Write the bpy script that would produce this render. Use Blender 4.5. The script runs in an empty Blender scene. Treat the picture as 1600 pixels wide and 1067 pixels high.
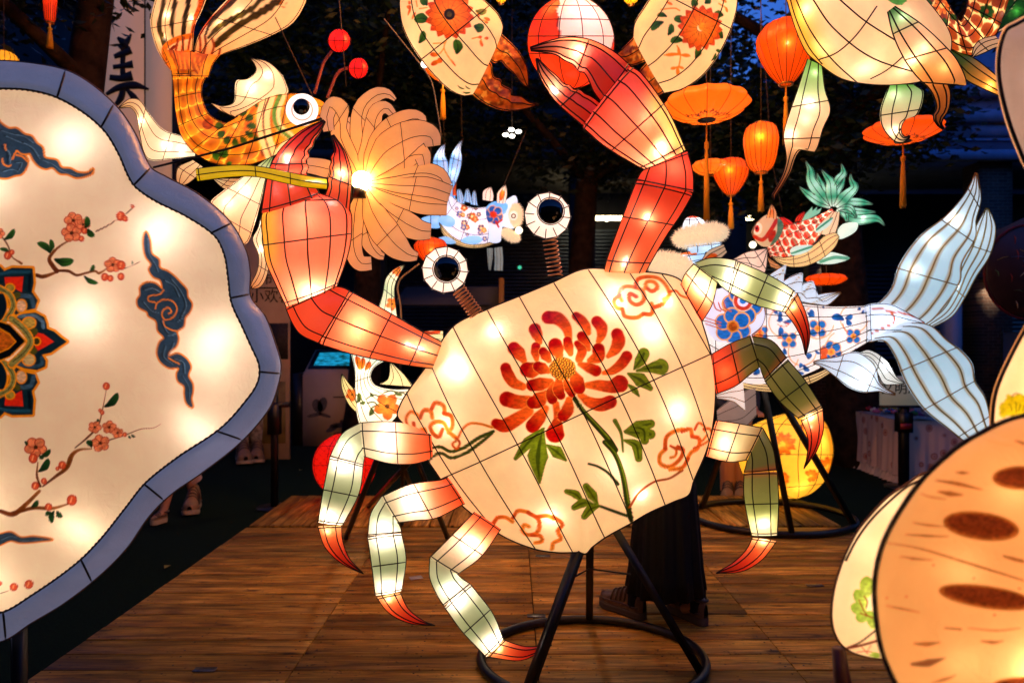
import bpy, math, random
import numpy as np
from mathutils import Vector

sc = bpy.context.scene
COL = sc.collection
# ---------------------------------------------------------------- camera
W, H, F, CX, CY, EYE = 1600.0, 1067.0, 1067.0, 800.0, 533.5, 1.5
cam_d = bpy.data.cameras.new("camera")
cam_d.sensor_width = 36.0
cam_d.lens = 36.0 * F / W
cam_d.clip_start, cam_d.clip_end = 0.05, 500
cam_d.dof.use_dof = True
cam_d.dof.focus_distance = 2.9
cam_d.dof.aperture_fstop = 2.4
cam = bpy.data.objects.new("camera", cam_d)
cam.location = (0, 0, EYE)
cam.rotation_euler = (math.radians(90), 0, 0)
COL.objects.link(cam)
sc.camera = cam
# ---------------------------------------------------------------- dusk sky
world = bpy.data.worlds.new("World")
sc.world = world
world.use_nodes = True
wn = world.node_tree
bg = wn.nodes["Background"]
sky = wn.nodes.new("ShaderNodeTexSky")
sky.sky_type = 'NISHITA'
sky.sun_disc = False
sky.sun_elevation = math.radians(-2.0)
sky.sun_rotation = math.radians(150)
sky.ozone_density = 4.0
tnt = wn.nodes.new("ShaderNodeVectorMath"); tnt.operation = 'MULTIPLY'; tnt.inputs[1].default_value = (.42, 1.0, 1.12)
wn.links.new(sky.outputs[0], tnt.inputs[0]); wn.links.new(tnt.outputs[0], bg.inputs[0])
SKY = 4.6
bg.inputs[1].default_value = SKY
# ---------------------------------------------------------------- picture settings
sc.view_settings.view_transform = 'Standard'
sc.view_settings.look = 'None'
sc.view_settings.exposure = 0.0
sc.view_settings.gamma = 1.0
sc.view_settings.use_curve_mapping = False
sc.cycles.use_denoising = True
sc.cycles.max_bounces = 6
sc.cycles.diffuse_bounces = 3
sc.cycles.glossy_bounces = 2
sc.cycles.transmission_bounces = 3
sc.cycles.sample_clamp_indirect = 3.0
sc.cycles.caustics_reflective = False
sc.cycles.caustics_refractive = False
random.seed(7)
RNG = np.random.default_rng(7)

# ================================================================= helpers
def lin(h):
    h = h.lstrip('#')
    c = np.array([int(h[i:i+2], 16) for i in (0, 2, 4)]) / 255.0
    return np.where(c <= 0.04045, c / 12.92, ((c + 0.055) / 1.055) ** 2.4)

def P(px, py, d):
    """the point of the place that the camera sees at photograph pixel (px, py), d metres away"""
    px = np.asarray(px, float); py = np.asarray(py, float); d = np.asarray(d, float) + 0 * px
    return np.stack([(px - CX) * d / F, d, EYE - (py - CY) * d / F], -1)

def fr(ox, oy, s, pts):
    return [(ox + s * p[0], oy + s * p[1]) + tuple(p[2:]) for p in pts]

def spline(pts, n, closed=False):
    p = np.asarray(pts, float)
    if closed:
        p = np.vstack([p[-1:], p, p[:1], p[1:2]])
    if len(p) == 2:
        return p[0] + (p[1] - p[0]) * np.linspace(0, 1, n)[:, None]
    seg = np.maximum(np.linalg.norm(np.diff(p[:, :2], axis=0), axis=1), 1e-6)
    t = np.concatenate([[0], np.cumsum(seg)])
    m = np.zeros_like(p)
    m[1:-1] = (p[2:] - p[:-2]) / (t[2:] - t[:-2])[:, None]
    m[0] = (p[1] - p[0]) / seg[0]; m[-1] = (p[-1] - p[-2]) / seg[-1]
    a, b = (t[1], t[-2]) if closed else (0, t[-1])
    u = np.linspace(a, b, 40 * len(p))
    def ev(u):
        i = np.clip(np.searchsorted(t, u, side='right') - 1, 0, len(seg) - 1)
        h = seg[i]; s = ((u - t[i]) / h)[:, None]; h = h[:, None]
        return ((2*s**3 - 3*s**2 + 1) * p[i] + (s**3 - 2*s**2 + s) * h * m[i]
                + (-2*s**3 + 3*s**2) * p[i+1] + (s**3 - s**2) * h * m[i+1])
    q = ev(u)
    L = np.concatenate([[0], np.cumsum(np.linalg.norm(np.diff(q[:, :2], axis=0), axis=1))])
    k = np.linspace(0, L[-1], n + 1)[:-1] if closed else np.linspace(0, L[-1], n)
    return np.stack([np.interp(k, L, q[:, j]) for j in range(q.shape[1])], 1)

def stops(t, st):
    """interpolate scalars or colours over t"""
    if np.isscalar(st): return np.full_like(t, st, dtype=float)
    xs = [s[0] for s in st]
    if isinstance(st[0][1], str):
        c = np.array([lin(s[1]) for s in st])
        return np.stack([np.interp(t, xs, c[:, j]) for j in range(3)], -1)
    return np.interp(t, xs, [s[1] for s in st])

_tab = RNG.random((256, 256))
def vnoise(x, y):
    x = np.asarray(x, float); y = np.asarray(y, float)
    i = np.floor(x).astype(int); j = np.floor(y).astype(int)
    u = x - i; v = y - j; u = u*u*(3-2*u); v = v*v*(3-2*v)
    g = lambda a, b: _tab[a % 256, b % 256]
    return (g(i, j)*(1-u) + g(i+1, j)*u)*(1-v) + (g(i, j+1)*(1-u) + g(i+1, j+1)*u)*v
def fnoise(x, y, o=3):
    return sum(vnoise(x*2**k + 17*k, y*2**k + 31*k) * 0.5**(k+1) for k in range(o)) / (1 - 0.5**o)

# ---------------------------------------------------------------- objects
def top_of(o):
    while o.parent: o = o.parent
    return o

def tag(o, label=None, cat=None, group=None, kind=None):
    if label: o['label'] = label
    if cat: o['category'] = cat
    if group: o['group'] = group
    if kind: o['kind'] = kind
    return o

def thing(name, loc, label, cat, group=None):
    o = bpy.data.objects.new(name, None)
    o.empty_display_size = 0.1
    COL.objects.link(o); o.location = Vector([float(v) for v in loc])
    return tag(o, label, cat, group)

def raw(name, verts, quads=None, tris=None, mat=None, cols=None, smooth=True, sharp=None):
    me = bpy.data.meshes.new(name)
    v = np.ascontiguousarray(verts, dtype=np.float32)
    me.vertices.add(len(v)); me.vertices.foreach_set("co", v.ravel())
    q = np.zeros((0, 4), int) if quads is None or len(quads) == 0 else np.asarray(quads, int)
    t = np.zeros((0, 3), int) if tris is None or len(tris) == 0 else np.asarray(tris, int)
    me.loops.add(4*len(q) + 3*len(t)); me.polygons.add(len(q) + len(t))
    me.loops.foreach_set("vertex_index", np.concatenate([q.ravel(), t.ravel()]).astype(np.int32))
    st = np.concatenate([np.arange(len(q))*4, 4*len(q) + np.arange(len(t))*3]).astype(np.int32)
    me.polygons.foreach_set("loop_start", st)
    me.update(calc_edges=True)
    me.validate()
    if smooth: me.polygons.foreach_set("use_smooth", np.ones(len(me.polygons), bool))
    if cols is not None:
        a = me.color_attributes.new("paint", 'FLOAT_COLOR', 'POINT')
        c = np.ones((len(v), 4), np.float32); c[:, :3] = cols
        a.data.foreach_set("color", c.ravel())
    if mat: me.materials.append(mat)
    return me

def put(name, me, parent=None, loc=None):
    o = bpy.data.objects.new(name, me); COL.objects.link(o)
    if parent: o.parent = parent
    if loc is not None: o.location = Vector([float(v) for v in loc])
    return o

def mk(name, verts, quads=None, tris=None, mat=None, parent=None, cols=None, smooth=True, origin=None):
    """a mesh object; world coordinates in, stored relative to its thing's own place"""
    verts = np.asarray(verts, float)
    if parent is not None:
        off = np.array(top_of(parent).location)
        o = put(name, raw(name, verts - off, quads, tris, mat, cols, smooth), parent)
    else:
        if origin is None:
            lo, hi = verts.min(0), verts.max(0)
            origin = np.array([(lo[0]+hi[0])/2, (lo[1]+hi[1])/2, lo[2]])
        o = put(name, raw(name, verts - origin, quads, tris, mat, cols, smooth), None, origin)
    return o

class MB:
    """collects boxes, tubes and lathes into one mesh"""
    def __init__(s): s.v = []; s.q = []; s.t = []; s.n = 0
    def add(s, v, q=None, t=None):
        v = np.asarray(v, float); s.v.append(v)
        if q is not None and len(q): s.q.append(np.asarray(q, int) + s.n)
        if t is not None and len(t): s.t.append(np.asarray(t, int) + s.n)
        s.n += len(v); return s
    def box(s, lo, hi, bev=0.0):
        lo = np.array(lo, float); hi = np.array(hi, float)
        b = min(bev, *( (hi-lo)*0.45 ))
        if b <= 0:
            v = [[(lo, hi)[i][0], (lo, hi)[j][1], (lo, hi)[k][2]] for i in (0, 1) for j in (0, 1) for k in (0, 1)]
            return s.add(v, [[0,1,3,2],[4,6,7,5],[0,4,5,1],[2,3,7,6],[0,2,6,4],[1,5,7,3]])
        x0, y0, z0 = lo; x1, y1, z1 = hi
        v = [[x0,y0,z0],[x1,y0,z0],[x1,y1,z0],[x0,y1,z0],[x0,y0,z1-b],[x1,y0,z1-b],[x1,y1,z1-b],[x0,y1,z1-b],
             [x0+b,y0+b,z1],[x1-b,y0+b,z1],[x1-b,y1-b,z1],[x0+b,y1-b,z1]]
        q = [[0,3,2,1],[0,1,5,4],[1,2,6,5],[2,3,7,6],[3,0,4,7],[4,5,9,8],[5,6,10,9],[6,7,11,10],[7,4,8,11],[8,9,10,11]]
        return s.add(v, q)
    def tube(s, pts, r, n=6, cap=True, flat=None, twist=0.0):
        p = np.asarray(pts, float); m = len(p)
        r = np.broadcast_to(np.asarray(r, float), (m,))
        T = np.gradient(p, axis=0); T /= np.maximum(np.linalg.norm(T, axis=1), 1e-9)[:, None]
        up = np.array([0, 0, 1.0]) if abs(T[0][2]) < 0.9 else np.array([1.0, 0, 0])
        N = np.zeros_like(p); x = np.cross(T[0], up); x /= np.linalg.norm(x)
        for i in range(m):
            x = x - T[i] * x.dot(T[i]); x /= max(np.linalg.norm(x), 1e-9); N[i] = x
        B = np.cross(T, N)
        a = np.arange(n) * 2*np.pi/n + twist
        v = p[:, None] + r[:, None, None] * (N[:, None]*np.cos(a)[None, :, None] + (flat or 1.0)*B[:, None]*np.sin(a)[None, :, None])
        i, j = np.meshgrid(np.arange(m-1), np.arange(n), indexing='ij'); k = (j+1) % n
        q = np.stack([i*n+j, i*n+k, (i+1)*n+k, (i+1)*n+j], -1).reshape(-1, 4)
        v = v.reshape(-1, 3); t = []
        if cap:
            v = np.vstack([v, p[0], p[-1]])
            for jj in range(n):
                t += [[m*n, (jj+1) % n, jj], [m*n+1, (m-1)*n+jj, (m-1)*n+(jj+1) % n]]
        return s.add(v, q, t)
    def lathe(s, prof, c, n=24, lobes=0, amt=0.0, axis=None):
        """prof: list of (radius, height)"""
        pr = np.asarray(prof, float); m = len(pr)
        a = np.arange(n)*2*np.pi/n
        k = 1.0 - amt*(np.abs(np.cos(a*lobes/2))**1.5) if lobes else np.ones(n)
        v = np.stack([pr[:, 0:1]*np.cos(a)*k, pr[:, 0:1]*np.sin(a)*k, np.repeat(pr[:, 1:2], n, 1)], -1).reshape(-1, 3)
        if axis is not None:
            z = np.array(axis, float); z /= np.linalg.norm(z)
            h = np.array([1.0, 0, 0]) if abs(z[0]) < 0.9 else np.array([0, 1.0, 0])
            x = np.cross(h, z); x /= np.linalg.norm(x); y = np.cross(z, x)
            v = v[:, 0:1]*x + v[:, 1:2]*y + v[:, 2:3]*z
        i, j = np.meshgrid(np.arange(m-1), np.arange(n), indexing='ij'); kk = (j+1) % n
        q = np.stack([i*n+j, i*n+kk, (i+1)*n+kk, (i+1)*n+j], -1).reshape(-1, 4)
        return s.add(v + np.array(c, float), q)
    def make(s, name, mat, parent=None, smooth=True, origin=None):
        return mk(name, np.vstack(s.v), np.vstack(s.q) if s.q else None, np.vstack(s.t) if s.t else None, mat, parent, None, smooth, origin)

# ---------------------------------------------------------------- materials
def mat(name, color, rough=0.6, metal=0.0, spec=0.4, noise=None, bump=None, emit=None, alpha=None):
    m = bpy.data.materials.new(name); m.use_nodes = True
    nt = m.node_tree; b = nt.nodes["Principled BSDF"]
    c = lin(color) if isinstance(color, str) else np.array(color)
    b.inputs["Base Color"].default_value = (*c, 1)
    b.inputs["Roughness"].default_value = rough
    b.inputs["Metallic"].default_value = metal
    b.inputs["Specular IOR Level"].default_value = spec
    if noise or bump:
        tc = nt.nodes.new("ShaderNodeTexCoord")
    if noise:
        sc_, amt = noise
        n = nt.nodes.new("ShaderNodeTexNoise"); n.inputs["Scale"].default_value = sc_; n.inputs["Detail"].default_value = 6
        nt.links.new(tc.outputs["Object"], n.inputs["Vector"])
        r = nt.nodes.new("ShaderNodeMapRange"); r.inputs[1].default_value = 0.3; r.inputs[2].default_value = 0.7
        r.inputs[3].default_value = 1-amt; r.inputs[4].default_value = 1+amt
        nt.links.new(n.outputs[0], r.inputs[0])
        mx = nt.nodes.new("ShaderNodeVectorMath"); mx.operation = 'SCALE'; mx.inputs[0].default_value = tuple(c)
        nt.links.new(r.outputs[0], mx.inputs["Scale"]); nt.links.new(mx.outputs[0], b.inputs["Base Color"])
    if bump:
        sc_, st = bump
        n = nt.nodes.new("ShaderNodeTexNoise"); n.inputs["Scale"].default_value = sc_; n.inputs["Detail"].default_value = 5
        nt.links.new(tc.outputs["Object"], n.inputs["Vector"])
        bp = nt.nodes.new("ShaderNodeBump"); bp.inputs["Strength"].default_value = st; bp.inputs["Distance"].default_value = 0.02
        nt.links.new(n.outputs[0], bp.inputs["Height"]); nt.links.new(bp.outputs[0], b.inputs["Normal"])
    if emit:
        b.inputs["Emission Color"].default_value = (*lin(emit[0]), 1); b.inputs["Emission Strength"].default_value = emit[1]
    return m

_silk = {}
def silk(glow=0.5, tint='#ffffff', trans=0.6, gloss=0.05):
    """lit lantern silk: light from the bulbs inside comes through the painted cloth"""
    k = (round(glow, 3), tint, trans, gloss)
    if k in _silk: return _silk[k]
    m = bpy.data.materials.new("lantern_silk"); m.use_nodes = True
    nt = m.node_tree; nt.nodes.clear(); N = nt.nodes.new; Lk = nt.links.new
    out = N("ShaderNodeOutputMaterial")
    at = N("ShaderNodeAttribute"); at.attribute_name = "paint"
    tc = N("ShaderNodeTexCoord")
    n1 = N("ShaderNodeTexNoise"); n1.inputs["Scale"].default_value = 14; n1.inputs["Detail"].default_value = 5
    Lk(tc.outputs["Object"], n1.inputs["Vector"])
    mr = N("ShaderNodeMapRange"); mr.inputs[1].default_value = 0.3; mr.inputs[2].default_value = 0.7; mr.inputs[3].default_value = 0.94; mr.inputs[4].default_value = 1.05
    Lk(n1.outputs[0], mr.inputs[0])
    sca = N("ShaderNodeVectorMath"); sca.operation = 'SCALE'
    Lk(at.outputs["Color"], sca.inputs[0]); Lk(mr.outputs[0], sca.inputs["Scale"])
    n2 = N("ShaderNodeTexNoise"); n2.inputs["Scale"].default_value = 260; n2.inputs["Detail"].default_value = 2
    Lk(tc.outputs["Object"], n2.inputs["Vector"])
    bp = N("ShaderNodeBump"); bp.inputs["Strength"].default_value = 0.25; bp.inputs["Distance"].default_value = 0.002
    Lk(n2.outputs[0], bp.inputs["Height"])
    n3 = N("ShaderNodeTexNoise"); n3.inputs["Scale"].default_value = 26; n3.inputs["Detail"].default_value = 3; n3.inputs["Distortion"].default_value = 1.2
    Lk(tc.outputs["Object"], n3.inputs["Vector"])
    bp2 = N("ShaderNodeBump"); bp2.inputs["Strength"].default_value = 0.5; bp2.inputs["Distance"].default_value = 0.006
    Lk(n3.outputs[0], bp2.inputs["Height"]); Lk(bp2.outputs[0], bp.inputs["Normal"])
    di = N("ShaderNodeBsdfDiffuse"); tr = N("ShaderNodeBsdfTranslucent"); gl = N("ShaderNodeBsdfGlossy"); gl.inputs["Roughness"].default_value = 0.35
    for x in (di, tr, gl): Lk(bp.outputs[0], x.inputs["Normal"])
    Lk(sca.outputs[0], di.inputs[0]); Lk(sca.outputs[0], tr.inputs[0])
    m1 = N("ShaderNodeMixShader"); m1.inputs[0].default_value = trans
    Lk(di.outputs[0], m1.inputs[1]); Lk(tr.outputs[0], m1.inputs[2])
    m2 = N("ShaderNodeMixShader"); m2.inputs[0].default_value = gloss
    Lk(m1.outputs[0], m2.inputs[1]); Lk(gl.outputs[0], m2.inputs[2])
    em = N("ShaderNodeEmission"); em.inputs[1].default_value = glow
    tn = N("ShaderNodeVectorMath"); tn.operation = 'MULTIPLY'; tn.inputs[1].default_value = tuple(lin(tint))
    Lk(sca.outputs[0], tn.inputs[0]); Lk(tn.outputs[0], em.inputs[0])
    ad = N("ShaderNodeAddShader"); Lk(m2.outputs[0], ad.inputs[0]); Lk(em.outputs[0], ad.inputs[1])
    Lk(ad.outputs[0], out.inputs[0])
    _silk[k] = m
    return m

M_WIRE = mat("frame_wire", '#1c120c', 0.55, 0.0, 0.3)
M_WIRE_RED = mat("red_piping", '#5a1408', 0.6)
M_GOLD = mat("gold_piping", '#9a7428', 0.5)
M_BLACKSTEEL = mat("black_steel", '#1a1715', 0.38, 0.3, 0.5, noise=(30, .3))
M_STRING = mat("hanging_string", '#4a3b2c', 0.7)

# ---------------------------------------------------------------- paint on silk
class Paint:
    def __init__(s, x, y, t, sd, front, base):
        s.x, s.y, s.t, s.s, s.front = x, y, t, sd, front
        s.c = np.zeros((len(x), 3)) + (lin(base) if isinstance(base, str) else base)
        s.o = (0, 0, 1.0)
    def fr(s, ox, oy, k): s.o = (ox, oy, k); return s
    def _p(s, pts):
        p = np.asarray([q[:2] for q in pts], float); return p * s.o[2] + np.array(s.o[:2])
    def _near(s, p, m):
        return np.nonzero(s.front & (s.x > p[:, 0].min()-m) & (s.x < p[:, 0].max()+m) & (s.y > p[:, 1].min()-m) & (s.y < p[:, 1].max()+m))[0]
    @staticmethod
    def _dist(x, y, p):
        best = np.full(len(x), 1e9); par = np.zeros(len(x))
        L = np.concatenate([[0], np.cumsum(np.linalg.norm(np.diff(p, axis=0), axis=1))]); L /= max(L[-1], 1e-9)
        for k in range(len(p)-1):
            a, b = p[k], p[k+1]; ab = b-a; l2 = max(ab.dot(ab), 1e-9)
            h = np.clip(((x-a[0])*ab[0] + (y-a[1])*ab[1])/l2, 0, 1)
            d = np.hypot(x-a[0]-h*ab[0], y-a[1]-h*ab[1]); w = d < best
            best[w] = d[w]; par[w] = (L[k] + h*(L[k+1]-L[k]))[w]
        return best, par
    def _mix(s, i, a, col, rough=0.25, fq=0.22):
        col = np.broadcast_to(col, (len(i), 3))**1.18
        n = fnoise(s.x[i]*fq + 7, s.y[i]*fq*1.7 + 3)
        col = col * (1 + rough*(n - 0.5)*2)[:, None]
        s.c[i] = s.c[i]*(1-a)[:, None] + col*a[:, None]
    def stroke(s, pts, w, col, col2=None, soft=0.9, smooth=True, op=1.0, rough=0.25):
        p = s._p(pts)
        if smooth and len(p) > 2: p = spline(p, max(12, 5*len(p)))
        w = np.asarray(w, float) * s.o[2]; wm = float(np.max(w))
        i = s._near(p, wm)
        if not len(i): return s
        d, u = s._dist(s.x[i], s.y[i], p)
        ww = w if w.ndim == 0 else np.interp(u, np.linspace(0, 1, len(w)), w)
        a = np.clip((ww/2 - d)/soft + 0.5, 0, 1)*op
        c = lin(col) if col2 is None else stops(u, [(0, col), (1, col2)])
        s._mix(i, a, c, rough); return s
    def poly(s, pts, col, col2=None, axis=None, soft=0.9, smooth=True, edge=None, ew=2.0, op=1.0, rough=0.25):
        p = s._p(pts)
        p = spline(p, max(16, 5*len(p)), True) if smooth else p
        i = s._near(p, 2 + ew)
        if not len(i): return s
        x, y = s.x[i], s.y[i]; ins = np.zeros(len(i), bool); q = np.roll(p, -1, 0)
        for a, b in zip(p, q):
            c = ((a[1] > y) != (b[1] > y)) & (x < (b[0]-a[0])*(y-a[1])/((b[1]-a[1]) or 1e-9) + a[0]); ins ^= c
        d, _ = s._dist(x, y, np.vstack([p, p[:1]])); sd = np.where(ins, d, -d)
        if col2 is None: c = lin(col)
        else:
            A, B = s._p(axis); ab = B-A
            c = stops(np.clip(((x-A[0])*ab[0]+(y-A[1])*ab[1])/max(ab.dot(ab), 1e-9), 0, 1), [(0, col), (1, col2)])
        if edge:
            s._mix(i, np.clip((sd+ew*s.o[2])/soft+0.5, 0, 1)*op, lin(edge), 0.1)
        s._mix(i, np.clip(sd/soft+0.5, 0, 1)*op, c, rough); return s
    def petal(s, base, tip, w, col, col2, bend=0.0, edge=None, ew=1.5, fat=0.55, rough=0.3):
        b = np.array(base, float); e = np.array(tip, float); d = e-b; L = np.hypot(*d) or 1e-6; n = np.array([-d[1], d[0]])/L
        u = np.array([0, .25, fat, .85, 1.0]); ww = np.array([.25, .72, 1.0, .72, 0.05])*w/2
        cen = b + d*u[:, None] + n*(bend*L*4*u*(1-u))[:, None]
        pts = np.vstack([cen + n*ww[:, None], (cen - n*ww[:, None])[::-1]])
        return s.poly(pts, col, col2, (base, tip), edge=edge, ew=ew, rough=rough)
    def leaf(s, base, tip, w, col='#2f5a1c', col2='#6f8a2a', vein='#1d3a12', bend=0.12):
        s.petal(base, tip, w, col, col2, bend, fat=0.45)
        b = np.array(base, float); e = np.array(tip, float); d = e-b; n = np.array([-d[1], d[0]])
        return s.stroke([b, b+d*.5+n*bend*.9, e-d*.06], [w*.14, w*.05], vein)
    def dot(s, c, r, col, col2=None, edge=None, ew=1.5, ry=None, rough=0.25):
        a = np.arange(12)*2*np.pi/12; ry = ry or r
        pts = np.stack([c[0]+r*np.cos(a), c[1]+ry*np.sin(a)], 1)
        return s.poly(pts, col, col2, (c, (c[0]+r, c[1]+ry)) if col2 else None, edge=edge, ew=ew, rough=rough)
    def bloom(s, c, r, n, col, col2, core, rc=0.25, edge=None, ph=0.0, wid=1.0, sq=1.0):
        for k in range(n):
            a = ph + 2*np.pi*k/n
            s.petal((c[0]+.12*r*math.cos(a), c[1]+.12*r*sq*math.sin(a)), (c[0]+r*math.cos(a), c[1]+r*sq*math.sin(a)), wid*r*2.6/n*1.2, col, col2, 0.0, edge, 1.2, 0.7)
        return s.dot(c, rc*r, core)

# ---------------------------------------------------------------- silk shapes
class Shell:
    """a closed silk skin between two outlines, rounded in depth"""
    def __init__(s, L, R, d, ratio=1.0, nt=40, na=36, ribs=8, facet=0.35, phase=0.0, thick=None, matched=False):
        s.nt, s.na = nt, na
        if matched:
            q = np.hstack([np.asarray([p[:2] for p in L], float), np.asarray([p[:2] for p in R], float)])
            q = spline(np.hstack([(q[:, :2]+q[:, 2:])/2, q]), nt); Lp, Rp = q[:, 2:4], q[:, 4:6]
        else:
            Lp = spline([p[:2] for p in L], nt); Rp = spline([p[:2] for p in R], nt)
        s.Lp, s.Rp = Lp, Rp
        tt = np.linspace(0, 1, nt)
        dd = stops(tt, d)
        dl, dr = (dd, dd)
        if len(L[0]) > 2: dl = dd + np.interp(tt, np.linspace(0, 1, len(L)), [p[2] for p in L])
        if len(R[0]) > 2: dr = dd + np.interp(tt, np.linspace(0, 1, len(R)), [p[2] for p in R])
        A = P(Lp[:, 0], Lp[:, 1], dl); B = P(Rp[:, 0], Rp[:, 1], dr)
        s.c = (A+B)/2; s.a = (B-A)/2
        cen = s.c.mean(0); v = np.array([0, 0, EYE]) - cen; v /= np.linalg.norm(v)
        w = np.linalg.norm(s.a, axis=1)
        th = w*stops(tt, ratio) if thick is None else np.minimum(stops(tt, thick), w*1.0 + 0.004)
        s.b = v[None]*th[:, None]
        s.ribs, s.facet, s.phase = ribs, facet, math.radians(phase)
        s.v = v
    def pos(s, t, th, off=0.0):
        t = np.asarray(t, float); th = np.asarray(th, float)
        k = t*(s.nt-1); x = np.arange(s.nt)
        g = lambda M: np.stack([np.interp(k, x, M[:, j]) for j in range(3)], -1)
        c, a, b = g(s.c), g(s.a), g(s.b)
        if s.ribs and s.facet:
            st = 2*np.pi/s.ribs; r = np.mod(th - s.phase, st) - st/2
            f = 1 + s.facet*(math.cos(st/2)/np.cos(r) - 1)
        else: f = np.ones_like(th)
        la = np.maximum(np.linalg.norm(a, axis=-1), 1e-4); lb = np.maximum(np.linalg.norm(b, axis=-1), 1e-4)
        return c - a*((f + off/la)*np.cos(th))[..., None] + b*((f + off/lb)*np.sin(th))[..., None]
    def build(s, name, m, parent, base='#f2d9a8', paint=None, wires=True, rings=(), wire_r=0.003, wire_name='wire_frame', wmat=None, angles=None, capsf=True, wparent=None):
        nt, na = s.nt, s.na
        th = np.arange(na)*2*np.pi/na
        t = np.linspace(0, 1, nt)
        T, TH = np.meshgrid(t, th, indexing='ij')
        V = s.pos(T.ravel(), TH.ravel())
        sd = -np.cos(TH.ravel())
        cp = (s.Lp+s.Rp)/2; ap = (s.Rp-s.Lp)/2
        px = (cp[:, None, 0] - ap[:, None, 0]*np.cos(th)[None]).ravel(); py = (cp[:, None, 1] - ap[:, None, 1]*np.cos(th)[None]).ravel()
        front = np.sin(TH.ravel()) > -0.05
        i, j = np.meshgrid(np.arange(nt-1), np.arange(na), indexing='ij'); k = (j+1) % na
        q = np.stack([i*na+j, i*na+k, (i+1)*na+k, (i+1)*na+j], -1).reshape(-1, 4)
        tr = None
        p = Paint(np.append(px, [cp[0, 0], cp[-1, 0]]), np.append(py, [cp[0, 1], cp[-1, 1]]), np.append(T.ravel(), [0, 1]), np.append(sd, [0, 0]), np.append(front, [False, False]), base if isinstance(base, str) else '#ffffff')
        if not isinstance(base, str): p.c = stops(p.t, base)
        if paint: paint(p)
        V = np.vstack([V, s.c[0], s.c[-1]])
        if capsf:
            jj = np.arange(na); kk = (jj+1) % na
            tr = np.vstack([np.stack([np.full(na, nt*na), kk, jj], -1), np.stack([np.full(na, nt*na+1), (nt-1)*na+jj, (nt-1)*na+kk], -1)])
        o = mk(name, V, q, tr, m, parent, np.clip(p.c, 0, 1.2))
        if wires:
            mb = MB()
            if angles is None: angles = [math.degrees(s.phase) + 360.0*n/s.ribs for n in range(s.ribs)]
            for a in angles:
                tt = np.linspace(0, 1, max(12, nt//2)); mb.tube(s.pos(tt, np.full_like(tt, math.radians(a)), wire_r*0.5), wire_r, 5, False)
            for rt in rings:
                aa = np.linspace(0, 2*np.pi, max(24, s.ribs*3) + 1); mb.tube(s.pos(np.full_like(aa, rt), aa, wire_r*0.6), wire_r*0.95, 5, False)
            if mb.n: mb.make(wire_name, wmat or M_WIRE, wparent or o)
        return o

def disc(name, outline, d, bf, bb, m, parent, base, paint=None, nr=60, na=200, power=2.4, centre=None, tilt=(0, 0), smooth_outline=True, rim=0.0):
    """a puffed silk panel with the given outline; bf/bb: bulge to the front and to the back in metres"""
    o = spline(outline, na, True) if smooth_outline else None
    if o is None:
        p = np.asarray(list(outline) + [outline[0]], float); L = np.concatenate([[0], np.cumsum(np.linalg.norm(np.diff(p, axis=0), axis=1))])
        k = np.linspace(0, L[-1], na+1)[:-1]; o = np.stack([np.interp(k, L, p[:, j]) for j in (0, 1)], 1)
    c = np.array(centre if centre is not None else o.mean(0), float)
    r = np.linspace(0, 1, nr)[1:] ** 0.8
    pp = c + (o - c)[None]*r[:, None, None]
    pp = np.vstack([c[None], pp.reshape(-1, 2)])
    rr = np.concatenate([[0], np.repeat(r, na)])
    dd = d + tilt[0]*(pp[:, 0]-c[0])/1000.0 + tilt[1]*(pp[:, 1]-c[1])/1000.0
    base_v = P(pp[:, 0], pp[:, 1], dd)
    v = np.array([0, 0, EYE]) - P(c[0], c[1], d); v = v/np.linalg.norm(v)
    h = 1 - rr**power
    VF = base_v + v*(h*bf)[:, None]; VB = base_v - v*(h*bb + rim)[:, None]
    n = len(pp); i, j = np.meshgrid(np.arange(nr-2), np.arange(na), indexing='ij'); k = (j+1) % na
    q = np.stack([1+i*na+j, 1+(i+1)*na+j, 1+(i+1)*na+k, 1+i*na+k], -1).reshape(-1, 4)
    jj = np.arange(na); kk = (jj+1) % na
    t = np.stack([np.zeros(na, int), 1+jj, 1+kk], -1)
    e = 1+(nr-2)*na
    side = np.stack([e+jj, n+e+jj, n+e+kk, e+kk], -1) if rim > 0 else np.zeros((0, 4), int)
    if rim <= 0: VB[e:e+na] = VF[e:e+na] - v*0.002; side = np.stack([e+jj, n+e+jj, n+e+kk, e+kk], -1)
    V = np.vstack([VF, VB]); Q = np.vstack([q, q[:, ::-1] + n, side]); T = np.vstack([t, t[:, ::-1] + n])
    p = Paint(np.tile(pp[:, 0], 2), np.tile(pp[:, 1], 2), np.tile(rr, 2), np.tile(rr, 2), np.concatenate([np.ones(n, bool), np.zeros(n, bool)]), base)
    if paint: paint(p)
    ob = mk(name, V, Q, T, m, parent, np.clip(p.c, 0, 1.2))
    def surf(x, y, off=0.0):
        """a point on the front skin at photograph pixel x, y"""
        x = np.asarray(x, float); y = np.asarray(y, float)
        ang = np.arctan2(o[:, 1]-c[1], o[:, 0]-c[0]); rad = np.hypot(o[:, 1]-c[1], o[:, 0]-c[0]); od = np.argsort(ang)
        R = np.interp(np.arctan2(y-c[1], x-c[0]), ang[od], rad[od], period=2*np.pi)
        rr = np.clip(np.hypot(x-c[0], y-c[1])/R, 0, 1)
        return P(x, y, d + tilt[0]*(x-c[0])/1000.0 + tilt[1]*(y-c[1])/1000.0) + v*((1-rr**power)*bf + off)[..., None]
    return ob, surf, o

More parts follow.
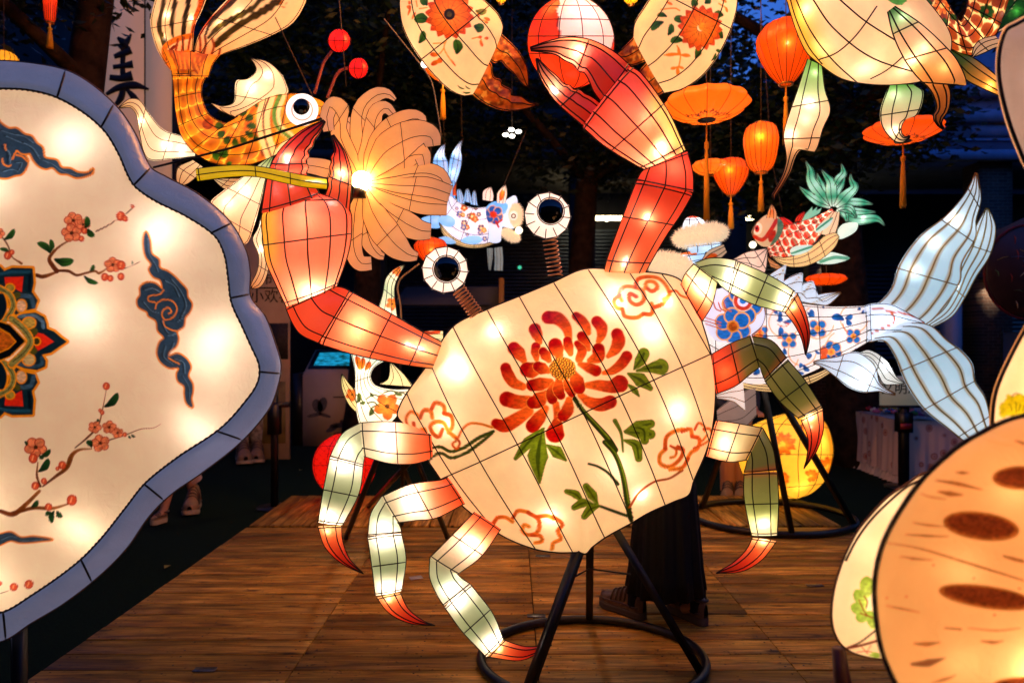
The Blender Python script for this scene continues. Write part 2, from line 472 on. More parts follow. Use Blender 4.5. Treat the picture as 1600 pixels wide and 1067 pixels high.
WARM, PINKW, COOL = (1.0, 0.86, 0.72), (1.0, 0.92, 0.93), (0.90, 0.96, 1.0)
def bulb(parent, px, py, d, power, color=WARM, r=0.02):
    l = bpy.data.lights.new("bulb_light", 'POINT'); l.energy = power; l.color = color; l.shadow_soft_size = r
    o = bpy.data.objects.new("bulb_light", l); COL.objects.link(o)
    o.parent = parent; w = P(px, py, d) - np.array(top_of(parent).location); o.location = Vector([float(a) for a in w])
    return o
# ================================================================= ground and platform
M_GRASS = mat('artificial_turf', '#0c1f12', .95, 0, .1, noise=(60, .5), bump=(400, .6))
g = MB(); g.add([[-80,-6,-.12],[80,-6,-.12],[80,120,-.12],[-80,120,-.12]], [[0,1,2,3]])
tag(g.make('ground', M_GRASS, None, False), 'dark green turf carpet stretching out around the wooden platform', None, None, 'structure')
def wood_mat():
    m = bpy.data.materials.new('plank_wood'); m.use_nodes = True; nt = m.node_tree; b = nt.nodes['Principled BSDF']; N = nt.nodes.new; Lk = nt.links.new
    tc = N('ShaderNodeTexCoord'); oi = N('ShaderNodeObjectInfo')
    ad = N('ShaderNodeVectorMath'); ad.operation = 'MULTIPLY_ADD'; ad.inputs[1].default_value = (37, 53, 71)
    rnd = N('ShaderNodeCombineXYZ'); [Lk(oi.outputs['Random'], rnd.inputs[k]) for k in range(3)]
    Lk(rnd.outputs[0], ad.inputs[0]); Lk(tc.outputs['Object'], ad.inputs[2])
    mp = N('ShaderNodeMapping'); mp.inputs['Scale'].default_value = (.5, 5.5, 5.5); Lk(ad.outputs[0], mp.inputs[0])
    n1 = N('ShaderNodeTexNoise'); n1.inputs['Scale'].default_value = 3.2; n1.inputs['Detail'].default_value = 8; n1.inputs['Roughness'].default_value = .65; n1.inputs['Distortion'].default_value = .8
    Lk(mp.outputs[0], n1.inputs['Vector'])
    cr = N('ShaderNodeValToRGB'); e = cr.color_ramp.elements
    e[0].position = .3; e[0].color = (*lin('#4c300c'), 1); e[1].position = .72; e[1].color = (*lin('#d29e44'), 1)
    x = e.new(.5); x.color = (*lin('#a07022'), 1)
    Lk(n1.outputs[0], cr.inputs[0])
    mk_ = N('ShaderNodeMapping'); mk_.inputs['Scale'].default_value = (2.4, 8, 8); Lk(ad.outputs[0], mk_.inputs[0])
    vo = N('ShaderNodeTexVoronoi'); vo.inputs['Scale'].default_value = 1.1; Lk(mk_.outputs[0], vo.inputs['Vector'])
    kn = N('ShaderNodeMapRange'); kn.inputs[1].default_value = .05; kn.inputs[2].default_value = .17; kn.inputs[3].default_value = .18; kn.inputs[4].default_value = 1
    Lk(vo.outputs['Distance'], kn.inputs[0])
    pv = N('ShaderNodeMapRange'); pv.inputs[3].default_value = .7; pv.inputs[4].default_value = 1.75; Lk(oi.outputs['Random'], pv.inputs[0])
    n3 = N('ShaderNodeTexNoise'); n3.inputs['Scale'].default_value = 2.2; n3.inputs['Detail'].default_value = 4; Lk(ad.outputs[0], n3.inputs['Vector'])
    st = N('ShaderNodeMapRange'); st.inputs[1].default_value = .35; st.inputs[2].default_value = .6; st.inputs[3].default_value = .62; st.inputs[4].default_value = 1.2; Lk(n3.outputs[0], st.inputs[0])
    m1 = N('ShaderNodeMath'); m1.operation = 'MULTIPLY'; Lk(kn.outputs[0], m1.inputs[0]); Lk(pv.outputs[0], m1.inputs[1])
    m2 = N('ShaderNodeMath'); m2.operation = 'MULTIPLY'; Lk(m1.outputs[0], m2.inputs[0]); Lk(st.outputs[0], m2.inputs[1])
    mf = N('ShaderNodeMapping'); mf.inputs['Scale'].default_value = (3.0, 70, 70); Lk(ad.outputs[0], mf.inputs[0])
    nf = N('ShaderNodeTexNoise'); nf.inputs['Scale'].default_value = 2.0; nf.inputs['Detail'].default_value = 5; Lk(mf.outputs[0], nf.inputs['Vector'])
    rf = N('ShaderNodeMapRange'); rf.inputs[1].default_value = .35; rf.inputs[2].default_value = .65; rf.inputs[3].default_value = .68; rf.inputs[4].default_value = 1.25; Lk(nf.outputs[0], rf.inputs[0])
    nd = N('ShaderNodeTexNoise'); nd.inputs['Scale'].default_value = 38; nd.inputs['Detail'].default_value = 2; Lk(ad.outputs[0], nd.inputs['Vector'])
    rd = N('ShaderNodeMapRange'); rd.inputs[1].default_value = .27; rd.inputs[2].default_value = .36; rd.inputs[3].default_value = .4; rd.inputs[4].default_value = 1; Lk(nd.outputs[0], rd.inputs[0])
    m3 = N('ShaderNodeMath'); m3.operation = 'MULTIPLY'; Lk(m2.outputs[0], m3.inputs[0]); Lk(rf.outputs[0], m3.inputs[1])
    m4 = N('ShaderNodeMath'); m4.operation = 'MULTIPLY'; Lk(m3.outputs[0], m4.inputs[0]); Lk(rd.outputs[0], m4.inputs[1]); m2 = m4
    sc_ = N('ShaderNodeVectorMath'); sc_.operation = 'SCALE'; Lk(cr.outputs[0], sc_.inputs[0]); Lk(m2.outputs[0], sc_.inputs['Scale'])
    Lk(sc_.outputs[0], b.inputs['Base Color']); b.inputs['Roughness'].default_value = .55; b.inputs['Specular IOR Level'].default_value = .2
    bp = N('ShaderNodeBump'); bp.inputs['Strength'].default_value = .35; bp.inputs['Distance'].default_value = .004; Lk(n1.outputs[0], bp.inputs['Height']); Lk(bp.outputs[0], b.inputs['Normal'])
    return m
M_WOOD = wood_mat(); M_JOIST = mat('platform_underside', '#1d120a', .9)
pf = MB().box([-2.14, 1.2, -.119], [2.68, 6.66, -.03]).make('platform', M_JOIST, None, False)
tag(pf, 'low wooden stage of brown planks under the crab', None, None, 'structure')
def plank_meshes(n, lx, w):
    return [raw('plank', np.vstack(MB().box([-lx/2, -w/2, -.028], [lx/2, w/2, random.uniform(-.0012, .0012)], .002).v), np.vstack(MB().box([-lx/2,-w/2,-.028],[lx/2,w/2,0],.003).q), None, M_WOOD, None, False) for _ in range(n)]
pw = .16
cols_x = [(-2.15,-1.0),(-1.0,.12),(.12,1.3),(1.3,2.69)]
po = np.array(pf.location)
for cx0, cx1 in cols_x:
    lx = cx1-cx0-.006; vs = plank_meshes(4, lx, pw-.011)
    y = 1.2 + pw/2
    while y < 5.56:
        o = put('plank', random.choice(vs), pf, np.array([(cx0+cx1)/2, y, random.uniform(-.001,.0015)]) - po)
        o.rotation_euler = (random.uniform(-.012,.012), 0, math.pi if random.random() < .5 else 0); y += pw
for cx0, cx1 in cols_x:
    n = int(round((cx1-cx0)/pw)); w = (cx1-cx0)/n; vs = plank_meshes(4, 1.07, w-.011)
    for k in range(n):
        o = put('plank', random.choice(vs), pf, np.array([cx0+w*(k+.5), 6.11, random.uniform(-.001,.0015)]) - po); o.rotation_euler = (0, 0, math.pi/2 if random.random() < .5 else -math.pi/2)

nb = MB()
for cx0, cx1 in cols_x:
    y = 1.2 + pw/2
    while y < 5.56:
        for x in (cx0+.05, cx1-.05, (cx0+cx1)/2):
            for dy in (-.045, .045):
                if y > 2.4: q = 2*np.pi*np.arange(6)/6; jx, jy = RNG.normal(0, .006, 2); nb.add(np.vstack([np.stack([x+jx+.0055*np.cos(q), y+dy+jy+.0055*np.sin(q), 0*q+.0032], 1), [x+jx, y+dy+jy, .0040]]), None, [[6, k, (k+1) % 6] for k in range(6)])
        y += pw
nl = nb.make('nail_heads', mat('nail_steel', '#1c1410', .5, .4), pf, False); nl['kind'] = 'stuff'
# ================================================================= the big crab lantern
CR = thing('crab_lantern', P(905, 1040, 3.05) * [1, 1, 0], 'large crab lantern on a black tripod, red chrysanthemum painted on its cream shell', 'crab lantern')
C7 = (600, 400, .45)
crab_out = fr(*C7, [(700,45),(850,53),(965,62),(1030,85),(1075,150),(1110,250),(1135,340),(1150,450),(1145,560),(1130,640),(1110,700),(1075,780),(1058,828),
    (1010,850),(920,890),(860,925),(770,975),(722,1010),(700,1033),(680,1028),(600,1028),(520,1015),(420,975),(340,920),(250,845),(170,735),(120,660),(75,590),(47,555),(55,520),(80,475),(160,365),(240,245),(360,185),(470,140),(590,90)])

def paint_carapace(p):
    p.c *= (0.96 + 0.10*fnoise(p.x*.012, p.y*.012))[:, None]
    p.fr(*C7)
    RD, RO = '#b81708', '#f0682a'
    p.fr(760, 470, 300/1392)
    OG = '#e46a24'
    def pt(pts, w, c0=OG, c1='#a60c06'):      # a petal brushed from its pale foot to its red tip
        p.stroke(pts, [x+7 for x in w], '#f6a04e', op=.8); p.stroke(pts, w, c0, c1, rough=.5)
    pt([(600,295),(580,215),(520,150),(455,140)], [44,70,92,96]); pt([(735,255),(720,210),(680,160),(650,135)], [36,62,72,60])
    pt([(805,315),(825,270),(825,215),(795,175)], [36,64,86,80]); pt([(870,420),(920,370),(945,310),(935,265)], [28,70,92,84])
    pt([(840,535),(900,520),(965,470),(1000,420)], [26,56,72,76]); pt([(725,620),(800,620),(890,630),(950,610)], [40,72,80,120])
    pt([(680,690),(740,735),(820,755),(885,735)], [40,70,90,90]); pt([(395,320),(380,275),(360,225)], [36,76,86])
    pt([(285,445),(250,395),(215,360)], [44,92,88]); pt([(280,630),(215,600),(175,540),(160,500)], [50,70,82,74])
    pt([(320,735),(240,735),(170,715)], [84,96,104]); pt([(320,800),(230,860),(150,900),(95,885)], [70,88,98,70])
    pt([(440,780),(390,850),(350,900)], [40,90,96]); pt([(510,750),(520,850),(505,950)], [44,50,130]); pt([(600,720),(590,790),(560,830)], [44,86,80])
    pt([(735,370),(710,320),(690,280)], [30,74,70]); pt([(745,450),(800,420),(805,370)], [40,90,84]); pt([(670,440),(690,380),(655,330)], [52,66,40])
    pt([(675,475),(740,500),(785,520)], [30,66,78]); pt([(610,400),(595,345),(590,310)], [38,70,60]); pt([(530,410),(510,360),(505,340)], [60,104,96])
    pt([(375,440),(368,390),(370,350)], [30,64,62]); pt([(460,445),(430,400),(420,385)], [40,74,60]); pt([(400,520),(330,515),(310,510)], [40,110,100])
    pt([(455,520),(405,500),(385,490)], [40,84,70]); pt([(470,600),(390,615),(345,620)], [50,92,80]); pt([(440,680),(380,730),(350,740)], [50,110,84])
    pt([(500,620),(480,690),(485,715)], [50,84,70]); pt([(530,590),(530,660),(545,690)], [46,84,60]); pt([(580,600),(605,650),(620,680)], [40,66,50])
    pt([(630,540),(660,610),(670,640)], [50,100,84])
    p.dot((555, 505), 92, '#e58a2c', ry=80, rough=.6)
    for k in range(64):
        a = k*2.39996; r = 88*math.sqrt((k+.5)/64)
        p.dot((555+r*math.cos(a), 505+r*.85*math.sin(a)), 9.5, '#6a2408' if k % 3 else '#3a1206')
        p.dot((558+r*math.cos(a), 507+r*.85*math.sin(a)), 4.5, '#ffc24a')
    G, GD = '#6c7818', '#2a3808'
    def lf(pts, w):
        p.stroke(pts, w, G, G, rough=.55); p.stroke(pts, [x*.22 for x in w], GD, op=.8)
    p.stroke([(640,715),(700,800),(790,900),(870,990),(920,1067)], [34,34,40,44,44], GD, rough=.5); p.stroke([(648,715),(708,800),(800,900),(880,990)], [8,10,12,12], G)
    lf([(1050,510),(1100,440),(1120,400)], [14,80,84]); lf([(1070,520),(1160,500),(1240,490)], [18,60,118]); lf([(1010,540),(1090,580),(1165,640)], [20,104,40]); lf([(1015,620),(1050,650),(1085,695)], [20,50,14])
    p.fr(*C7)
    p.stroke([(760,640),(795,680),(822,750),(842,850),(857,915)], [15,17,19,21,18], GD, rough=.5); p.stroke([(764,640),(799,680),(826,750),(846,850)], [3,4,5,5], G)
    lf([(560,595),(510,640),(465,695)], [8,40,14]); lf([(555,600),(540,690),(545,775)], [14,72,10]); lf([(570,650),(605,675),(632,700)], [8,44,10])
    lf([(822,672),(815,610),(795,570)], [7,10,16]); lf([(828,605),(875,590),(915,580)], [10,44,30]); lf([(830,608),(880,610),(915,615)], [10,40,34]); lf([(850,590),(890,600),(895,635)], [10,30,30])
    lf([(828,635),(865,650),(875,695)], [10,36,26])
    p.stroke([(708,712),(740,722),(775,745),(806,782)], [8,9,10,13], GD)
    p.stroke([(860,905),(800,880),(740,855),(690,838)], [12,12,10,6], GD); lf([(690,842),(665,815),(635,805)], [8,30,18]); lf([(740,850),(718,815),(700,788)], [8,36,24]); lf([(725,850),(690,845),(660,860)], [8,34,22]); lf([(745,857),(715,868),(695,892)], [8,34,24])
    p.stroke([(850,865),(880,815),(930,777),(985,765),(1030,740)], [9,9,8,8,10], '#9a4a10')
    p.stroke([(135,690),(165,668),(205,660),(240,675),(290,660),(340,628),(392,605)], [7,11,12,11,13,13,11], '#3f4a10', rough=.5)
    p.stroke([(155,712),(180,690),(208,682),(240,697),(290,682),(345,645),(388,612)], [7,11,12,11,13,12,8], '#3f4a10', rough=.5)
    CA, CB = '#c4521a', '#e8963a'
    def cl(pts, w=15): p.stroke(pts, w, CA, CB, rough=.45); p.stroke(pts, w*.35, '#a83c10', op=.55)
    # cloud near the top corner
    cl([(870,150),(850,140),(848,165),(870,180),(895,165),(893,130),(865,115),(830,115),(812,140),(820,165)]); cl([(815,145),(795,165),(803,190),(822,195)]); cl([(822,195),(830,220),(870,225),(892,212)])
    cl([(892,212),(920,212),(925,190),(922,175)]); cl([(925,190),(960,175),(980,150)]); cl([(870,115),(880,85),(910,75),(950,80),(975,105),(985,140),(965,160)]); cl([(905,115),(925,130),(945,115),(935,95),(910,95),(903,120)]); cl([(985,130),(1010,125),(1025,140),(1060,150)], 9)
    # cloud in the pointed corner
    cl([(85,600),(80,565),(100,540),(125,550)], 12); cl([(108,580),(110,620),(130,635),(150,620),(148,600),(135,603)]); cl([(135,560),(150,535),(175,540),(180,560)]); cl([(178,530),(190,510),(220,520),(225,545)])
    cl([(222,545),(248,555),(250,590),(235,610)]); cl([(215,600),(200,625),(180,615),(170,590),(190,575),(220,578),(235,605),(262,628)]); cl([(262,628),(275,645),(262,665),(248,650),(265,635),(285,600),(310,580),(345,580),(388,592)], 9)
    # cloud at the foot
    cl([(378,935),(395,905),(425,900),(450,915)]); cl([(452,900),(470,875),(505,878)]); cl([(505,880),(540,905),(535,950),(500,962),(482,945),(490,925),(505,930)]); cl([(515,962),(545,965),(548,985),(525,992)]); cl([(535,895),(570,890),(590,900)]); cl([(590,893),(620,920),(605,945),(615,975),(590,990),(582,1015)])
    # cloud on the far edge
    cl([(985,655),(1005,668),(1002,690),(985,695)], 10); cl([(1010,660),(1030,670),(1020,700),(985,725),(950,715),(948,685),(968,665)]); cl([(965,665),(970,625),(1000,605),(1030,600)]); cl([(1025,605),(1055,600),(1062,625)]); cl([(1062,622),(1090,635),(1085,665),(1060,680),(1045,705)]); cl([(1050,700),(1030,730),(985,735)])
    cl([(1072,600),(1085,580),(1108,590),(1110,605)], 10); cl([(1105,600),(1130,600),(1138,618)], 9); cl([(1080,625),(1100,640),(1120,620)], 9); cl([(1070,665),(1110,650),(1135,635)], 9)

car, car_surf, car_o = disc('carapace', crab_out, 3.0, 0.15, 0.16, silk(0.43, '#fff0d6'), CR, '#f4d4a4', paint_carapace, nr=200, na=620, power=3.0, centre=(895, 640))
def on_car(pts, n=30):
    q = spline(fr(*C7, pts), n); return car_surf(q[:, 0], q[:, 1], 0.002)
for pts in ([(80,478),(230,740),(375,940)], [(160,370),(345,710),(525,1015)], [(240,247),(500,700),(655,1028)], [(360,190),(600,610),(765,975)], [(470,142),(690,545),(860,922)],
            [(590,95),(805,480),(975,862)], [(710,50),(925,435),(1072,775)], [(850,55),(1025,388),(1128,640)], [(965,65),(1132,340)], [(195,775),(345,708),(690,545),(925,435),(1133,341)]):
    MB().tube(on_car(pts), 0.0028, 5).make('wire', M_WIRE, car)
eo = np.vstack([car_o, car_o[:1]]); MB().tube(car_surf(eo[:, 0], eo[:, 1], 0.0), 0.0038, 5).make('edge_wire', M_WIRE, car)
for x, y, w in ((720,580,11),(775,520,8),(960,480,12),(1010,520,12),(850,690,9),(960,720,9),(1050,640,9),(880,560,10),(700,660,7),(860,800,8),(1040,470,9),(1000,770,8)):
    bulb(CR, x, y, 2.945, w*.065, PINKW)

def limb(name, parent, segs, d, glow=.38, tint='#ffe4c8', lights=(), power=1.1, ribs=6, wr=.0026, ratio=.85, wmat=None, phase=0):
    """jointed lantern limb: the first silk segment carries the others and their wires"""
    root = None
    for k, sg in enumerate(segs):
        L, R, base = sg[0], sg[1], sg[2]
        o = sg[3] if len(sg) > 3 else {}
        sh = Shell(L, R, o.get('d', d), o.get('ratio', ratio), o.get('nt', 30), o.get('na', 32), o.get('ribs', ribs), .45, o.get('phase', phase))
        ob = sh.build(name if root is None else o.get('name', 'segment'), silk(o.get('glow', glow), tint), root or parent, base, o.get('paint'), True, o.get('rings', (0.03, .5, .97)), o.get('wr', wr), wmat=o.get('wmat', wmat))
        root = root or ob
    for l in lights: bulb(parent, l[0], l[1], (l[3] if len(l) > 3 else d) - .03, l[2]*power, PINKW, .018)
    return root
OR = [(0,'#ee5f2c'),(.3,'#f0905a'),(.6,'#eccaa0'),(1,'#c6c09a')]
GR = [(0,'#efe0c2'),(.3,'#a6ae86'),(.6,'#8f9c76'),(1,'#f0dcb6')]  # pale ends: bulb hot spots painted into the segment colour
KN = [(0,'#b8b894'),(.5,'#98a07c'),(1,'#eee0c4')]
TP = [(0,'#f8c27c'),(.15,'#f07a40'),(.5,'#d83a22'),(1,'#7a120c')]
tip = dict(name='claw_tip', ribs=6, rings=(.03,), nt=26)
# three legs on the pointed side
limb('leg', CR, [
  ([(672,668),(634,661),(594,659),(563,661)], [(676,716),(645,724),(608,723),(568,712)], OR),
  ([(563,661),(537,676),(523,698),(516,714)], [(568,712),(569,716),(568,720),(567,726)], KN, dict(rings=(.97,), nt=20)),
  ([(516,714),(506,764),(497,816)], [(567,726),(561,769),(535,820)], GR),
  ([(497,822),(508,854),(532,878),(568,896)], [(533,821),(535,845),(546,873),(568,896)], TP, tip)], 3.0,
  lights=((610,688,1.1),(545,700,.55),(538,726,.6),(515,805,.7),(512,830,.25)))
limb('leg', CR, [
  ([(700,746),(689,750),(641,757),(596,776)], [(726,786),(680,809),(650,812),(620,816)], OR),
  ([(596,776),(580,802),(575,837)], [(620,816),(625,822),(627,831)], KN, dict(rings=(.97,), nt=20)),
  ([(575,840),(582,888),(587,930)], [(627,833),(634,873),(627,923)], GR),
  ([(589,933),(608,957),(641,973),(680,977)], [(625,926),(637,950),(660,969),(680,977)], TP, tip)], 2.97,
  lights=((648,780,1.1),(602,820,.55),(603,842,.55),(607,915,.7),(608,935,.25)))
limb('leg', CR, [
  ([(742,800),(708,835),(672,871)], [(782,826),(751,869),(714,897)], OR),
  ([(672,872),(672,902),(684,930),(694,946)], [(714,897),(722,904),(734,912)], KN, dict(rings=(.97,), nt=20)),
  ([(695,948),(722,985),(751,1016),(760,1026)], [(735,913),(770,959),(786,998)], GR),
  ([(787,1000),(822,1010),(862,1007)], [(762,1025),(812,1031),(840,1020),(862,1007)], TP, tip)], 2.93,
  lights=((738,845,1.1),(704,915,.55),(716,935,.55),(768,1000,.8),(780,1013,.25)))
# three legs on the far side; two painted dark olive to look hardly lit
GRT = [(0,'#eadcb0'),(.35,'#a0a870'),(.7,'#9aa470'),(1,'#f0dcb0')]  # pale ends again paint in the glow of the bulbs
limb('leg', CR, [
  ([(1064,446),(1070,430),(1085,412)], [(1096,503),(1112,476),(1121,440)], [(0,'#e2461c'),(.3,'#f08e52'),(.6,'#f0d49a'),(1,'#c8c680')]),
  ([(1086,411),(1109,404),(1130,404),(1152,408)], [(1121,438),(1126,446),(1139,456)], [(0,'#98a270'),(.6,'#a2aa7c'),(1,'#ecdcb8')], dict(rings=(.97,), nt=20)),
  ([(1154,410),(1190,425),(1220,441),(1242,456)], [(1139,456),(1172,473),(1202,482),(1225,487)], GRT),
  ([(1245,458),(1259,491),(1265,524),(1259,555)], [(1226,487),(1241,506),(1253,530),(1259,555)], TP, tip)], 2.9,
  lights=((1090,452,.9),(1140,432,.55),(1155,440,.55),(1222,466,.6),(1240,480,.25)))
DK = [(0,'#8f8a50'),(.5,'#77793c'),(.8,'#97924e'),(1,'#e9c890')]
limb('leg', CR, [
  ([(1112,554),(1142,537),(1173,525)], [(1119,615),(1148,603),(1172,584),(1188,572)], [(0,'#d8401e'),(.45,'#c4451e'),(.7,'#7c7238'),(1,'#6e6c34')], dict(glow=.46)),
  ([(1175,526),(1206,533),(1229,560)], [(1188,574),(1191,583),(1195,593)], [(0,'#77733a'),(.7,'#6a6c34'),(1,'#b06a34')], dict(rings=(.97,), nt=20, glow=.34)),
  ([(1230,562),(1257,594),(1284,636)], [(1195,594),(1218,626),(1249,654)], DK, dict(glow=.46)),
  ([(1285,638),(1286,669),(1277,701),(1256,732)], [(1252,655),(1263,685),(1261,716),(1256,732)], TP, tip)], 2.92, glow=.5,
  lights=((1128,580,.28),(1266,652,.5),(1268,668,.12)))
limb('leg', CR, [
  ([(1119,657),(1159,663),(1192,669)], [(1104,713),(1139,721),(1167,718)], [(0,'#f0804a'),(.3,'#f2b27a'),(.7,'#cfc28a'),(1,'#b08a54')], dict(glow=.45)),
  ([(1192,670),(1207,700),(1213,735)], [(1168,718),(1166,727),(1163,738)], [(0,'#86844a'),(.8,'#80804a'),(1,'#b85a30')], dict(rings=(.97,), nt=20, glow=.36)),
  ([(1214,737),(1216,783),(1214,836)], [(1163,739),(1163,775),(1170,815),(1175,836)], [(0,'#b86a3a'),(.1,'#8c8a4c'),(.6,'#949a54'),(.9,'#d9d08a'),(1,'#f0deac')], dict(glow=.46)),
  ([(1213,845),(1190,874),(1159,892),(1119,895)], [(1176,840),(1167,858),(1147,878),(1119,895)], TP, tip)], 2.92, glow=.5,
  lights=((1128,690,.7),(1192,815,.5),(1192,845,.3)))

# the arm that holds the flower
C4, D6 = (380,130,.3655), (380,380,.375)
RED = [(0,'#a81c10'),(.3,'#d8402a'),(.7,'#e8583a'),(1,'#d8442a')]
def paint_palm(p):
    a = np.clip((-.55 - p.s)/.35, 0, 1)*np.clip((p.t-.25)/.2, 0, 1)
    p.c = p.c*(1-a)[:, None] + lin('#e2b43c')*a[:, None]
def paint_palm2(p):
    a = np.clip((p.s-.45)/.4, 0, 1)*np.clip((.75-p.t)/.3, 0, 1)
    p.c = p.c*(1-a)[:, None] + lin('#e8c868')*a[:, None]
A1 = limb('claw_arm', CR, [
  ([(675,575),(642,571),(594,562),(545,551),(500,537)], [(690,535),(660,519),(618,495),(581,474),(547,456)], [(0,'#f6b878'),(.15,'#f08a58'),(.5,'#ee6a3c'),(1,'#ec7248')], dict(rings=(.2,.55,.97), d=[(0,2.98),(1,2.9)], nt=40)),
  ([(499,536),(470,522),(457,504),(447,481)], [(546,455),(538,451),(530,449),(524,448)], '#ea6a44', dict(rings=(.02,.96), d=2.9, nt=24)),
  ([(448,480),(430,441),(416,408),(411,371),(410,335),(425,318),(455,306)], [(525,448),(540,408),(547,379),(549,350),(547,330),(535,316),(505,304)], [(0,'#f6a070'),(.4,'#ee7650'),(.8,'#dc5038'),(1,'#b83420')], dict(rings=(.04,.5,.84), d=[(0,2.9),(1,2.87)], paint=paint_palm, nt=44, na=48, phase=0, ribs=12)),
  ([(409,333),(415,294),(424,258),(442,230),(471,205),(506,188)], [(500,305),(486,282),(478,271),(482,262),(477,252),(483,244),(480,236),(488,229),(490,220),(499,208),(508,190)], RED[::-1] and [(0,'#e2543a'),(.4,'#e4583a'),(.75,'#cc3a28'),(1,'#8a1610')], dict(name='pincer', rings=(.03,.42), d=2.84, nt=40, ribs=8)),
  ([(506,312),(514,290),(513,280),(518,272),(515,262),(519,252),(517,246),(523,236),(518,212)], [(545,335),(549,276),(546,258),(538,236),(521,211)], [(0,'#d84a2e'),(.4,'#ec8a50'),(.75,'#d03a26'),(1,'#901812')], dict(name='pincer', rings=(.35,), d=2.86, ribs=8))],
  2.9, glow=.44, tint='#ffc8a0', lights=((660,545,.9),(560,510,1.4),(490,456,1.5,2.86),(482,342,1.3,2.83),(448,246,1.7,2.82),(533,270,1.5,2.85),(640,540,.4)), power=1.35, ribs=8, wr=.0031)
# serrated inner edge of the big finger
# the raised arm
A2 = limb('claw_arm', CR, [
  ([(944,424),(949,405),(964,364),(980,322),(995,283)], [(1008,426),(1018,407),(1041,368),(1064,334),(1082,303)], [(0,'#f6b070'),(.12,'#f28a54'),(.5,'#ee6a40'),(1,'#e05232')], dict(rings=(.12,.6,.97), d=[(0,3.0),(1,2.94)], nt=40)),
  ([(996,281),(1001,272),(1007,265)], [(1083,300),(1082,270),(1074,237)], '#d84a2c', dict(rings=(.04,.94), d=2.92, nt=18, glow=.44)),
  ([(1006,264),(989,255),(945,228),(911,199)], [(1071,234),(1064,218),(1049,184),(1030,153),(1001,115),(985,105)], [(0,'#f09a68'),(.3,'#ea7044'),(.65,'#dc5a3e'),(1,'#c84430')], dict(paint=paint_palm2, rings=(.05,.5,.97), d=[(0,2.92),(1,2.84)], nt=46, na=48, ribs=12, phase=0)),
  ([(941,161),(928,143),(920,124),(912,112),(905,112),(897,101),(884,95),(868,85),(829,79)], [(985,104),(957,80),(922,63),(888,59),(857,65),(828,75)], [(0,'#b83424'),(.4,'#c84a34'),(.7,'#e08c62'),(1,'#8a2016')], dict(name='pincer', rings=(.03,.45), d=2.82, ribs=8, nt=40)),
  ([(911,196),(880,170),(861,149),(843,118),(838,92)], [(940,164),(924,152),(913,147),(906,141),(897,141),(890,134),(882,133),(870,120),(857,109),(840,92)], [(0,'#c43c2a'),(.4,'#d45a3c'),(.7,'#f0b07c'),(1,'#a02a1a')], dict(name='pincer', rings=(.35,), d=2.82, ribs=8, nt=36))],
  2.9, glow=.42, tint='#ffc4a8', lights=((975,410,.7),(1012,340,1.6),(1030,232,1.5,2.86),(1000,190,.6,2.84),(905,82,1.2,2.82),(866,140,.9,2.82),(960,180,.5,2.84),(1045,268,.5,2.92)), power=1.35, ribs=8, wr=.0031)

# eyes on coil springs
M_PUPIL = mat('glossy_black_plastic', '#060606', 0.06, 0, .6)
M_SPRING = mat('copper_spring', '#d88a48', .4, .1)
for (ex, ey, dx, dy, foot, d) in ((695.5,421.6,2,-1,((716,452),(745,492)),2.9), (855.5,337,5,-7,((859,372),(868,432)),2.92)):
    a = np.arange(12)*2*np.pi/12 + .1
    out = [(ex+37.5*math.cos(t), ey+37.5*math.sin(t)) for t in a]
    e, es, eo_ = disc('eye', out, d, .035, .07, silk(.6, '#fff4ec'), CR, '#eedccc', None, nr=24, na=72, power=2.0, smooth_outline=False)
    mb = MB()
    for t in a:
        r = np.linspace(.56, 1, 8); mb.tube(es(ex+37.2*r*math.cos(t), ey+37.2*r*math.sin(t), .001), .0022, 5)
    for rr in (.985, .57):
        t = np.linspace(0, 2*np.pi, 49); k = np.cos(np.pi/12)/np.cos(np.mod(t-.1, np.pi/6)-np.pi/12) if rr > .9 else 1
        mb.tube(es(ex+(0 if rr > .9 else dx)+37.2*rr*k*np.cos(t), ey+(0 if rr > .9 else dy)+37.2*rr*k*np.sin(t), .001), .0024, 5)
    mb.make('wire_frame', M_WIRE, e)
    t = np.linspace(0, 2*np.pi, 33)[:-1]
    disc('pupil', [(ex+dx+20*math.cos(q), ey+dy+20*math.sin(q)) for q in t], d-.035, .018, .004, M_PUPIL, e, '#000000', None, nr=10, na=40, power=2.0)
    A, B = P(*foot[0], d), P(*foot[1], d+.04)
    ax = B-A; ln = np.linalg.norm(ax); ax /= ln; u = np.cross(ax, [0, 1, 0]); u /= np.linalg.norm(u); w = np.cross(ax, u)
    k = np.linspace(0, 1, 9*18); R = .031
    q = A + ax*(k*ln)[:, None] + R*(u*np.cos(k*9*2*np.pi)[:, None] + w*np.sin(k*9*2*np.pi)[:, None])
    MB().tube(q, .0028, 5).make('spring', M_SPRING, e)
    bulb(CR, ex, ey, d+.03, .35, PINKW)
# tripod
mb = MB(); ctr = np.array([P(925, 1030, 3.2)[0], 3.2, .025]); t = np.linspace(0, 2*np.pi, 73)
mb.tube(np.stack([ctr[0]+.52*np.cos(t), ctr[1]+.43*np.sin(t), 0*t+.025], 1), .022, 8, False)
mb.make('stand_ring', M_BLACKSTEEL, CR)
for a, b in (((905,858,3.02),(822,1085,2.83)), ((962,828,3.06),(1096,1052,3.07)), ((922,800,3.12),(921,963,3.62))):
    MB().tube([P(*a), P(*b)], .026, 4, True, None, math.pi/4).make('stand_leg', M_BLACKSTEEL, CR)
mb = MB(); mb.tube([P(890,905,3.0), P(921,888,3.3)], .004, 5); mb.tube([P(921,888,3.3), P(985,897,3.0)], .004, 5)
mb.make('stand_brace', M_BLACKSTEEL, CR)
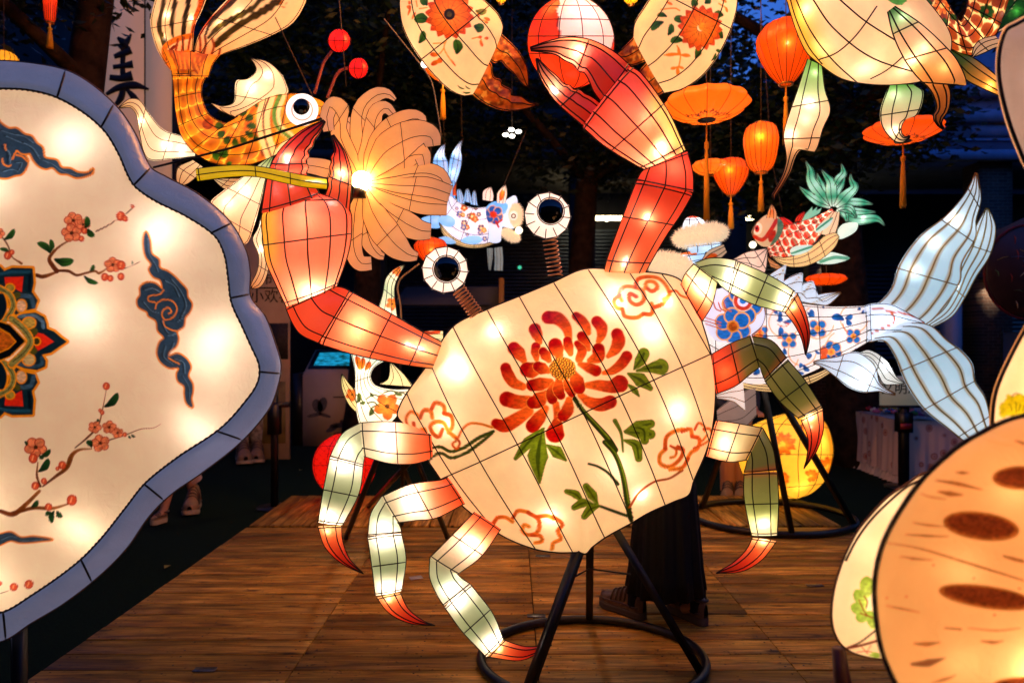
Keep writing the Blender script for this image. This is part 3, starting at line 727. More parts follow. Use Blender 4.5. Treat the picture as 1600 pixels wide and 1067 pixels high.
# ================================================================= chrysanthemum held in the raised claw
def strip(pts, ws):
    """outlines of a band along a centre line, widths given"""
    n = 24; c = spline([p[:2] for p in pts], n); w = np.interp(np.linspace(0, 1, n), np.linspace(0, 1, len(ws)), ws)
    T = np.gradient(c, axis=0); T /= np.maximum(np.linalg.norm(T, axis=1), 1e-6)[:, None]; N = np.stack([T[:, 1], -T[:, 0]], 1)
    return [tuple(x) for x in c + N*w[:, None]/2], [tuple(x) for x in c - N*w[:, None]/2]
CH = thing('chrysanthemum_lantern', P(540, 290, 3.0), 'tan paper chrysanthemum with curling strip petals and yellow stem held in the crab claw', 'flower lantern')
PETCOL = [(0,'#ffd688'),(.25,'#f8c884'),(.7,'#ecbc90'),(1,'#e0b49a')]  # yellower foot: glow of the nearby bulb put into the petal colour
pets = [
 ([(495,400),(440,290),(405,190),(420,110),(385,90),(358,140),(366,205)],[20,60,60,52,52,48,36],[(0,3.0),(.6,3.08),(1,3.0)],.48),
 ([(505,395),(490,290),(470,190),(440,160)],[20,110,120,30],[(0,3.0),(1,3.12)],.55),
 ([(510,400),(515,280),(500,180),(510,110),(565,52),(615,45),(650,72)],[20,90,80,64,60,46,12],[(0,3.0),(.6,3.1),(1,3.02)],.5),
 ([(515,400),(548,280),(555,190),(570,120),(610,104),(652,150)],[20,80,70,56,44,20],[(0,3.0),(.6,3.06),(1,2.98)],.48),
 ([(525,405),(590,290),(635,200),(700,152),(755,150),(768,190)],[20,90,110,80,56,24],[(0,3.0),(.6,2.98),(1,2.9)],.42),
 ([(530,410),(590,330),(650,265),(740,215),(800,225),(812,270)],[20,80,120,110,80,50],[(0,3.0),(.6,2.9),(1,2.82)],.38),
 ([(535,412),(620,360),(700,312),(760,300),(775,350)],[20,76,90,70,40],[(0,3.0),(1,2.9)],.44),
 ([(540,420),(650,402),(750,385),(830,395),(868,445)],[20,54,66,66,44],[(0,3.0),(1,2.86)],.4),
 ([(540,428),(660,438),(790,445),(885,475)],[16,48,66,56],[(0,3.0),(1,2.84)],.36),
 ([(540,440),(650,480),(770,512),(872,520)],[20,60,78,70],[(0,3.0),(1,2.9)],.44),
 ([(535,455),(600,530),(680,590),(750,628),(802,634)],[20,70,84,80,50],[(0,3.0),(1,2.92)],.44),
 ([(525,470),(570,580),(640,680),(700,730),(745,742)],[20,80,100,84,25],[(0,3.0),(1,2.88)],.42),
 ([(510,475),(520,590),(545,690),(580,735),(602,742)],[20,60,68,52,20],[(0,3.0),(1,2.97)],.46),
 ([(495,475),(475,590),(470,700),(495,768),(548,770)],[20,60,62,56,44],[(0,3.0),(1,2.94)],.44),
 ([(485,425),(400,380),(330,360),(268,350)],[20,50,60,50],[(0,3.02),(1,3.1)],.5),
 ([(530,450),(590,500),(640,560),(670,600)],[20,60,60,30],[(0,3.02),(1,3.12)],.52),
 ([(520,400),(575,300),(590,230),(600,200)],[20,70,80,50],[(0,3.03),(1,3.14)],.52)]
for pts, ws, dd, g in pets:
    L_, R_ = strip(fr(380,130,.3655, pts), [w*.3655*1.28 for w in ws])
    sh = Shell(L_, R_, dd, 1, 34, 20, 4, 0, 90, thick=.006)
    sh.build('petal', silk(g*1.0, '#ffe0b8', .7, .03), CH, PETCOL, None, True, (.55,), .0016, angles=(0, 90, 180))
L_ = fr(160,0,.2811, [(520,940),(640,925),(800,920),(950,940),(1100,972),(1245,996)]); R_ = fr(160,0,.2811, [(530,1008),(700,986),(850,982),(1000,1015),(1120,1040),(1245,1052)])
sh = Shell(L_, R_, [(0,2.68),(.8,2.70),(1,2.84)], 1, 40, 24, 6, .3, 90)
sh.build('flower_stem', silk(.55, '#fff2b0'), CH, '#cdb414', None, True, (.02,.45,.72), .0022, angles=(90, 0, 180))
bulb(CH, 380, 268, 2.73, .25); bulb(CH, 450, 275, 2.75, .25)
M_BULB = mat('lit_bulb', '#ffffff', .4, emit=('#ffc880', 85.0))
bp = P(565, 283, 2.98); a = np.linspace(0, np.pi, 13)
MB().lathe([(.042*math.sin(t), -.042*math.cos(t)) for t in a], bp, 20).make('glowing_bulb', M_BULB, CH)
MB().lathe([(.001,0),(.03,0),(.026,.03),(.02,.06),(.001,.06)], bp + np.array([-.01, -.0, -.075]), 14).make('bulb_holder', M_BLACKSTEEL, CH)

# ================================================================= flower-shaped plaque
PL = thing('plaque_lantern', P(-30, 1000, 2.25), 'huge cream plaque lantern with a wavy slate blue rim and painted plum branches', 'panel lantern')
CA_, CB_ = (0,80,.4311), (0,540,.4941)
outer = fr(*CA_, [(0,35),(120,45),(240,70),(330,120),(430,210),(490,300),(545,420),(600,455),(720,520),(830,615),(890,720),(906,800),(908,890),(960,960),(1000,1067)]) + \
        fr(*CB_, [(888,60),(880,120),(850,200),(760,305),(640,400),(540,470),(470,540),(400,640),(310,730),(200,815),(100,875),(0,935)])
inner = fr(*CA_, [(0,135),(100,140),(200,165),(300,220),(380,290),(430,370),(465,450),(490,490),(560,540),(680,600),(780,670),(815,740),(828,820),(840,910),(880,1000),(910,1067)]) + \
        fr(*CB_, [(820,60),(818,110),(790,160),(700,260),(560,355),(460,435),(400,510),(320,610),(240,690),(100,790),(0,845)])
mir = lambda pts: [(-70-x, y) for x, y in pts if x > -30][::-1]
PC = (-35, 545)
outer_c = outer + mir(outer); inner_c = inner + mir(inner)
BL, BD, OG_ = '#33495f', '#14222e', '#d88312'
def plum(p, c, r):
    for k in range(5):
        a = k*1.2566 + c[0]; p.dot((c[0]+r*.62*math.cos(a), c[1]+r*.55*math.sin(a)), r*.42, '#e08a62', edge='#b4361a', ew=r*.10, ry=r*.38, rough=.6)
    p.dot(c, r*.2, '#4a2a12', rough=.6)
def bud(p, c, r): p.dot(c, r, '#d05a34', edge='#b02c18', ew=r*.25, ry=r*1.1); p.stroke([(c[0]-r*.3, c[1]+r*.4), (c[0], c[1]-r*.6)], r*.4, '#eea278')
def paint_plaque(p):
    p.c *= (0.97 + 0.06*fnoise(p.x*.01, p.y*.01))[:, None]
    BR, BR2 = '#6d3410', '#a86a2c'
    br = lambda pts, w: (p.stroke(pts, w, BR, BR2, rough=.6), p.stroke(pts, np.asarray(w)*.3, '#3c1c08', op=.55))
    # --- plum spray by the shoulder
    p.fr(0,320,.1375)
    br([(405,815),(470,832),(590,795),(640,765)], [44,46,36,30]); br([(630,770),(590,720),(545,640),(580,570),(680,480),(815,408)], [54,52,38,28,20,12])
    br([(640,765),(760,770),(850,815),(960,790),(1060,770),(1100,795),(1200,730)], [28,34,32,26,26,28,12]); br([(1070,325),(1200,260),(1312,188)], [18,16,12]); br([(1390,745),(1500,692),(1600,650)], [9,7,4]); br([(1400,125),(1470,70),(1500,35)], [12,18,6])
    for c, r in (((815,205),95),((795,345),105),((1255,700),88),((925,250),70)): plum(p, c, r)
    for c, r in (((1350,150),42),((1400,178),26),((1165,835),34),((1228,850),28),((1345,830),32),((940,318),30),((905,408),26),((1490,35),18),((1350,705),40)): bud(p, c, r)
    for a, b, w in (((558,565),(408,452),80),((556,560),(560,412),62),((605,640),(822,652),100),((948,290),(966,155),70),((975,300),(1050,385),74),((1000,768),(1045,698),48),((935,825),(1092,905),60),((1468,698),(1473,655),18)): p.leaf(a, b, w, '#14381a', '#3c6c2c', '#081c0c')
    br([(0,370),(50,430),(90,500),(130,610),(235,685)], [16,20,18,16,30]); p.leaf((45,418),(158,298),70,'#14381a','#3c6c2c','#081c0c'); p.leaf((105,572),(-10,520),48,'#14381a','#3c6c2c','#081c0c'); bud(p,(80,598),34); bud(p,(128,560),24); plum(p,(-15,350),60)
    # --- plum spray lower down
    p.fr(0,590,.3186)
    br([(0,640),(60,655),(120,610),(188,543)], [20,26,20,16]); br([(60,650),(160,625),(250,627),(330,606)], [20,18,18,8]); br([(192,520),(176,470),(180,405)], [14,12,6])
    br([(205,520),(270,470),(320,430),(345,370),(380,345),(440,340)], [8,14,20,26,14,6]); br([(360,335),(420,285),(470,230),(490,160),(510,55)], [6,11,8,6,3]); br([(500,305),(600,275),(680,245),(740,240),(775,222)], [9,6,5,4,2]); br([(0,1046),(40,1034)], [5,3])
    for c, r in (((170,332),50),((455,236),30),((525,236),32),((565,263),26),((482,313),42)): plum(p, c, r)
    for c, r in (((510,38),14),((298,418),15),((275,435),8),((345,588),20),((232,620),14),((210,495),12),((168,518),15),((158,386),18),((490,165),9),((480,155),7),((66,1015),16),((140,1005),18),((600,272),9),((-4,995),10)): bud(p, c, r)
    for a, b, w in (((185,450),(233,386),36),((192,378),(242,342),26),((440,332),(416,300),30),((502,138),(567,70),38),((150,620),(182,588),26),((258,640),(248,700),30),((272,640),(300,672),28),((245,645),(217,662),22),((128,325),(118,302),16),((188,370),(208,388),18),((620,275),(630,292),12),((632,270),(652,284),14),((465,210),(472,195),14)): p.leaf(a, b, w, '#0f2c1a', '#2c5a2c', '#07180c')
    # --- blue clouds with orange piping
    def cloud(pts, ew, strokes, veins):
        p.poly(pts, BL, soft=1.0, edge=OG_, ew=ew, rough=.35)
        for v, w in veins: p.stroke(v, w, BD, op=.75, rough=.5); q = [(x+w*.9, y+w*.4) for x, y in v]; p.stroke(q, w*.5, '#6d87a0', op=.7, rough=.5)
        for s_ in strokes: p.stroke(s_, ew*.8, OG_)
    p.fr(200,350,.2716)
    cloud([(90,55),(110,100),(120,180),(160,215),(165,260),(210,280),(250,310),(285,345),(320,385),(325,425),(350,465),(335,510),(310,540),(300,590),(262,620),(270,660),(255,705),(215,735),(215,760),(265,745),(315,775),(340,820),(325,870),(350,915),(352,960),(345,1000),(355,1050),(320,1025),(308,975),(305,930),(270,900),(262,860),(275,825),(220,825),(170,790),(150,740),(165,680),(190,655),(155,615),(145,560),(100,530),(95,510),(45,480),(38,440),(55,415),(55,370),(90,345),(140,350),(180,380),(170,330),(130,310),(105,270),(118,240),(90,200),(78,160),(75,100)], 9,
      [[(188,385),(165,410),(105,420),(100,445),(140,456)], [(140,492),(150,460),(190,440),(240,450),(264,490),(245,535),(200,555),(178,530),(185,500),(215,485),(232,508),(215,520)], [(185,560),(195,590),(240,614),(268,618)], [(215,770),(245,788),(275,802)]],
      [([(92,90),(100,180),(135,240),(150,280)],9), ([(190,330),(240,360),(270,420)],11), ([(225,320),(280,390),(310,470),(280,540)],10), ([(70,380),(110,370),(160,395)],14), ([(65,450),(110,500),(150,510)],10), ([(170,560),(200,620),(235,640)],11), ([(190,700),(180,760),(230,800)],11), ([(240,770),(290,790),(300,850)],11), ([(290,870),(325,930),(330,1000)],8), ([(240,680),(225,720),(200,760)],9), ([(260,560),(290,540)],9), ([(205,640),(250,630)],8)])
    p.fr(0,180,.1124)
    cloud([(-30,110),(0,150),(120,232),(220,230),(330,312),(430,342),(480,410),(500,440),(575,500),(598,630),(650,652),(775,678),(835,772),(960,788),(1060,838),(1200,838),(1275,780),(1245,850),(1050,905),(920,858),(815,848),(715,768),(620,786),(530,750),(452,665),(405,580),(335,592),(372,680),(350,775),(285,860),(200,878),(80,915),(-30,900),(-200,800),(-200,300)], 26,
      [[(225,540),(182,610),(165,660)], [(25,650),(40,720),(110,757),(145,740)], [(62,455),(75,530)], [(215,600),(300,622),(370,690)], [(225,540),(300,590),(400,585)]],
      [([(0,250),(150,300),(300,330),(430,420)],28), ([(60,330),(220,400),(400,480),(500,600)],30), ([(300,420),(430,500),(520,640),(640,700)],24), ([(560,660),(700,720),(830,810),(1050,870)],22), ([(20,480),(90,560),(100,700)],40), ([(200,700),(280,700),(240,800)],22), ([(20,820),(140,790),(220,820)],24)])
    p.fr(0,590,.3186)
    cloud([(-40,770),(0,752),(50,742),(100,768),(160,764),(252,780),(200,786),(140,792),(90,792),(50,782),(0,802),(-40,818)], 7, [], [([(0,775),(50,758),(100,780),(200,776)], 7)])
    # --- half of the mandala
    p.fr(0,400,.2439); OE = '#e0920e'
    for m in (0, 1):
        f = lambda pts: [(x, 1096-y) if m else (x, y) for x, y in pts]
        p.poly(f([(-60,60),(0,78),(25,104),(75,84),(203,88),(210,180),(198,235),(235,290),(216,340),(150,356),(100,386),(60,330),(40,250),(0,200),(-60,190)]), '#16303c', edge=OE, ew=15, smooth=False, rough=.5)
        p.stroke(f([(0,125),(60,112),(180,112)]), 20, '#2a5a74', op=.7); p.stroke(f([(185,130),(180,230)]), 16, '#0c1a24'); p.stroke(f([(110,260),(190,270),(210,330)]), 26, '#43607a', op=.8, rough=.6)
        p.poly(f([(25,145),(145,140),(135,240),(90,215),(30,190)]), '#d4331a', smooth=False)
        for c, rx, ry, cc in (((132,325),28,36,'#d8b090'),((60,212),26,22,'#a08a3c'),((105,258),24,20,'#54521e')): p.dot(f([c])[0], rx, cc, edge=OE if rx > 25 else None, ew=9, ry=ry, rough=.6)
        p.stroke(f([(-10,212),(58,255),(80,325),(40,400),(-10,424)]), 44, OE); p.stroke(f([(-10,212),(58,255),(80,325),(40,400),(-10,424)]), 28, '#8e8a50', rough=.6); p.stroke(f([(-10,212),(58,255),(80,325),(40,400)]), 5, '#2c2a14')
        p.poly(f([(-10,250),(20,250),(40,330),(15,400),(-10,420)]), '#0f2330', edge=OE, ew=8)
    p.poly([(90,400),(140,376),(220,366),(275,394),(292,440),(294,468),(340,486),(380,522),(418,549),(365,586),(318,619),(262,632),(286,670),(282,706),(230,728),(150,716),(90,690),(140,640),(190,560),(140,470)], '#142c38', edge=OE, ew=15, smooth=False, rough=.5)
    p.stroke([(120,392),(210,385),(262,420),(270,460)], 22, '#5d7a94', op=.8, rough=.6); p.stroke([(110,690),(200,705),(262,690),(258,650)], 20, '#3c5a72', op=.8, rough=.6)
    p.poly([(232,492),(270,500),(337,549),(285,580),(235,607),(215,575),(245,545),(215,520)], '#d4331a', smooth=False)
    for c, rx, ry, cc in (((180,432),38,32,'#b89a4c'),((178,662),36,34,'#c0a878'),((228,547),20,20,'#3a3418')): p.dot(c, rx, cc, edge=OE, ew=9, ry=ry, rough=.6)
    for c in ((212,487),(208,606)): p.dot(c, 24, '#54521e')
    p.stroke([(70,405),(140,465),(188,545),(150,615),(70,690)], 54, OE); p.stroke([(70,405),(140,465),(188,545),(150,615),(70,690)], 36, '#8e8a50', rough=.6); p.stroke([(80,415),(150,480),(188,545),(160,605),(80,675)], 6, '#2c2a14')
    p.poly([(-20,420),(60,445),(156,546),(60,640),(-20,672)], '#0b0f12', edge=OE, ew=9, smooth=False); p.poly([(-20,462),(50,502),(92,549),(50,590),(-20,620)], '#b4611a', edge=OE, ew=7, smooth=False, rough=.8)

pl_face, pl_surf, pl_o = disc('face_panel', inner_c, 2.2, .05, .2, silk(.27, '#fff0dc', .6, .06), PL, '#f0d8b8', paint_plaque, nr=330, na=1000, power=8, centre=PC)
for x, y, w in ((130,235,1),(263,373,1.15),(155,494,1.1),(352,525,.8),(341,560,.6),(319,663,1.1),(143,817,1.0),(0,770,.8),(20,300,.8),(10,890,.7),(-80,560,.8),(-200,400,1),(-250,700,1),(-100,180,1)):
    bulb(PL, x, y, 2.245, w*.78, PINKW if y < 700 else WARM, .03)
ang = lambda p: math.atan2(p[1]-PC[1], p[0]-PC[0])
def ring(pts, n=720):
    o = spline(pts, 900, True); a = np.arctan2(o[:, 1]-PC[1], o[:, 0]-PC[0]); r = np.hypot(o[:, 1]-PC[1], o[:, 0]-PC[0]); k = np.argsort(a)
    return lambda t: np.interp(t, a[k], r[k], period=2*np.pi)
ri, ro = ring(inner_c), ring(outer_c)
divs = sorted([ang(p) for p in fr(*CA_, [(230,95),(395,225),(510,460),(805,640),(860,890)]) + fr(*CB_, [(850,85),(730,285),(490,465),(275,715),(15,895)])] + [ang((-70-x, y)) for x, y in fr(*CA_, [(230,95),(395,225),(510,460),(805,640),(860,890)]) + fr(*CB_, [(850,85),(730,285),(490,465),(275,715)])])
M_RIM = silk(.62, '#ffffff', .35, .10)
for i, a0 in enumerate(divs):
    a1 = divs[(i+1) % len(divs)]; a1 += 2*np.pi if a1 <= a0 else 0
    n = 40; T = np.linspace(a0, a1, n); V = []
    for s_, dd in ((0, 2.175), (.04, 2.165), (.3, 2.17), (.7, 2.19), (.97, 2.215), (1, 2.23), (.93, 2.42)):
        r = ri(T)*(1-s_) + ro(T)*s_; V.append(P(PC[0]+r*np.cos(T), PC[1]+r*np.sin(T), dd))
    m = len(V); V = np.vstack(V); ii, jj = np.meshgrid(np.arange(m-1), np.arange(n-1), indexing='ij')
    q = np.stack([ii*n+jj, (ii+1)*n+jj, (ii+1)*n+jj+1, ii*n+jj+1], -1).reshape(-1, 4)
    cc = np.tile(lin('#62667f'), (len(V), 1)) * (0.9 + .2*RNG.random())
    mk('rim_panel', V, q, None, M_RIM, PL, cc)
    r0, r1 = ri(a0), ro(a0); s_ = np.linspace(0, 1, 8); r = r0+(r1-r0)*s_
    MB().tube(P(PC[0]+r*np.cos(a0), PC[1]+r*np.sin(a0), np.interp(s_, [0,.3,.7,1], [2.165,2.165,2.185,2.225])), .0034, 5).make('rim_wire', M_WIRE, PL)
T = np.linspace(-np.pi, np.pi, 900)
MB().tube(P(PC[0]+ri(T)*np.cos(T), PC[1]+ri(T)*np.sin(T), 2.172), .0048 + .0014*np.sin(np.arange(900)*2.1), 5, False).make('inner_piping', M_WIRE, PL)
MB().tube(P(PC[0]+ro(T)*np.cos(T), PC[1]+ro(T)*np.sin(T), 2.226), .0034, 5, False).make('outer_piping', mat('copper_piping', '#5c3a24', .6), PL)
for x in (-230, 30): MB().tube([P(x, 930, 2.35), [P(x, 930, 2.35)[0], 2.35, 0-.12]], .03, 4).make('support_post', M_BLACKSTEEL, PL)
# ================================================================= orange goldfish with its tail in the air
def scales(p, u, v, ru, rv, fill, fill2, edge, mask=None, seed=0, ew=.17, flip=1):
    """overlapping fish scales painted over (u, v)"""
    U, V = u*ru*flip, v*rv
    r0 = np.floor(U); best = np.full(len(U), -1e9); col = p.c.copy(); Fc, F2, E = lin(fill), lin(fill2), lin(edge)
    for dr in (1, 0, -1):
        r = r0 + dr; off = .5*np.mod(r, 2); c = np.floor(V - off + .5) + off if False else np.round(V - off) + off
        d = np.hypot((U - r)*.95, V - c); on = (d < .72) & (U > r - .35)
        e = np.clip((d - (.72-ew))/.05, 0, 1)[:, None]
        h = np.mod(np.sin(r*12.9 + c*78.2 + seed)*43758.5, 1)[:, None]; h = np.where(h < .2, h*.3, h)
        g = np.clip(d/.6, 0, 1)[:, None]
        cc = (Fc*(1-g) + F2*g)*(.6 + .6*h); cc = cc*(1-e) + E*e
        take = on & (r < -best) if False else on & (best < 0)
        col[take] = cc[take]; best[take] = 1
    m = np.ones(len(U), bool) if mask is None else mask
    p.c[m] = col[m]
GFm = thing('goldfish_lantern', P(330, 250, 4.0), 'orange scaled goldfish lantern with upswept striped tail, round eye and red feelers', 'fish lantern')
C3 = (160,0,.2811)
L_ = fr(*C3, [(385,390),(395,500),(410,650),(440,760),(520,860),(640,915),(800,920),(950,870),(1080,785),(1180,705),(1242,662)])
R_ = fr(*C3, [(590,400),(555,480),(560,560),(600,640),(690,680),(790,620),(900,550),(1000,522),(1130,528),(1235,572),(1250,640)])
def paint_gold(p):
    v = np.arcsin(np.clip(p.s, -1, 1))/np.pi + .5
    p.c[:] = lin('#ee9a20')
    scales(p, p.t, v, 15, 5.0, '#b84c10', '#e8901c', '#f8c440', p.t < .73, 1, .15, 1)
    p.c *= (.8 + .45*fnoise(p.x*.08, p.y*.08))[:, None]
    p.fr(*C3)
    for c, r in (((590,690),30),((900,840),26)): p.dot(c, r, '#a04a14', rough=.9)
    for a, b, w in (((650,860),(700,830),50),((640,830),(640,890),40),((690,910),(720,900),30)): p.leaf(a, b, w, '#25501c', '#4a7a24')
    p.bloom((740,700), 52, 12, '#e8701c', '#ffb83a', '#c8d070', .3)
    for k in range(12):
        a = k*2*np.pi/12; p.petal((740+62*math.cos(a),700+62*math.sin(a)),(740+112*math.cos(a),700+112*math.sin(a)),40,'#2c4a12','#4d6a1c')
    p.dot((880,622), 16, '#e8f0c0', edge='#2c5a1c', ew=6); p.dot((855,590), 10, '#2c5a1c'); p.dot((850,765), 14, '#2c5a1c')
    # gill bands and head
    p.stroke([(925,530),(890,640),(900,760),(945,880)], 70, '#f6e2b4', rough=.1); p.stroke([(1000,525),(960,620),(970,700),(1040,760)], 42, '#f2ddb0', rough=.1); p.stroke([(985,530),(948,620),(960,700),(1035,765)], 22, '#6f9c4c', rough=.4); p.stroke([(930,530),(890,640),(898,760),(940,880)], 9, '#7a2c10')
    p.poly([(960,860),(1000,780),(1100,760),(1200,700),(1260,650),(1280,800),(1100,900)], '#f6e6cc', rough=.1)
    p.stroke([(1110,690),(1180,650),(1240,640)], 18, '#c0540f', op=.8)
GB = Shell(L_, R_, 4.0, [(0,1),(.3,1.0),(.7,1.15),(1,.9)], 200, 120, 10, .15, 18).build('body', silk(.66, '#ffe0a0'), GFm, '#ee9a20', paint_gold, True, (.02,.12,.24,.36,.48,.6,.72), .0025)
for x, y, w in ((297,120,.5),(296,165,.5),(310,215,.6),(345,235,.7),(390,225,.7),(430,210,.7),(470,205,.9),(495,225,.5)): bulb(GFm, x, y, 4.0, w*.7)
es = [(472+25.5*math.cos(q), 172+25.5*math.sin(q)) for q in np.arange(32)*2*np.pi/32]
eo = disc('eye', es, 3.74, .05, .03, silk(.8, '#ffffff'), GFm, '#f4ece6', lambda p: p.stroke([(472+16*math.cos(q), 172+16*math.sin(q)) for q in np.linspace(0, 6.283, 25)], 1.6, '#c06a3c', smooth=False), 30, 64, 2.0)[0]
disc('pupil', [(471+13*math.cos(q), 167+13*math.sin(q)) for q in np.arange(24)*2*np.pi/24], 3.69, .02, .005, M_PUPIL, eo, '#000000', None, 8, 24, 2.0)
def collar(p):
    p.fr(*C3)
    for k in range(13):
        x = 330 + 26*k; p.stroke([(430+8*k, 420), (395+14*k, 330), (x, 200)], [4, 14, 20], '#8a300c', '#b0480f', op=.8, rough=.6)
Shell(fr(*C3, [(388,430),(370,360),(330,275)]), fr(*C3, [(592,430),(615,360),(652,310)]), 3.985, [(0,.9),(1,.32)], 60, 90, 10, .15, 18).build('tail_collar', silk(.66, '#ffe0a0'), GFm, [(0,'#f0a428'),(1,'#ec8a24')], collar, True, (.05,), .0022)
bulb(GFm, 300, 95, 3.98, .4)
def stripes(defs):
    def f(p):
        p.fr(*C3)
        for pts, w, c in defs: p.stroke(pts, w, c, rough=.6)
        fan = np.zeros(len(p.x))
    return f
ST1 = stripes([([(345,245),(315,150),(330,60),(350,-40)],[34,26,26,22],'#4a380c'), ([(395,210),(385,130),(400,40),(410,-40)],[14,24,28,22],'#40300a'), ([(450,200),(455,130),(475,30),(480,-40)],[24,30,28,24],'#3a2a0a'), ([(500,190),(515,110),(545,30),(560,-40)],[20,22,30,36],'#c85a1c'),
  ([(350,330),(345,270),(400,225),(470,205),(500,200)],30,'#d8791c'), ([(360,330),(380,280),(400,260)],18,'#8a300c'), ([(390,340),(410,270),(420,220)],14,'#9a3a0c'),([(430,340),(445,270),(450,210)],14,'#a8440f'),([(470,330),(480,260),(490,205)],12,'#9a3a0c'),([(375,370),(420,330),(480,310),(560,350)],60,'#e8851a')])
ST2 = stripes([([(545,190),(590,120),(680,40),(740,-40)],[14,20,22,24],'#c85018'), ([(570,200),(600,130),(680,50),(780,-40)],[12,20,26,26],'#4a3410'), ([(590,210),(650,150),(740,100),(830,50),(900,-20)],[18,34,36,30,30],'#4c3c10'), ([(630,250),(720,170),(830,100),(930,40),(1000,-20)],[34,42,38,44,40],'#48360e'),
  ([(1010,0),(990,30),(1010,45),(1025,20)],7,'#c8701c'), ([(560,310),(575,250),(570,205)],14,'#8a300c'),([(600,320),(620,260),(610,215)],14,'#9a3a0c'),([(630,330),(650,300),(655,275)],14,'#8a300c'),([(540,320),(545,260),(540,200)],14,'#b0501a'),([(530,340),(590,350),(640,330)],50,'#e8851a')])
for L_, R_, s_ in (([(385,400),(355,365),(300,270),(265,130),(290,0),(300,-60)], [(500,330),(505,250),(515,150),(560,50),(600,-60)], ST1), ([(500,340),(525,220),(560,150),(640,50),(760,-70)], [(590,400),(610,355),(660,310),(800,258),(950,195),(1060,130),(1130,20),(1140,-60)], ST2)):
    Shell(fr(*C3, L_), fr(*C3, R_), 4.02, .25, 150, 90, 8, .2, 22.5).build('tail_fin', silk(.72, '#ffe6c0'), GFm, [(0,'#ea8a1c'),(.3,'#eec08a'),(1,'#f0cfa6')], s_, True, (.12,.55), .0022)
for x, y in ((262,25),(300,30),(345,40),(375,25),(255,60)): bulb(GFm, x, y, 4.0, .3)
CRM = [(0,'#f4dfb8'),(.5,'#f0c698'),(1,'#d8a070')]
def fin(name, parent, L, R, d, base, glow=.6, rings=(.45,), ratio=.22, wr=.0022, wmat=None, tint='#fff0d8', ribs=8, paint=None, nt=60, na=40, phase=22.5, thick=None, matched=False):
    return Shell(L, R, d, ratio, nt, na, ribs, .2, phase, thick, matched).build(name, silk(glow, tint), parent, base, paint, True, rings, wr, wmat=wmat)
fin('dorsal_fin', GFm, fr(*C3, [(740,650),(650,600),(605,575)])[::-1] and fr(*C3, [(735,655),(660,610),(605,578)]), fr(*C3, [(1032,525),(1000,420),(920,335),(825,328)]), 4.0, CRM[::1], .6) if False else None
fin('dorsal_fin', GFm, fr(*C3, [(735,655),(640,606),(603,575),(655,592),(728,568),(742,450),(800,440),(850,400),(845,360),(822,325)]), fr(*C3, [(742,652),(745,648),(760,642),(800,620),(880,580),(1030,522),(1022,465),(985,400),(920,345),(828,324)]), 4.02, [(0,'#e8b078'),(.3,'#f4e0b8'),(.6,'#f6e4c0'),(1,'#e8b888')], .62, matched=True)
for x, y in ((395,140),(420,120)): bulb(GFm, x, y, 4.02, .3)
fin('side_fin', GFm, fr(*C3, [(90,600),(150,550),(210,558),(260,630),(340,720),(430,752),(525,792)]), fr(*C3, [(92,604),(160,602),(192,650),(205,740),(250,885),(390,885),(512,872)]), 4.05, [(0,'#e8b078'),(.4,'#f4d8b0'),(1,'#f6eedc')], .62, (.35,.72))
for x, y in ((222,190),(262,228),(285,235)): bulb(GFm, x, y, 4.05, .35)
fin('side_fin', GFm, fr(*C3, [(500,890),(420,930),(410,1000),(430,1030)]), fr(*C3, [(560,930),(530,980),(480,1020),(440,1035)]), 4.06, CRM, .6)
C9 = (320,230,.2251)
fin('belly_fin', GFm, fr(*C9, [(440,75),(360,130),(230,230),(90,330),(40,380),(60,460),(120,560)]), fr(*C9, [(475,70),(455,130),(420,240),(390,380),(340,560),(300,660),(240,690)]), 3.95, [(0,'#7fae6c'),(.18,'#e8eed0'),(.5,'#f4dcc0'),(1,'#f0b880')], .66, (.5,.8))
fin('belly_fin', GFm, fr(*C9, [(400,460),(370,560),(330,640),(370,740),(365,850),(320,950),(325,975)]), fr(*C9, [(415,440),(418,560),(430,680),(450,790),(430,900),(390,970),(330,985)]), 3.97, [(0,'#f8efdc'),(.5,'#f6dcb8'),(1,'#d88a4c')], .66, (.7,))
fin('belly_fin', GFm, fr(*C9, [(60,225),(130,290),(200,300)]), fr(*C9, [(90,220),(240,215),(280,215)]), 3.98, CRM, .5)
for x, y in ((385,300),(360,320),(405,345),(408,390)): bulb(GFm, x, y, 3.96, .4)
M_FEEL = mat('pink_feeler', '#a8503c', .6)
MB().tube(P(*np.array(spline(fr(*C3, [(1180,520),(1205,430),(1230,350),(1275,285)]), 14)).T, 3.95), .0085, 6).make('feeler', M_FEEL, GFm)
MB().tube(P(*np.array(spline(fr(*C3, [(1250,545),(1275,480),(1300,420),(1330,390),(1368,380)]), 14)).T, 3.92), .0085, 6).make('feeler', M_FEEL, GFm)
def ball(name, parent, cx, cy, r, d, col, glow, tint='#ffffff', ribs=8, wr=.002, paint=None, sq=1.0, rings=(.5,), n=40, na=32, w=.2, phase=22.5, lc=WARM):
    t = np.linspace(0, np.pi, 25)
    L = [(cx - r*math.sin(a), cy - r*sq*math.cos(a)) for a in t]; R = [(cx + r*math.sin(a), cy - r*sq*math.cos(a)) for a in t]
    o = Shell(L, R, d, 1.0, n, na, ribs, .3, phase).build(name, silk(glow, tint), parent, col, paint, True, rings, wr)
    if w: bulb(parent, cx, cy, d, w, lc)
    return o
ball('feeler_ball', GFm, 530, 64, 18, 3.95, '#d81c16', .75, '#ffb0a0', w=.25); ball('feeler_ball', GFm, 560, 107, 16, 3.92, '#cc1a16', .65, '#ffb0a0', w=.2)
mb = MB()
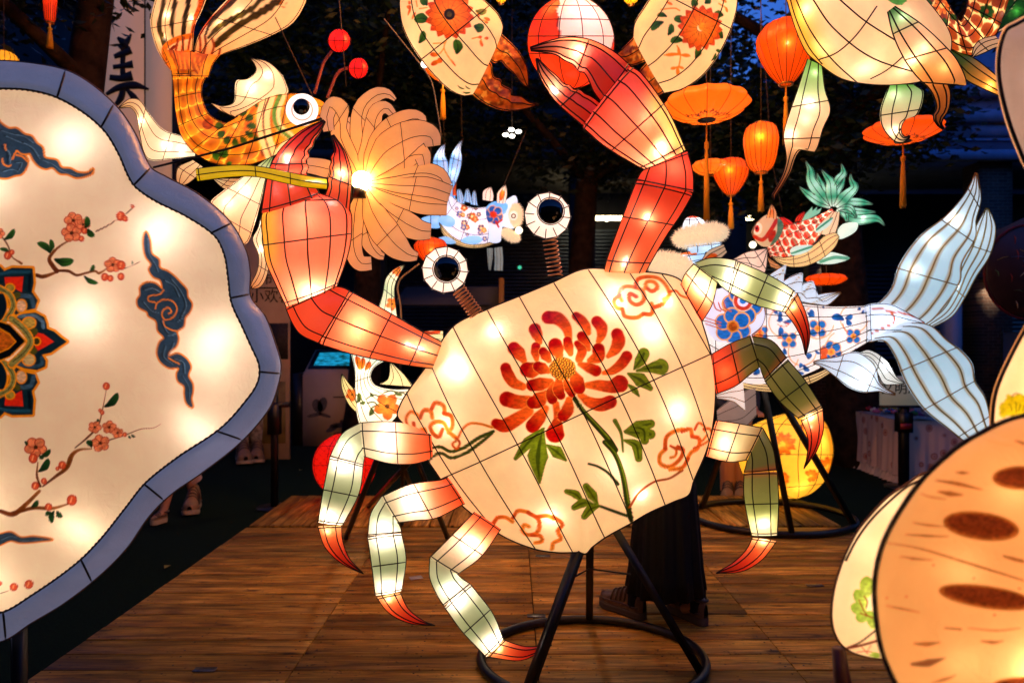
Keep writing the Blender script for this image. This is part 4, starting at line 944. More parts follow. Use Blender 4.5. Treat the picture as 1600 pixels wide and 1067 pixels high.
for a, b in (((417,0,4.0),(488,150,3.9)), ((530,0,3.95),(541,135,3.9))): mb.tube([P(*a), P(*b)], .003, 4)
top = mb.make('hanging_wire', M_STRING, GFm)
# ropes that tie the flower to the fish
rp = MB(); rp.tube([P(240,262,3.6), P(360,232,3.3), P(502,186,2.86)], .006, 5)
tag(rp.make('tie_rope', mat('black_rope', '#0a0908', .8)), 'thin black rope pulled tight from the slate plaque across to the pincer tip', 'rope')
# ================================================================= things hanging overhead
def hang(parent, px, py, d, py2=-60, r=.0022):
    MB().tube([P(px, py, d), P(px, py2, d)], r, 4).make('hanging_wire', M_STRING, parent)
# ---- second crab: only its two flowered claws reach into view
C2 = thing('crab_lantern', P(905, -260, 3.4), 'cream crab lantern overhead, orange daisies on its two oval claws with brown pincers', 'crab lantern')
X3, C5 = (620,0,.16866), (600,0,.35)
def daisy(p, c, r, big=True):
    for k in range(16):
        a = k*2*np.pi/16 + .1; p.petal((c[0]+.2*r*math.cos(a), c[1]+.2*r*math.sin(a)), (c[0]+r*1.08*math.cos(a), c[1]+r*1.08*math.sin(a)), r*.36, '#d86a22', '#c8481c', 0, None, 0, .7)
    for k in range(14):
        a = k*2*np.pi/14; p.petal((c[0]+.18*r*math.cos(a), c[1]+.18*r*math.sin(a)), (c[0]+r*.92*math.cos(a), c[1]+r*.92*math.sin(a)), r*.36, '#e88a30', '#d85c1c', 0, '#98300c', r*.016, .7)
def paint_lc(p):
    p.c *= (.95+.1*fnoise(p.x*.02, p.y*.02))[:, None]
    p.fr(*X3); DG, LG = '#1e4418', '#4c7028'
    for a, b, w in (((305,195),(170,185),95),((285,10),(235,50),80),((290,60),(235,0),60),((725,110),(830,100),60),((710,245),(800,255),85),((212,400),(258,285),66),((555,490),(545,360),90)): p.leaf(a, b, w, DG, LG, '#10280c')
    for a, b, w in (((560,780),(625,815),16),((630,780),(680,815),14),((610,845),(680,848),20)): p.leaf(a, b, w, DG, LG)
    T = '#e8952c'
    for s_ in ([(460,370),(440,440),(480,520),(540,598)],[(440,440),(400,490),(350,500)],[(345,400),(440,395)],[(220,90),(290,80)],[(190,20),(200,70)],[(690,355),(760,345),(780,420)],[(740,130),(755,180),(820,200)]): p.stroke(s_, 11, T)
    for a, b, w in (((390,500),(312,500),44),((400,550),(318,600),44),((380,575),(420,535),50),((100,70),(145,80),40),((120,20),(135,50),30),((110,150),(140,80),24),((150,185),(185,120),24),((760,370),(785,425),28),((800,350),(838,352),28),((740,345),(780,338),26),((800,170),(856,190),34),((800,210),(838,212),24),((745,130),(752,165),24),((500,540),(540,598),16)): p.petal(a, b, w, '#e8801c', '#cc4e1c')
    daisy(p, (490,145), 205); p.dot((490,140), 50, '#2c1e0c'); p.dot((490,140), 24, '#5a4a1c', rough=.8)
def pinc(p):
    n = fnoise(p.x*.12+3, p.y*.16); m = np.clip((n-.42)*4, 0, 1)[:, None]
    p.c = p.c*(1-m*.8) + lin('#4a1606')*m*.8
    h = np.clip((fnoise(p.x*.2+31, p.y*.2)-.55)*6, 0, 1)[:, None]*np.clip(1-p.t*1.6, 0, 1)[:, None]; p.c = p.c*(1-h) + lin('#ffb850')*h
LC = Shell(fr(*X3, [(80,-160),(25,-20),(22,100),(45,240),(110,390),(220,560),(350,715),(480,835),(600,892),(695,884)]), fr(*X3, [(560,-200),(740,-60),(860,40),(945,130),(985,225),(978,280),(968,312)]), 3.3, .8, 230, 340, 10, .25, 18)
lc = LC.build('claw', silk(.46, '#fff0d8'), C2, '#f2d09c', paint_lc, True, (.56,), .0028)
BRN = [(0,'#d8741c'),(.3,'#b8500f'),(1,'#9a4a1c')]
for L_, R_ in (([(840,545),(905,590),(960,570),(1010,625),(1075,680),(1120,740),(1190,800),(1213,805)], [(965,305),(1060,395),(1150,500),(1205,610),(1220,700),(1216,805)]), ([(690,870),(730,910),(820,970),(950,1022),(1100,1032),(1220,1005),(1318,970)], [(838,545),(880,590),(885,660),(905,715),(965,735),(975,780),(1060,830),(1050,870),(1150,890),(1230,950),(1318,968)])):
    Shell(fr(*X3, L_), fr(*X3, R_), 3.3, .6, 60, 60, 6, .2, 30).build('pincer', silk(.55, '#ffd8a0'), C2, BRN, pinc, True, (.02,), .0028)
for x, y, w in ((690,30,1),(660,70,.8),(720,60,1.2),(735,125,.8),(705,62,.6),(785,75,.3),(752,125,.4),(800,90,.2)): bulb(C2, x, y, 3.3, w*.3)
def paint_rc(p):
    p.c *= (.95+.1*fnoise(p.x*.02, p.y*.02))[:, None]
    p.fr(*C5); DG, LG = '#1e4418', '#4c7028'
    for a, b, w in (((1265,75),(1222,70),22),((1250,98),(1198,135),32),((1272,155),(1285,105),28),((1335,178),(1280,182),32),((1340,100),(1295,82),34),((1380,40),(1380,0),32),((1430,20),(1450,-5),30),((1510,70),(1465,72),34),((1510,170),(1475,145),34),((1390,255),(1400,205),30),((1460,270),(1480,235),12),((1500,235),(1480,222),16)): p.leaf(a, b, w, DG, LG, '#10280c')
    for s_ in ([(1310,200),(1325,240),(1310,325)],[(1255,240),(1320,240),(1365,245)],[(1240,45),(1300,40),(1320,50)],[(1490,20),(1525,40)],[(1320,290),(1285,300)]): p.stroke(s_, 6, '#e8952c')
    for a, b, w in (((1320,235),(1258,240),16),((1325,240),(1368,244),16),((1315,205),(1320,240),14),((1312,290),(1314,330),16),((1310,295),(1282,300),14),((1315,290),(1340,300),12),((1262,12),(1290,25),12),((1520,35),(1530,58),12),((1500,0),(1525,15),14)): p.petal(a, b, w, '#e8801c', '#e8862c')
    daisy(p, (1410,125), 92); p.dot((1418,120), 16, '#e8902c', rough=.6)
RC = Shell(fr(*C5, [(1300,-170),(1220,-60),(1160,30),(1118,100),(1112,160)]), fr(*C5, [(1560,-150),(1582,-40),(1572,70),(1515,215),(1430,335),(1340,398),(1258,418)]), 3.3, .8, 210, 320, 10, .25, 18)
RC.build('claw', silk(.46, '#fff0d8'), C2, '#f2d09c', paint_rc, True, (.4,), .0028)
for L_, R_ in ((fr(*C6_, [(550,68),(508,112),(470,150)]) if False else fr(780,30,.3842, [(552,66),(508,112),(470,150)]), fr(780,30,.3842, [(608,168),(560,186),(520,190),(474,153)])), (fr(780,30,.3842, [(600,172),(570,210),(555,260),(520,280)]), fr(780,30,.3842, [(672,300),(640,315),(600,310),(522,284)]))):
    Shell(L_, R_, 3.3, .6, 40, 48, 6, .2, 30).build('pincer', silk(.55, '#ffd8a0'), C2, BRN, pinc, True, (.02,), .0028)
for x, y, w in ((1120,0,1.4),(1080,60,1),(1040,110,1),(1010,75,.25),(1095,35,.8)): bulb(C2, x, y, 3.3, w*.3)
disc('body', [(905+250*math.cos(a), -300+190*math.sin(a)) for a in np.arange(20)*2*np.pi/20], 3.4, .2, .2, silk(25.0, '#ffd294'), C2, '#f4c890', None, 16, 60)  # unseen body; its glow is raised far above the claws to light the stage
for a, b in (((720,-190),(690,-90)), ((1090,-190),(1095,-90))): MB().tube([P(*a, 3.4), P(*b, 3.35)], .07, 10).make('arm', silk(.0), C2)
hang(C2, 905, -480, 3.4, -700)

# ---- red and white drum ball
RB = thing('ball_lantern', P(892, 140, 3.25), 'round orange red lantern with a white front face bordered by a wavy edge', 'ball lantern')
def paint_rb(p):
    n = np.abs(fnoise(p.x*.07, p.y*.07)-.5); m = np.clip(1-n/.035, 0, 1)[:, None]*.55
    p.c = p.c*(1-m) + lin('#8a1408')*m
    p.fr(*C5)
    p.poly([(775,-20),(788,20),(772,50),(785,85),(778,120),(792,150),(790,172),(860,170),(930,185),(985,215),(1008,225),(1028,150),(1028,90),(1000,30),(940,-30),(860,-40)], '#f2e2da', edge='#7a1408', ew=5, smooth=False, rough=.05)
t = np.linspace(0, np.pi, 33)
Shell([(892-69*math.sin(a), 66-72*math.cos(a)) for a in t], [(892+69*math.sin(a), 66-72*math.cos(a)) for a in t], 3.25, .9, 110, 100, 12, .2, 15).build('body', silk(.66, '#ffd8c0'), RB, '#e03a10', paint_rb, True, (.22,.34,.46,.58), .0022)
bulb(RB, 905, 40, 3.2, .8, PINKW); bulb(RB, 880, 100, 3.2, .5); hang(RB, 892, -4, 3.25)

# ---- orange cloth lanterns
M_GOLDRING = mat('gold_ring', '#b8863a', .3, .8)
M_TASSEL = mat('orange_tassel', '#e09a18', .8)
def lathe_silk(name, prof, c, col, m, parent, n=60, lobes=0, amt=0, paint=None):
    mb = MB().lathe(prof, c, n, lobes, amt); V = np.vstack(mb.v)
    if isinstance(col, list):
        z = np.repeat(np.linspace(0, 1, len(prof)), n); cc = stops(z, col)
    else: cc = np.tile(lin(col), (len(V), 1))
    if paint: cc = paint(V, cc, n, len(prof))
    return mk(name, V, np.vstack(mb.q), None, m, parent, cc)
def tassel(parent, px, y0, y1, d, w=5):
    c = P(px, y0, d); h = (y1-y0)*d/F; r = w*d/F
    mb = MB(); mb.lathe([(.001,0),(r*.25,-.02*h),(r*.25,-h*.2),(r*.7,-h*.22),(r*.75,-h*.27),(r*.4,-h*.3),(r*.55,-h*.34),(r*.8,-h*.6),(r*1.0,-h),(.001,-h)], c, 12)
    for k in range(26):
        a = k*2.4; rr = r*(.5+.5*RNG.random()); mb.tube([c+[.4*rr*math.cos(a),.4*rr*math.sin(a),-h*.34], c+[rr*math.cos(a),rr*math.sin(a),-h*(.98+.06*RNG.random())]], .0016, 3)
    mb.make('tassel', M_TASSEL, parent)
def balloon(px, y0, y1, w, d, prof, label, col='#ee7414', glow=.6, ribs=18, tas=None, bulbxy=None, power=.8, tint='#ffd8a0', top=-60, name='cloth_lantern'):
    k = d/F; h = (y1-y0)*k; r = w/2*k; b = P(px, y1, d)
    o = thing(name, b, label, 'paper lantern', 'orange cloth lanterns strung overhead')
    pr = spline(prof, 30); pr = [(max(.001, p[0]*r), p[1]*h) for p in pr]
    s_ = lathe_silk('cloth', pr, b, col, silk(glow, tint, .7, .04), o, 72, ribs, .035)
    mb = MB()
    for q in range(ribs):
        a = np.pi/ribs + 2*np.pi*q/ribs; pp = np.array(pr); mb.tube(np.stack([b[0]+pp[:,0]*1.002*math.cos(a), b[1]+pp[:,0]*1.002*math.sin(a), b[2]+pp[:,1]], 1), .0016*d/4, 4, False)
    mb.make('rib_wires', M_WIRE, s_)
    rr = pr[0][0]; t = np.linspace(0, 2*np.pi, 25)
    MB().tube(np.stack([b[0]+rr*np.cos(t), b[1]+rr*np.sin(t), b[2]+0*t], 1), .006, 6, False).make('gold_rim', M_GOLDRING, o)
    if pr[-1][0] > .01: MB().lathe([(.001,0),(pr[-1][0],0),(pr[-1][0],.014),(.001,.014)], b+[0,0,h], 16).make('top_cap', M_GOLDRING, o)
    MB().tube([b+[0,0,h], P(px, top, d)], .003, 4).make('hanging_wire', M_STRING, o)
    if tas: tassel(o, px, y1, tas, d)
    bx, by, bd = bulbxy or (px, (y0+y1)/2, d); bulb(o, bx, by, bd, power, (1,.85,.65), .03)
    return o
TEAR = [(.22,0),(.62,.24),(.96,.58),(.98,.74),(.7,.93),(.25,1)]
OVAL = [(.35,0),(.75,.16),(.97,.5),(1,.72),(.8,.94),(.35,1)]
BULB_ = [(.2,0),(.5,.15),(.92,.5),(1,.72),(.72,.95),(.2,1)]
balloon(1228, 34, 132, 90, 4.0, TEAR, 'big teardrop orange lantern half behind the fish belly', tas=225, bulbxy=(1231,67,3.855), glow=.5, col='#ea6410')
balloon(1189, 194, 270, 53, 5.0, OVAL, 'oval orange lantern with gold cap and long tassel, beside a hanging fin tip', tas=330, bulbxy=(1188,214,4.895))
balloon(1142, 249, 306, 54, 5.6, BULB_, 'small turnip shaped orange lantern below two flat lanterns', tas=357, bulbxy=(1140,266,5.475), col='#e8620f')
balloon(673, 373, 412, 52, 5.4, BULB_, 'small orange lantern hidden partly behind a white crab eye', bulbxy=(674,391,5.29), col='#dc4c10', top=200)
balloon(692, 90, 128, 60, 4.6, BULB_, 'lantern hidden behind the daisy claw, only its orange tassel showing', tas=186, col='#e8620f')
balloon(783, -34, 6, 32, 4.2, BULB_, 'small yellow lantern cut by the picture top, nearer the daisy claw', col='#f0b420', glow=.7)
balloon(986, -36, 8, 40, 4.2, BULB_, 'small yellow lantern cut by the picture top, above the red pincer', col='#f0b420', glow=.7)
balloon(6, 82, 118, 40, 5.0, BULB_, 'ochre lantern top peeking over the slate rim of the plaque', col='#c88a20', glow=.5)
balloon(78, -60, 36, 20, 5.0, [(.5,0),(.8,.1),(1,.6),(.6,1)], 'narrow red lantern with a pointed red tassel, beside the dark trunk', col='#e03a10', glow=.6, tas=75)
def saucer(px, py, w, h, d, label, up, col='#f28420', tas=None, glow=.55, top=-60, power=.6, foot=0):
    """flat scalloped lantern seen from below; h is its apparent height"""
    k = d/F; R = w/2*k; c = P(px, py, d); o = thing('flat_lantern', c, label, 'paper lantern', 'flat orange lanterns strung overhead')
    th = R*up
    prof = [(R*.2,-th*.52),(R*.5,-th*.46),(R*.8,-th*.22),(R*.97,0),(R*.98,th*.12),(R*.85,th*.34),(R*.5,th*.5),(R*.2,th*.54)]
    def bamboo(V, cc, n, m):
        a = np.arctan2(V[:,1]-c[1], V[:,0]-c[0]); r = np.hypot(V[:,1]-c[1], V[:,0]-c[0])/R; low = V[:,2] < c[2]
        p = Paint(a*100, r*100, r, r, low, '#000000'); p.c = cc
        for k, a0 in enumerate((-255, -215, -135, -95, -20, 60, 140, 220)):
            up_ = 1 if k % 2 else -1
            p.stroke([(a0-34*up_, 34), (a0, 46), (a0+34*up_, 50)], [2.6, 2.2, 1.4], '#30120a', soft=1.2)
            for q in range(7): x = a0 - 28*up_ + 9*q*up_; y = 36 + 2.3*q; p.petal((x, y), (x + 10*up_, y + (9 if q % 2 else -7)), 4.4, '#30120a', '#4a1c0c')
        cc[:] = p.c; return cc
    pr = [(p[0], p[1]) for p in spline(prof, 60)]
    s_ = lathe_silk('cloth', pr, c, col, silk(glow*1.15, '#ffe0b8', .7, .04), o, 288, 12, .07, bamboo)
    mb = MB(); pp = np.array(pr)
    for q in range(12):
        a = np.pi/12 + 2*np.pi*q/12; mb.tube(np.stack([c[0]+pp[:,0]*1.003*math.cos(a), c[1]+pp[:,0]*1.003*math.sin(a), c[2]+pp[:,1]], 1), .0018, 4, False)
    mb.make('rib_wires', M_WIRE, s_)
    MB().lathe([(.001,-th*.515),(R*.2,-th*.54),(R*.21,-th*.5),(R*.2,-th*.47)], c, 24).make('bottom_ring', M_BLACKSTEEL, o)
    MB().tube([c+[0,0,th*.5], P(px, top, d)], .003, 4).make('hanging_wire', M_STRING, o)
    if tas: tassel(o, px, py + h*.4, tas, d)
    bulb(o, px, py+2, d, power, (1,.85,.65), .03); return o
saucer(1104, 166, 136, 60, 4.2, 'wide flat orange lantern with ink bamboo sprigs, largest of its kind', .62, tas=342, power=.5)
saucer(1110, 262, 60, 30, 5.6, 'flat orange lantern overlapped by the turnip shaped one', .7, power=.3)
saucer(1411, 206, 118, 44, 4.6, 'flat red orange lantern behind the curled fin, gold tassel below', .5, col='#ea6414', tas=322, power=.45)
saucer(1291, 437, 62, 20, 6.5, 'flat orange lantern low beside the tree trunk, under the scaly fish', .55, col='#e8580c', power=.25, top=380)

# ---- koi with the big belly overhead
KO = thing('koi_lantern', P(1330, 130, 3.0), 'overhead koi lantern with round cream belly and drooping green to peach fins', 'fish lantern')
F2, D1, E4 = (1240,0,.3), (1140,0,.3093), (1400,0,.3091)
def paint_belly(p):
    g = np.clip((1290 + (p.y-10)*.35 - p.x)/45, 0, 1)[:, None]
    p.c = p.c*(1-g) + lin('#e8b448')*g; p.c *= (.95+.1*fnoise(p.x*.015, p.y*.015))[:, None]
    p.fr(*F2); p.poly([(430,-60),(500,20),(560,30),(620,-60)], '#5a9a4a', rough=.4)
bel, bs, bo = disc('belly', fr(*F2, [(-60,-110),(-30,20),(10,150),(65,270),(130,330),(250,410),(400,440),(560,440),(690,415),(790,340),(820,200),(740,60),(600,-80),(350,-200),(60,-190)]), 3.0, .24, .24, silk(.42, '#fff0dc'), KO, '#f0cca2', paint_belly, 90, 260, 2.2)
for pts in ([(-20,-20),(20,110),(80,240),(150,335)], [(20,0),(90,150),(200,300),(330,430)], [(110,0),(210,140),(400,290),(640,377)], [(240,0),(370,110),(530,212)], [(430,40),(330,180),(230,270),(130,312)], [(580,270),(480,360),(400,408)]):
    q = spline(fr(*F2, pts), 24); MB().tube(bs(q[:,0], q[:,1], .002), .003, 5).make('wire', M_WIRE, bel)
q = np.vstack([bo, bo[:1]]); MB().tube(bs(q[:,0], q[:,1], 0), .003, 5).make('edge_wire', M_WIRE, bel)
for x, y, w in ((1265,15,1.2),(1330,30,.5),(1350,95,1.0),(1290,70,.5),(1410,100,.6),(1400,40,.6)): bulb(KO, x, y, 2.92, w*.42)
KF = [(0,'#6fae52'),(.2,'#cfe0a8'),(.32,'#eec8a0'),(.65,'#e6b07c'),(.85,'#b8683c'),(1,'#a04e2c')]
fin('drooping_fin', KO, fr(*D1, [(395,300),(340,470),(295,600),(275,680),(280,740),(285,765),(288,810),(270,880),(235,950),(212,990),(222,1010)]), fr(*D1, [(465,335),(480,455),(507,560),(470,650),(428,768),(393,735),(340,780),(308,868),(264,945),(232,995),(228,1008)]), 3.05, KF, .46, (.28,.52), .3, .0026, matched=True, ribs=6, phase=0)
for x, y, w in ((1272,115,.35),(1262,165,.9),(1235,212,.8),(1255,190,.4)): bulb(KO, x, y, 3.05, w*.34, PINKW)
KF2 = [(0,'#3c7a34'),(.1,'#bcd8a0'),(.2,'#f0c8a0'),(.5,'#eca85a'),(.75,'#c8742c'),(1,'#8a4420')]
fin('drooping_fin', KO, fr(*D1, [(800,60),(830,180),(880,290),(930,365),(975,415),(1005,440),(1035,490),(1048,550),(1028,590),(1050,632),(1080,655)]), fr(*D1, [(832,35),(960,120),(1080,230),(1155,320),(1192,438),(1100,403),(1114,470),(1104,556),(1072,606),(1070,632),(1084,652)]), 2.72, KF2, .46, (.16,.38,.62), .3, .003, matched=True, ribs=6, phase=0)
for x, y, w in ((1408,28,.4),(1425,95,1.0),(1440,80,.5),(1470,110,.3)): bulb(KO, x, y, 2.72, w*.34, PINKW)
fin('drooping_fin', KO, fr(*D1, [(805,430),(760,555),(768,640),(825,710),(870,722),(912,695)]), fr(*D1, [(935,430),(980,465),(950,580),(893,600),(866,650),(880,690),(912,688)]), 3.02, [(0,'#5aa84a'),(.2,'#c8dcae'),(.5,'#e6c8a4'),(.8,'#f0d0a0'),(1,'#8a6a5a')], .5, (.4,.78), .3, .0026)
for x, y, w in ((1395,150,.3),(1395,205,.8)): bulb(KO, x, y, 3.02, w*.34, PINKW)
fin('leaf_fin', KO, fr(*D1, [(1060,215),(1180,395),(1300,460),(1390,500)]), fr(*D1, [(1100,240),(1230,290),(1330,365),(1400,430)]), 3.1, [(0,'#1e4a1c'),(.35,'#4a5a20'),(.6,'#c88a3c'),(1,'#e8a040')], .5, (), .3, .0026)
bulb(KO, 1545, 135, 3.1, .5)
def paint_kb(p):
    v = np.arcsin(np.clip(p.s, -1, 1))/np.pi + .5
    scales(p, p.t, v, 12, 4.2, '#7a2c10', '#a04818', '#f4cc8a', None, 5, .24)
    p.c *= (.75+.5*fnoise(p.x*.07, p.y*.07))[:, None]
    p.fr(*E4); p.bloom((235,30), 46, 10, '#e8601c', '#f0a040', '#e8d080', .3)
    for k in range(9): a = k*.7; p.petal((235+52*math.cos(a), 40+52*math.sin(a)), (235+92*math.cos(a), 40+92*math.sin(a)), 30, '#2c4a14', '#3c5c1c')
    for k in range(8): a = k*.78; p.petal((455+10*math.cos(a), 60+10*math.sin(a)), (455+40*math.cos(a), 60+40*math.sin(a)), 24, '#1e3c14', '#2c5018')
fin('body', KO, fr(*E4, [(-60,-140),(20,10),(130,150),(250,240),(385,287),(455,245),(520,160),(570,40),(600,-60)]), fr(*E4, [(150,-160),(230,-40),(290,60),(322,105),(348,65),(362,0),(372,-60)]), 3.12, '#c8742c', .6, (.1,.22,.34,.46,.58,.7,.82), .8, .0028, tint='#ffe4b0', ribs=10, paint=paint_kb, nt=170, na=110)
for x, y, w in ((1425,25,.5),(1470,55,.6),(1510,65,.5),(1535,40,.7),(1560,10,.5)): bulb(KO, x, y, 3.12, w*.7)
def paint_kt(p):
    p.fr(*E4)
    for k in range(6): p.stroke([(515+14*k,150-8*k),(560+30*k,70-4*k),(600+50*k,-60)], [12,30,44], '#1c4a1c', rough=.6)
fin('tail_fin', KO, fr(*E4, [(490,140),(520,50),(560,-60),(590,-150)]), fr(*E4, [(515,165),(620,130),(760,70),(900,0)]), 3.1, '#e8c8a8', .5, (), .2, .0026, paint=paint_kt, nt=90, na=90)
fin('side_fin', KO, fr(*E4, [(383,290),(395,235),(430,200),(500,180)]), fr(*E4, [(392,290),(450,268),(500,245),(545,232)]), 3.0, '#e8c0a0', .48, (.5,), .25)
bulb(KO, 1585, 20, 3.1, .5)
hang(KO, 1330, -40, 3.0, -400)
# ================================================================= blue and white dragon carp
D2, D3, G6, G7 = (980,320,.3), (1240,240,.4311), (1280,530,.2343), (1090,440,.19375)
BC = thing('carp_lantern', P(1220, 800, 5.0)*[1,1,0], 'big white carp lantern painted with blue florets, pale blue split tail and furry cap', 'fish lantern')
BLU, BLD, ORG = '#2470b4', '#0e3c78', '#dc5c1c'
def floret(p, c, r, n=5, petal=BLU, core='#f0a040', mid='#e2702a', ph=.3, edge='#e8a860'):
    for k in range(n):
        a = ph + k*2*np.pi/n; p.dot((c[0]+r*.62*math.cos(a), c[1]+r*.62*math.sin(a)), r*.40, petal, edge=edge, ew=r*.09, rough=.5)
    p.dot(c, r*.36, core, rough=.4); p.dot(c, r*.15, mid)
def paint_carp(p):
    p.fr(*G7)
    for c, r in (((700,330),120),((840,560),110),((960,330),130),((1150,520),120),((1250,300),110),((700,600),110)): p.stroke([(c[0]+r*math.cos(a), c[1]+r*math.sin(a)) for a in np.linspace(.2, 4.2, 12)], 11, '#e89a4c', op=.8)
    for c, r in (((735,470),66),((960,380),74),((1245,440),64),((520,415),60)): floret(p, c, r, 4, ph=.8)
    floret(p, (1070,565), 84, 6); floret(p, (490,425), 44, 5, ORG); p.dot((1010,560), 34, ORG); p.dot((1010,605), 28, ORG)
    for a, b, w in (((650,320),(665,240),34),((690,330),(760,310),36),((660,440),(670,365),44),((640,320),(690,300),30),((900,290),(915,225),44),((880,250),(940,280),36),((1170,310),(1070,290),60),((1180,300),(1240,270),44),((1190,310),(1230,350),44),((1310,260),(1340,230),30),((1280,230),(1310,210),24),((700,530),(715,585),34),((820,690),(830,650),34),((850,665),(900,720),40),((890,620),(885,570),50),((790,710),(860,740),30),((1260,560),(1285,540),30),((940,545),(980,580),24),((1000,210),(1020,205),24),((460,740),(500,690),50),((620,210),(650,270),30)): p.petal(a, b, w, BLD, BLU, .12, rough=.6)
    for s_ in ([(650,350),(700,365),(735,345),(710,335)],[(600,230),(620,240),(650,225)],[(1160,340),(1175,390),(1200,410)],[(640,460),(680,450)]): p.stroke(s_, 8, ORG)
fin('body', BC, [(1095,452),(1140,452),(1200,466),(1250,474),(1300,479),(1356,478)], [(1095,560),(1130,590),(1180,603),(1250,588),(1310,560),(1358,533)], 5.0, '#ece2de', .52, (.12,.4,.7,.98), .75, .0032, tint='#fffaf4', ribs=12, paint=paint_carp, nt=230, na=190)
for x, y, w in ((1130,520,1),(1190,530,1.2),(1250,525,1.2),(1310,515,1)): bulb(BC, x, y, 5.0, w*.7, COOL)
fin('belly', BC, [(1120,580),(1170,596),(1215,600),(1270,585),(1308,568)], [(1120,590),(1160,606),(1215,612),(1270,598),(1310,574)], 4.95, '#e8cc9c', .6, (.5,.75), 1.0, .003)
# painted head plate
def paint_head(p):
    p.fr(*G7)
    for c, r in (((360,190),150),): floret(p, c, r, 6, ph=.1)
    p.dot((365,160), 74, '#c8421c', edge='#f0d0b0', ew=8); p.dot((365,160), 44, '#f0e4ec'); p.dot((365,155), 28, '#2f7fc0')
    floret(p, (285,360), 138, 6, core='#d88a3c', ph=.45); p.dot((285,360), 34, '#b85a20', rough=.8)
    for x in (0,40,80): p.stroke([(130+x,170),(150+x,220),(190+x,240)], 12, '#c0662c')
    for y in (0,25,50): p.stroke([(60,290+y),(130,310+y),(190,330+y)], 10, '#c0662c')
    p.stroke([(540,200),(548,280),(520,360),(440,430)], 16, '#8a5a3c')
disc('head', fr(*G7, [(60,330),(120,100),(250,40),(420,70),(540,180),(545,290),(500,390),(400,460),(250,490),(130,460)]), 4.72, .14, .3, silk(.66, '#f0f4ff'), BC, '#e4e4f2', paint_head, 90, 160, 2.2)
bulb(BC, 1145, 500, 4.8, 1.0, COOL)
fin('dorsal_fin', BC, fr(*D2, [(700,400),(730,372),(830,312),(800,400),(850,372),(915,355),(885,428),(925,405),(970,397),(960,468),(1030,460),(1112,455)]), fr(*D2, [(705,420),(760,440),(820,470),(880,500),(930,512),(985,520),(1040,525),(1075,500),(1114,458)]), 5.0, '#dce4ec', .66, (), .25, .0032, M_GOLD, '#f0f4ff', paint=lambda p: p.fr(*D2) and [p.stroke(s_, 5, '#b89848') for s_ in ([(760,420),(825,320)],[(830,460),(905,362)],[(890,500),(962,402)],[(960,515),(1100,460)])])
TB = [(0,'#e2e8ea'),(.3,'#bcd2da'),(.6,'#cadce2'),(1,'#e6eef0')]
tl = dict(paint=None, matched=True, glow=.56, ratio=.22, wr=.0042, wmat=M_GOLD, tint='#eaf4ff', ribs=10, phase=18)
def goldlines(p):
    for sr in (-.95, -.59, 0, .59, .95):
        a = np.clip(1.5 - np.abs(p.s - sr)/.011, 0, 1)*np.clip((p.t-.06)/.1, 0, 1)*p.front; p.c = p.c*(1-a)[:, None] + lin('#a87c24')*a[:, None]
    p.c *= (.94+.12*fnoise(p.x*.03, p.y*.03))[:, None]
tl['paint'] = goldlines
fin('tail_fin', BC, [(1358,480),(1372,473),(1392,450),(1406,410),(1436,369),(1477,337),(1504,307),(1516,288),(1524,270)], [(1400,503),(1446,508),(1482,472),(1502,440),(1504,412),(1525,372),(1525,345),(1533,312),(1527,271)], 5.0, TB, rings=(.36,.66,.86), **tl)
fin('tail_fin', BC, [(1440,508),(1470,482),(1488,452),(1496,420),(1512,385),(1524,355),(1541,325)], [(1454,513),(1488,494),(1506,468),(1526,432),(1548,397),(1556,356),(1544,325)], 5.12, TB, rings=(.35,.7), **tl)
fin('tail_fin', BC, [(1358,535),(1380,533),(1397,556),(1411,591),(1422,612),(1444,641),(1479,669),(1505,689)], [(1400,505),(1452,507),(1481,531),(1504,548),(1520,568),(1525,595),(1541,622),(1550,663)], 4.95, TB, rings=(.4,.68,.95), **tl)
fin('tail_stalk', BC, [(1350,478),(1362,474),(1390,474),(1415,486),(1445,504)], [(1352,534),(1364,533),(1392,534),(1420,525),(1446,510)], 4.97, '#dde6f2', .68, (.1,), .5, .003, M_WIRE, '#f0f6ff', paint=lambda p: p.fr(*D3) and [p.stroke(s_, 7, '#c0561c') for s_ in ([(285,560),(330,565),(360,585),(365,610),(330,630),(285,650)],[(350,570),(420,585),(470,610),(460,640),(420,665),(380,685),(340,675)])])
for x, y, w in ((1385,505,.8),(1425,425,.7),(1455,380,.7),(1490,345,.9),(1500,450,.6),(1420,560,.8),(1460,600,.7),(1500,640,.6),(1520,672,1.0),(1535,365,.5)): bulb(BC, x, y, 5.0, w*.8, COOL)
fin('side_fin', BC, fr(*G6, [(-40,150),(0,137),(130,112),(200,86),(280,92),(372,172),(400,285),(440,325),(508,362)]), fr(*G6, [(-40,160),(20,185),(110,255),(200,325),(300,356),(400,347),(450,362),(508,372)]), 4.75, '#d4dee8', .62, (.3,.68), .35, .0034, M_GOLD, '#f4f8ff')
fin('side_fin', BC, fr(*G6, [(262,92),(330,70),(440,128),(485,190),(520,255),(565,285)]), fr(*G6, [(285,100),(360,160),(395,240),(430,300),(500,302),(565,297)]), 4.9, '#dce4ec', .62, (.4,), .3, .003)
bulb(BC, 1345, 590, 4.75, .8, COOL)
bulb(BC, 1385, 570, 4.9, .4, COOL)
fin('lower_fin', BC, fr(*G7, [(150,905),(230,870),(330,820),(365,790)]), fr(*G7, [(160,940),(290,970),(340,1010),(385,1050)]), 4.8, '#ece4ea', .6, (), .3, .003, M_GOLD)
fin('lower_fin', BC, fr(*D4, [(110,300),(150,250),(225,235)]), fr(*D4, [(112,380),(170,400),(235,360)]) , 4.9, '#b89a94', .4, (), .3, .002) if False else None
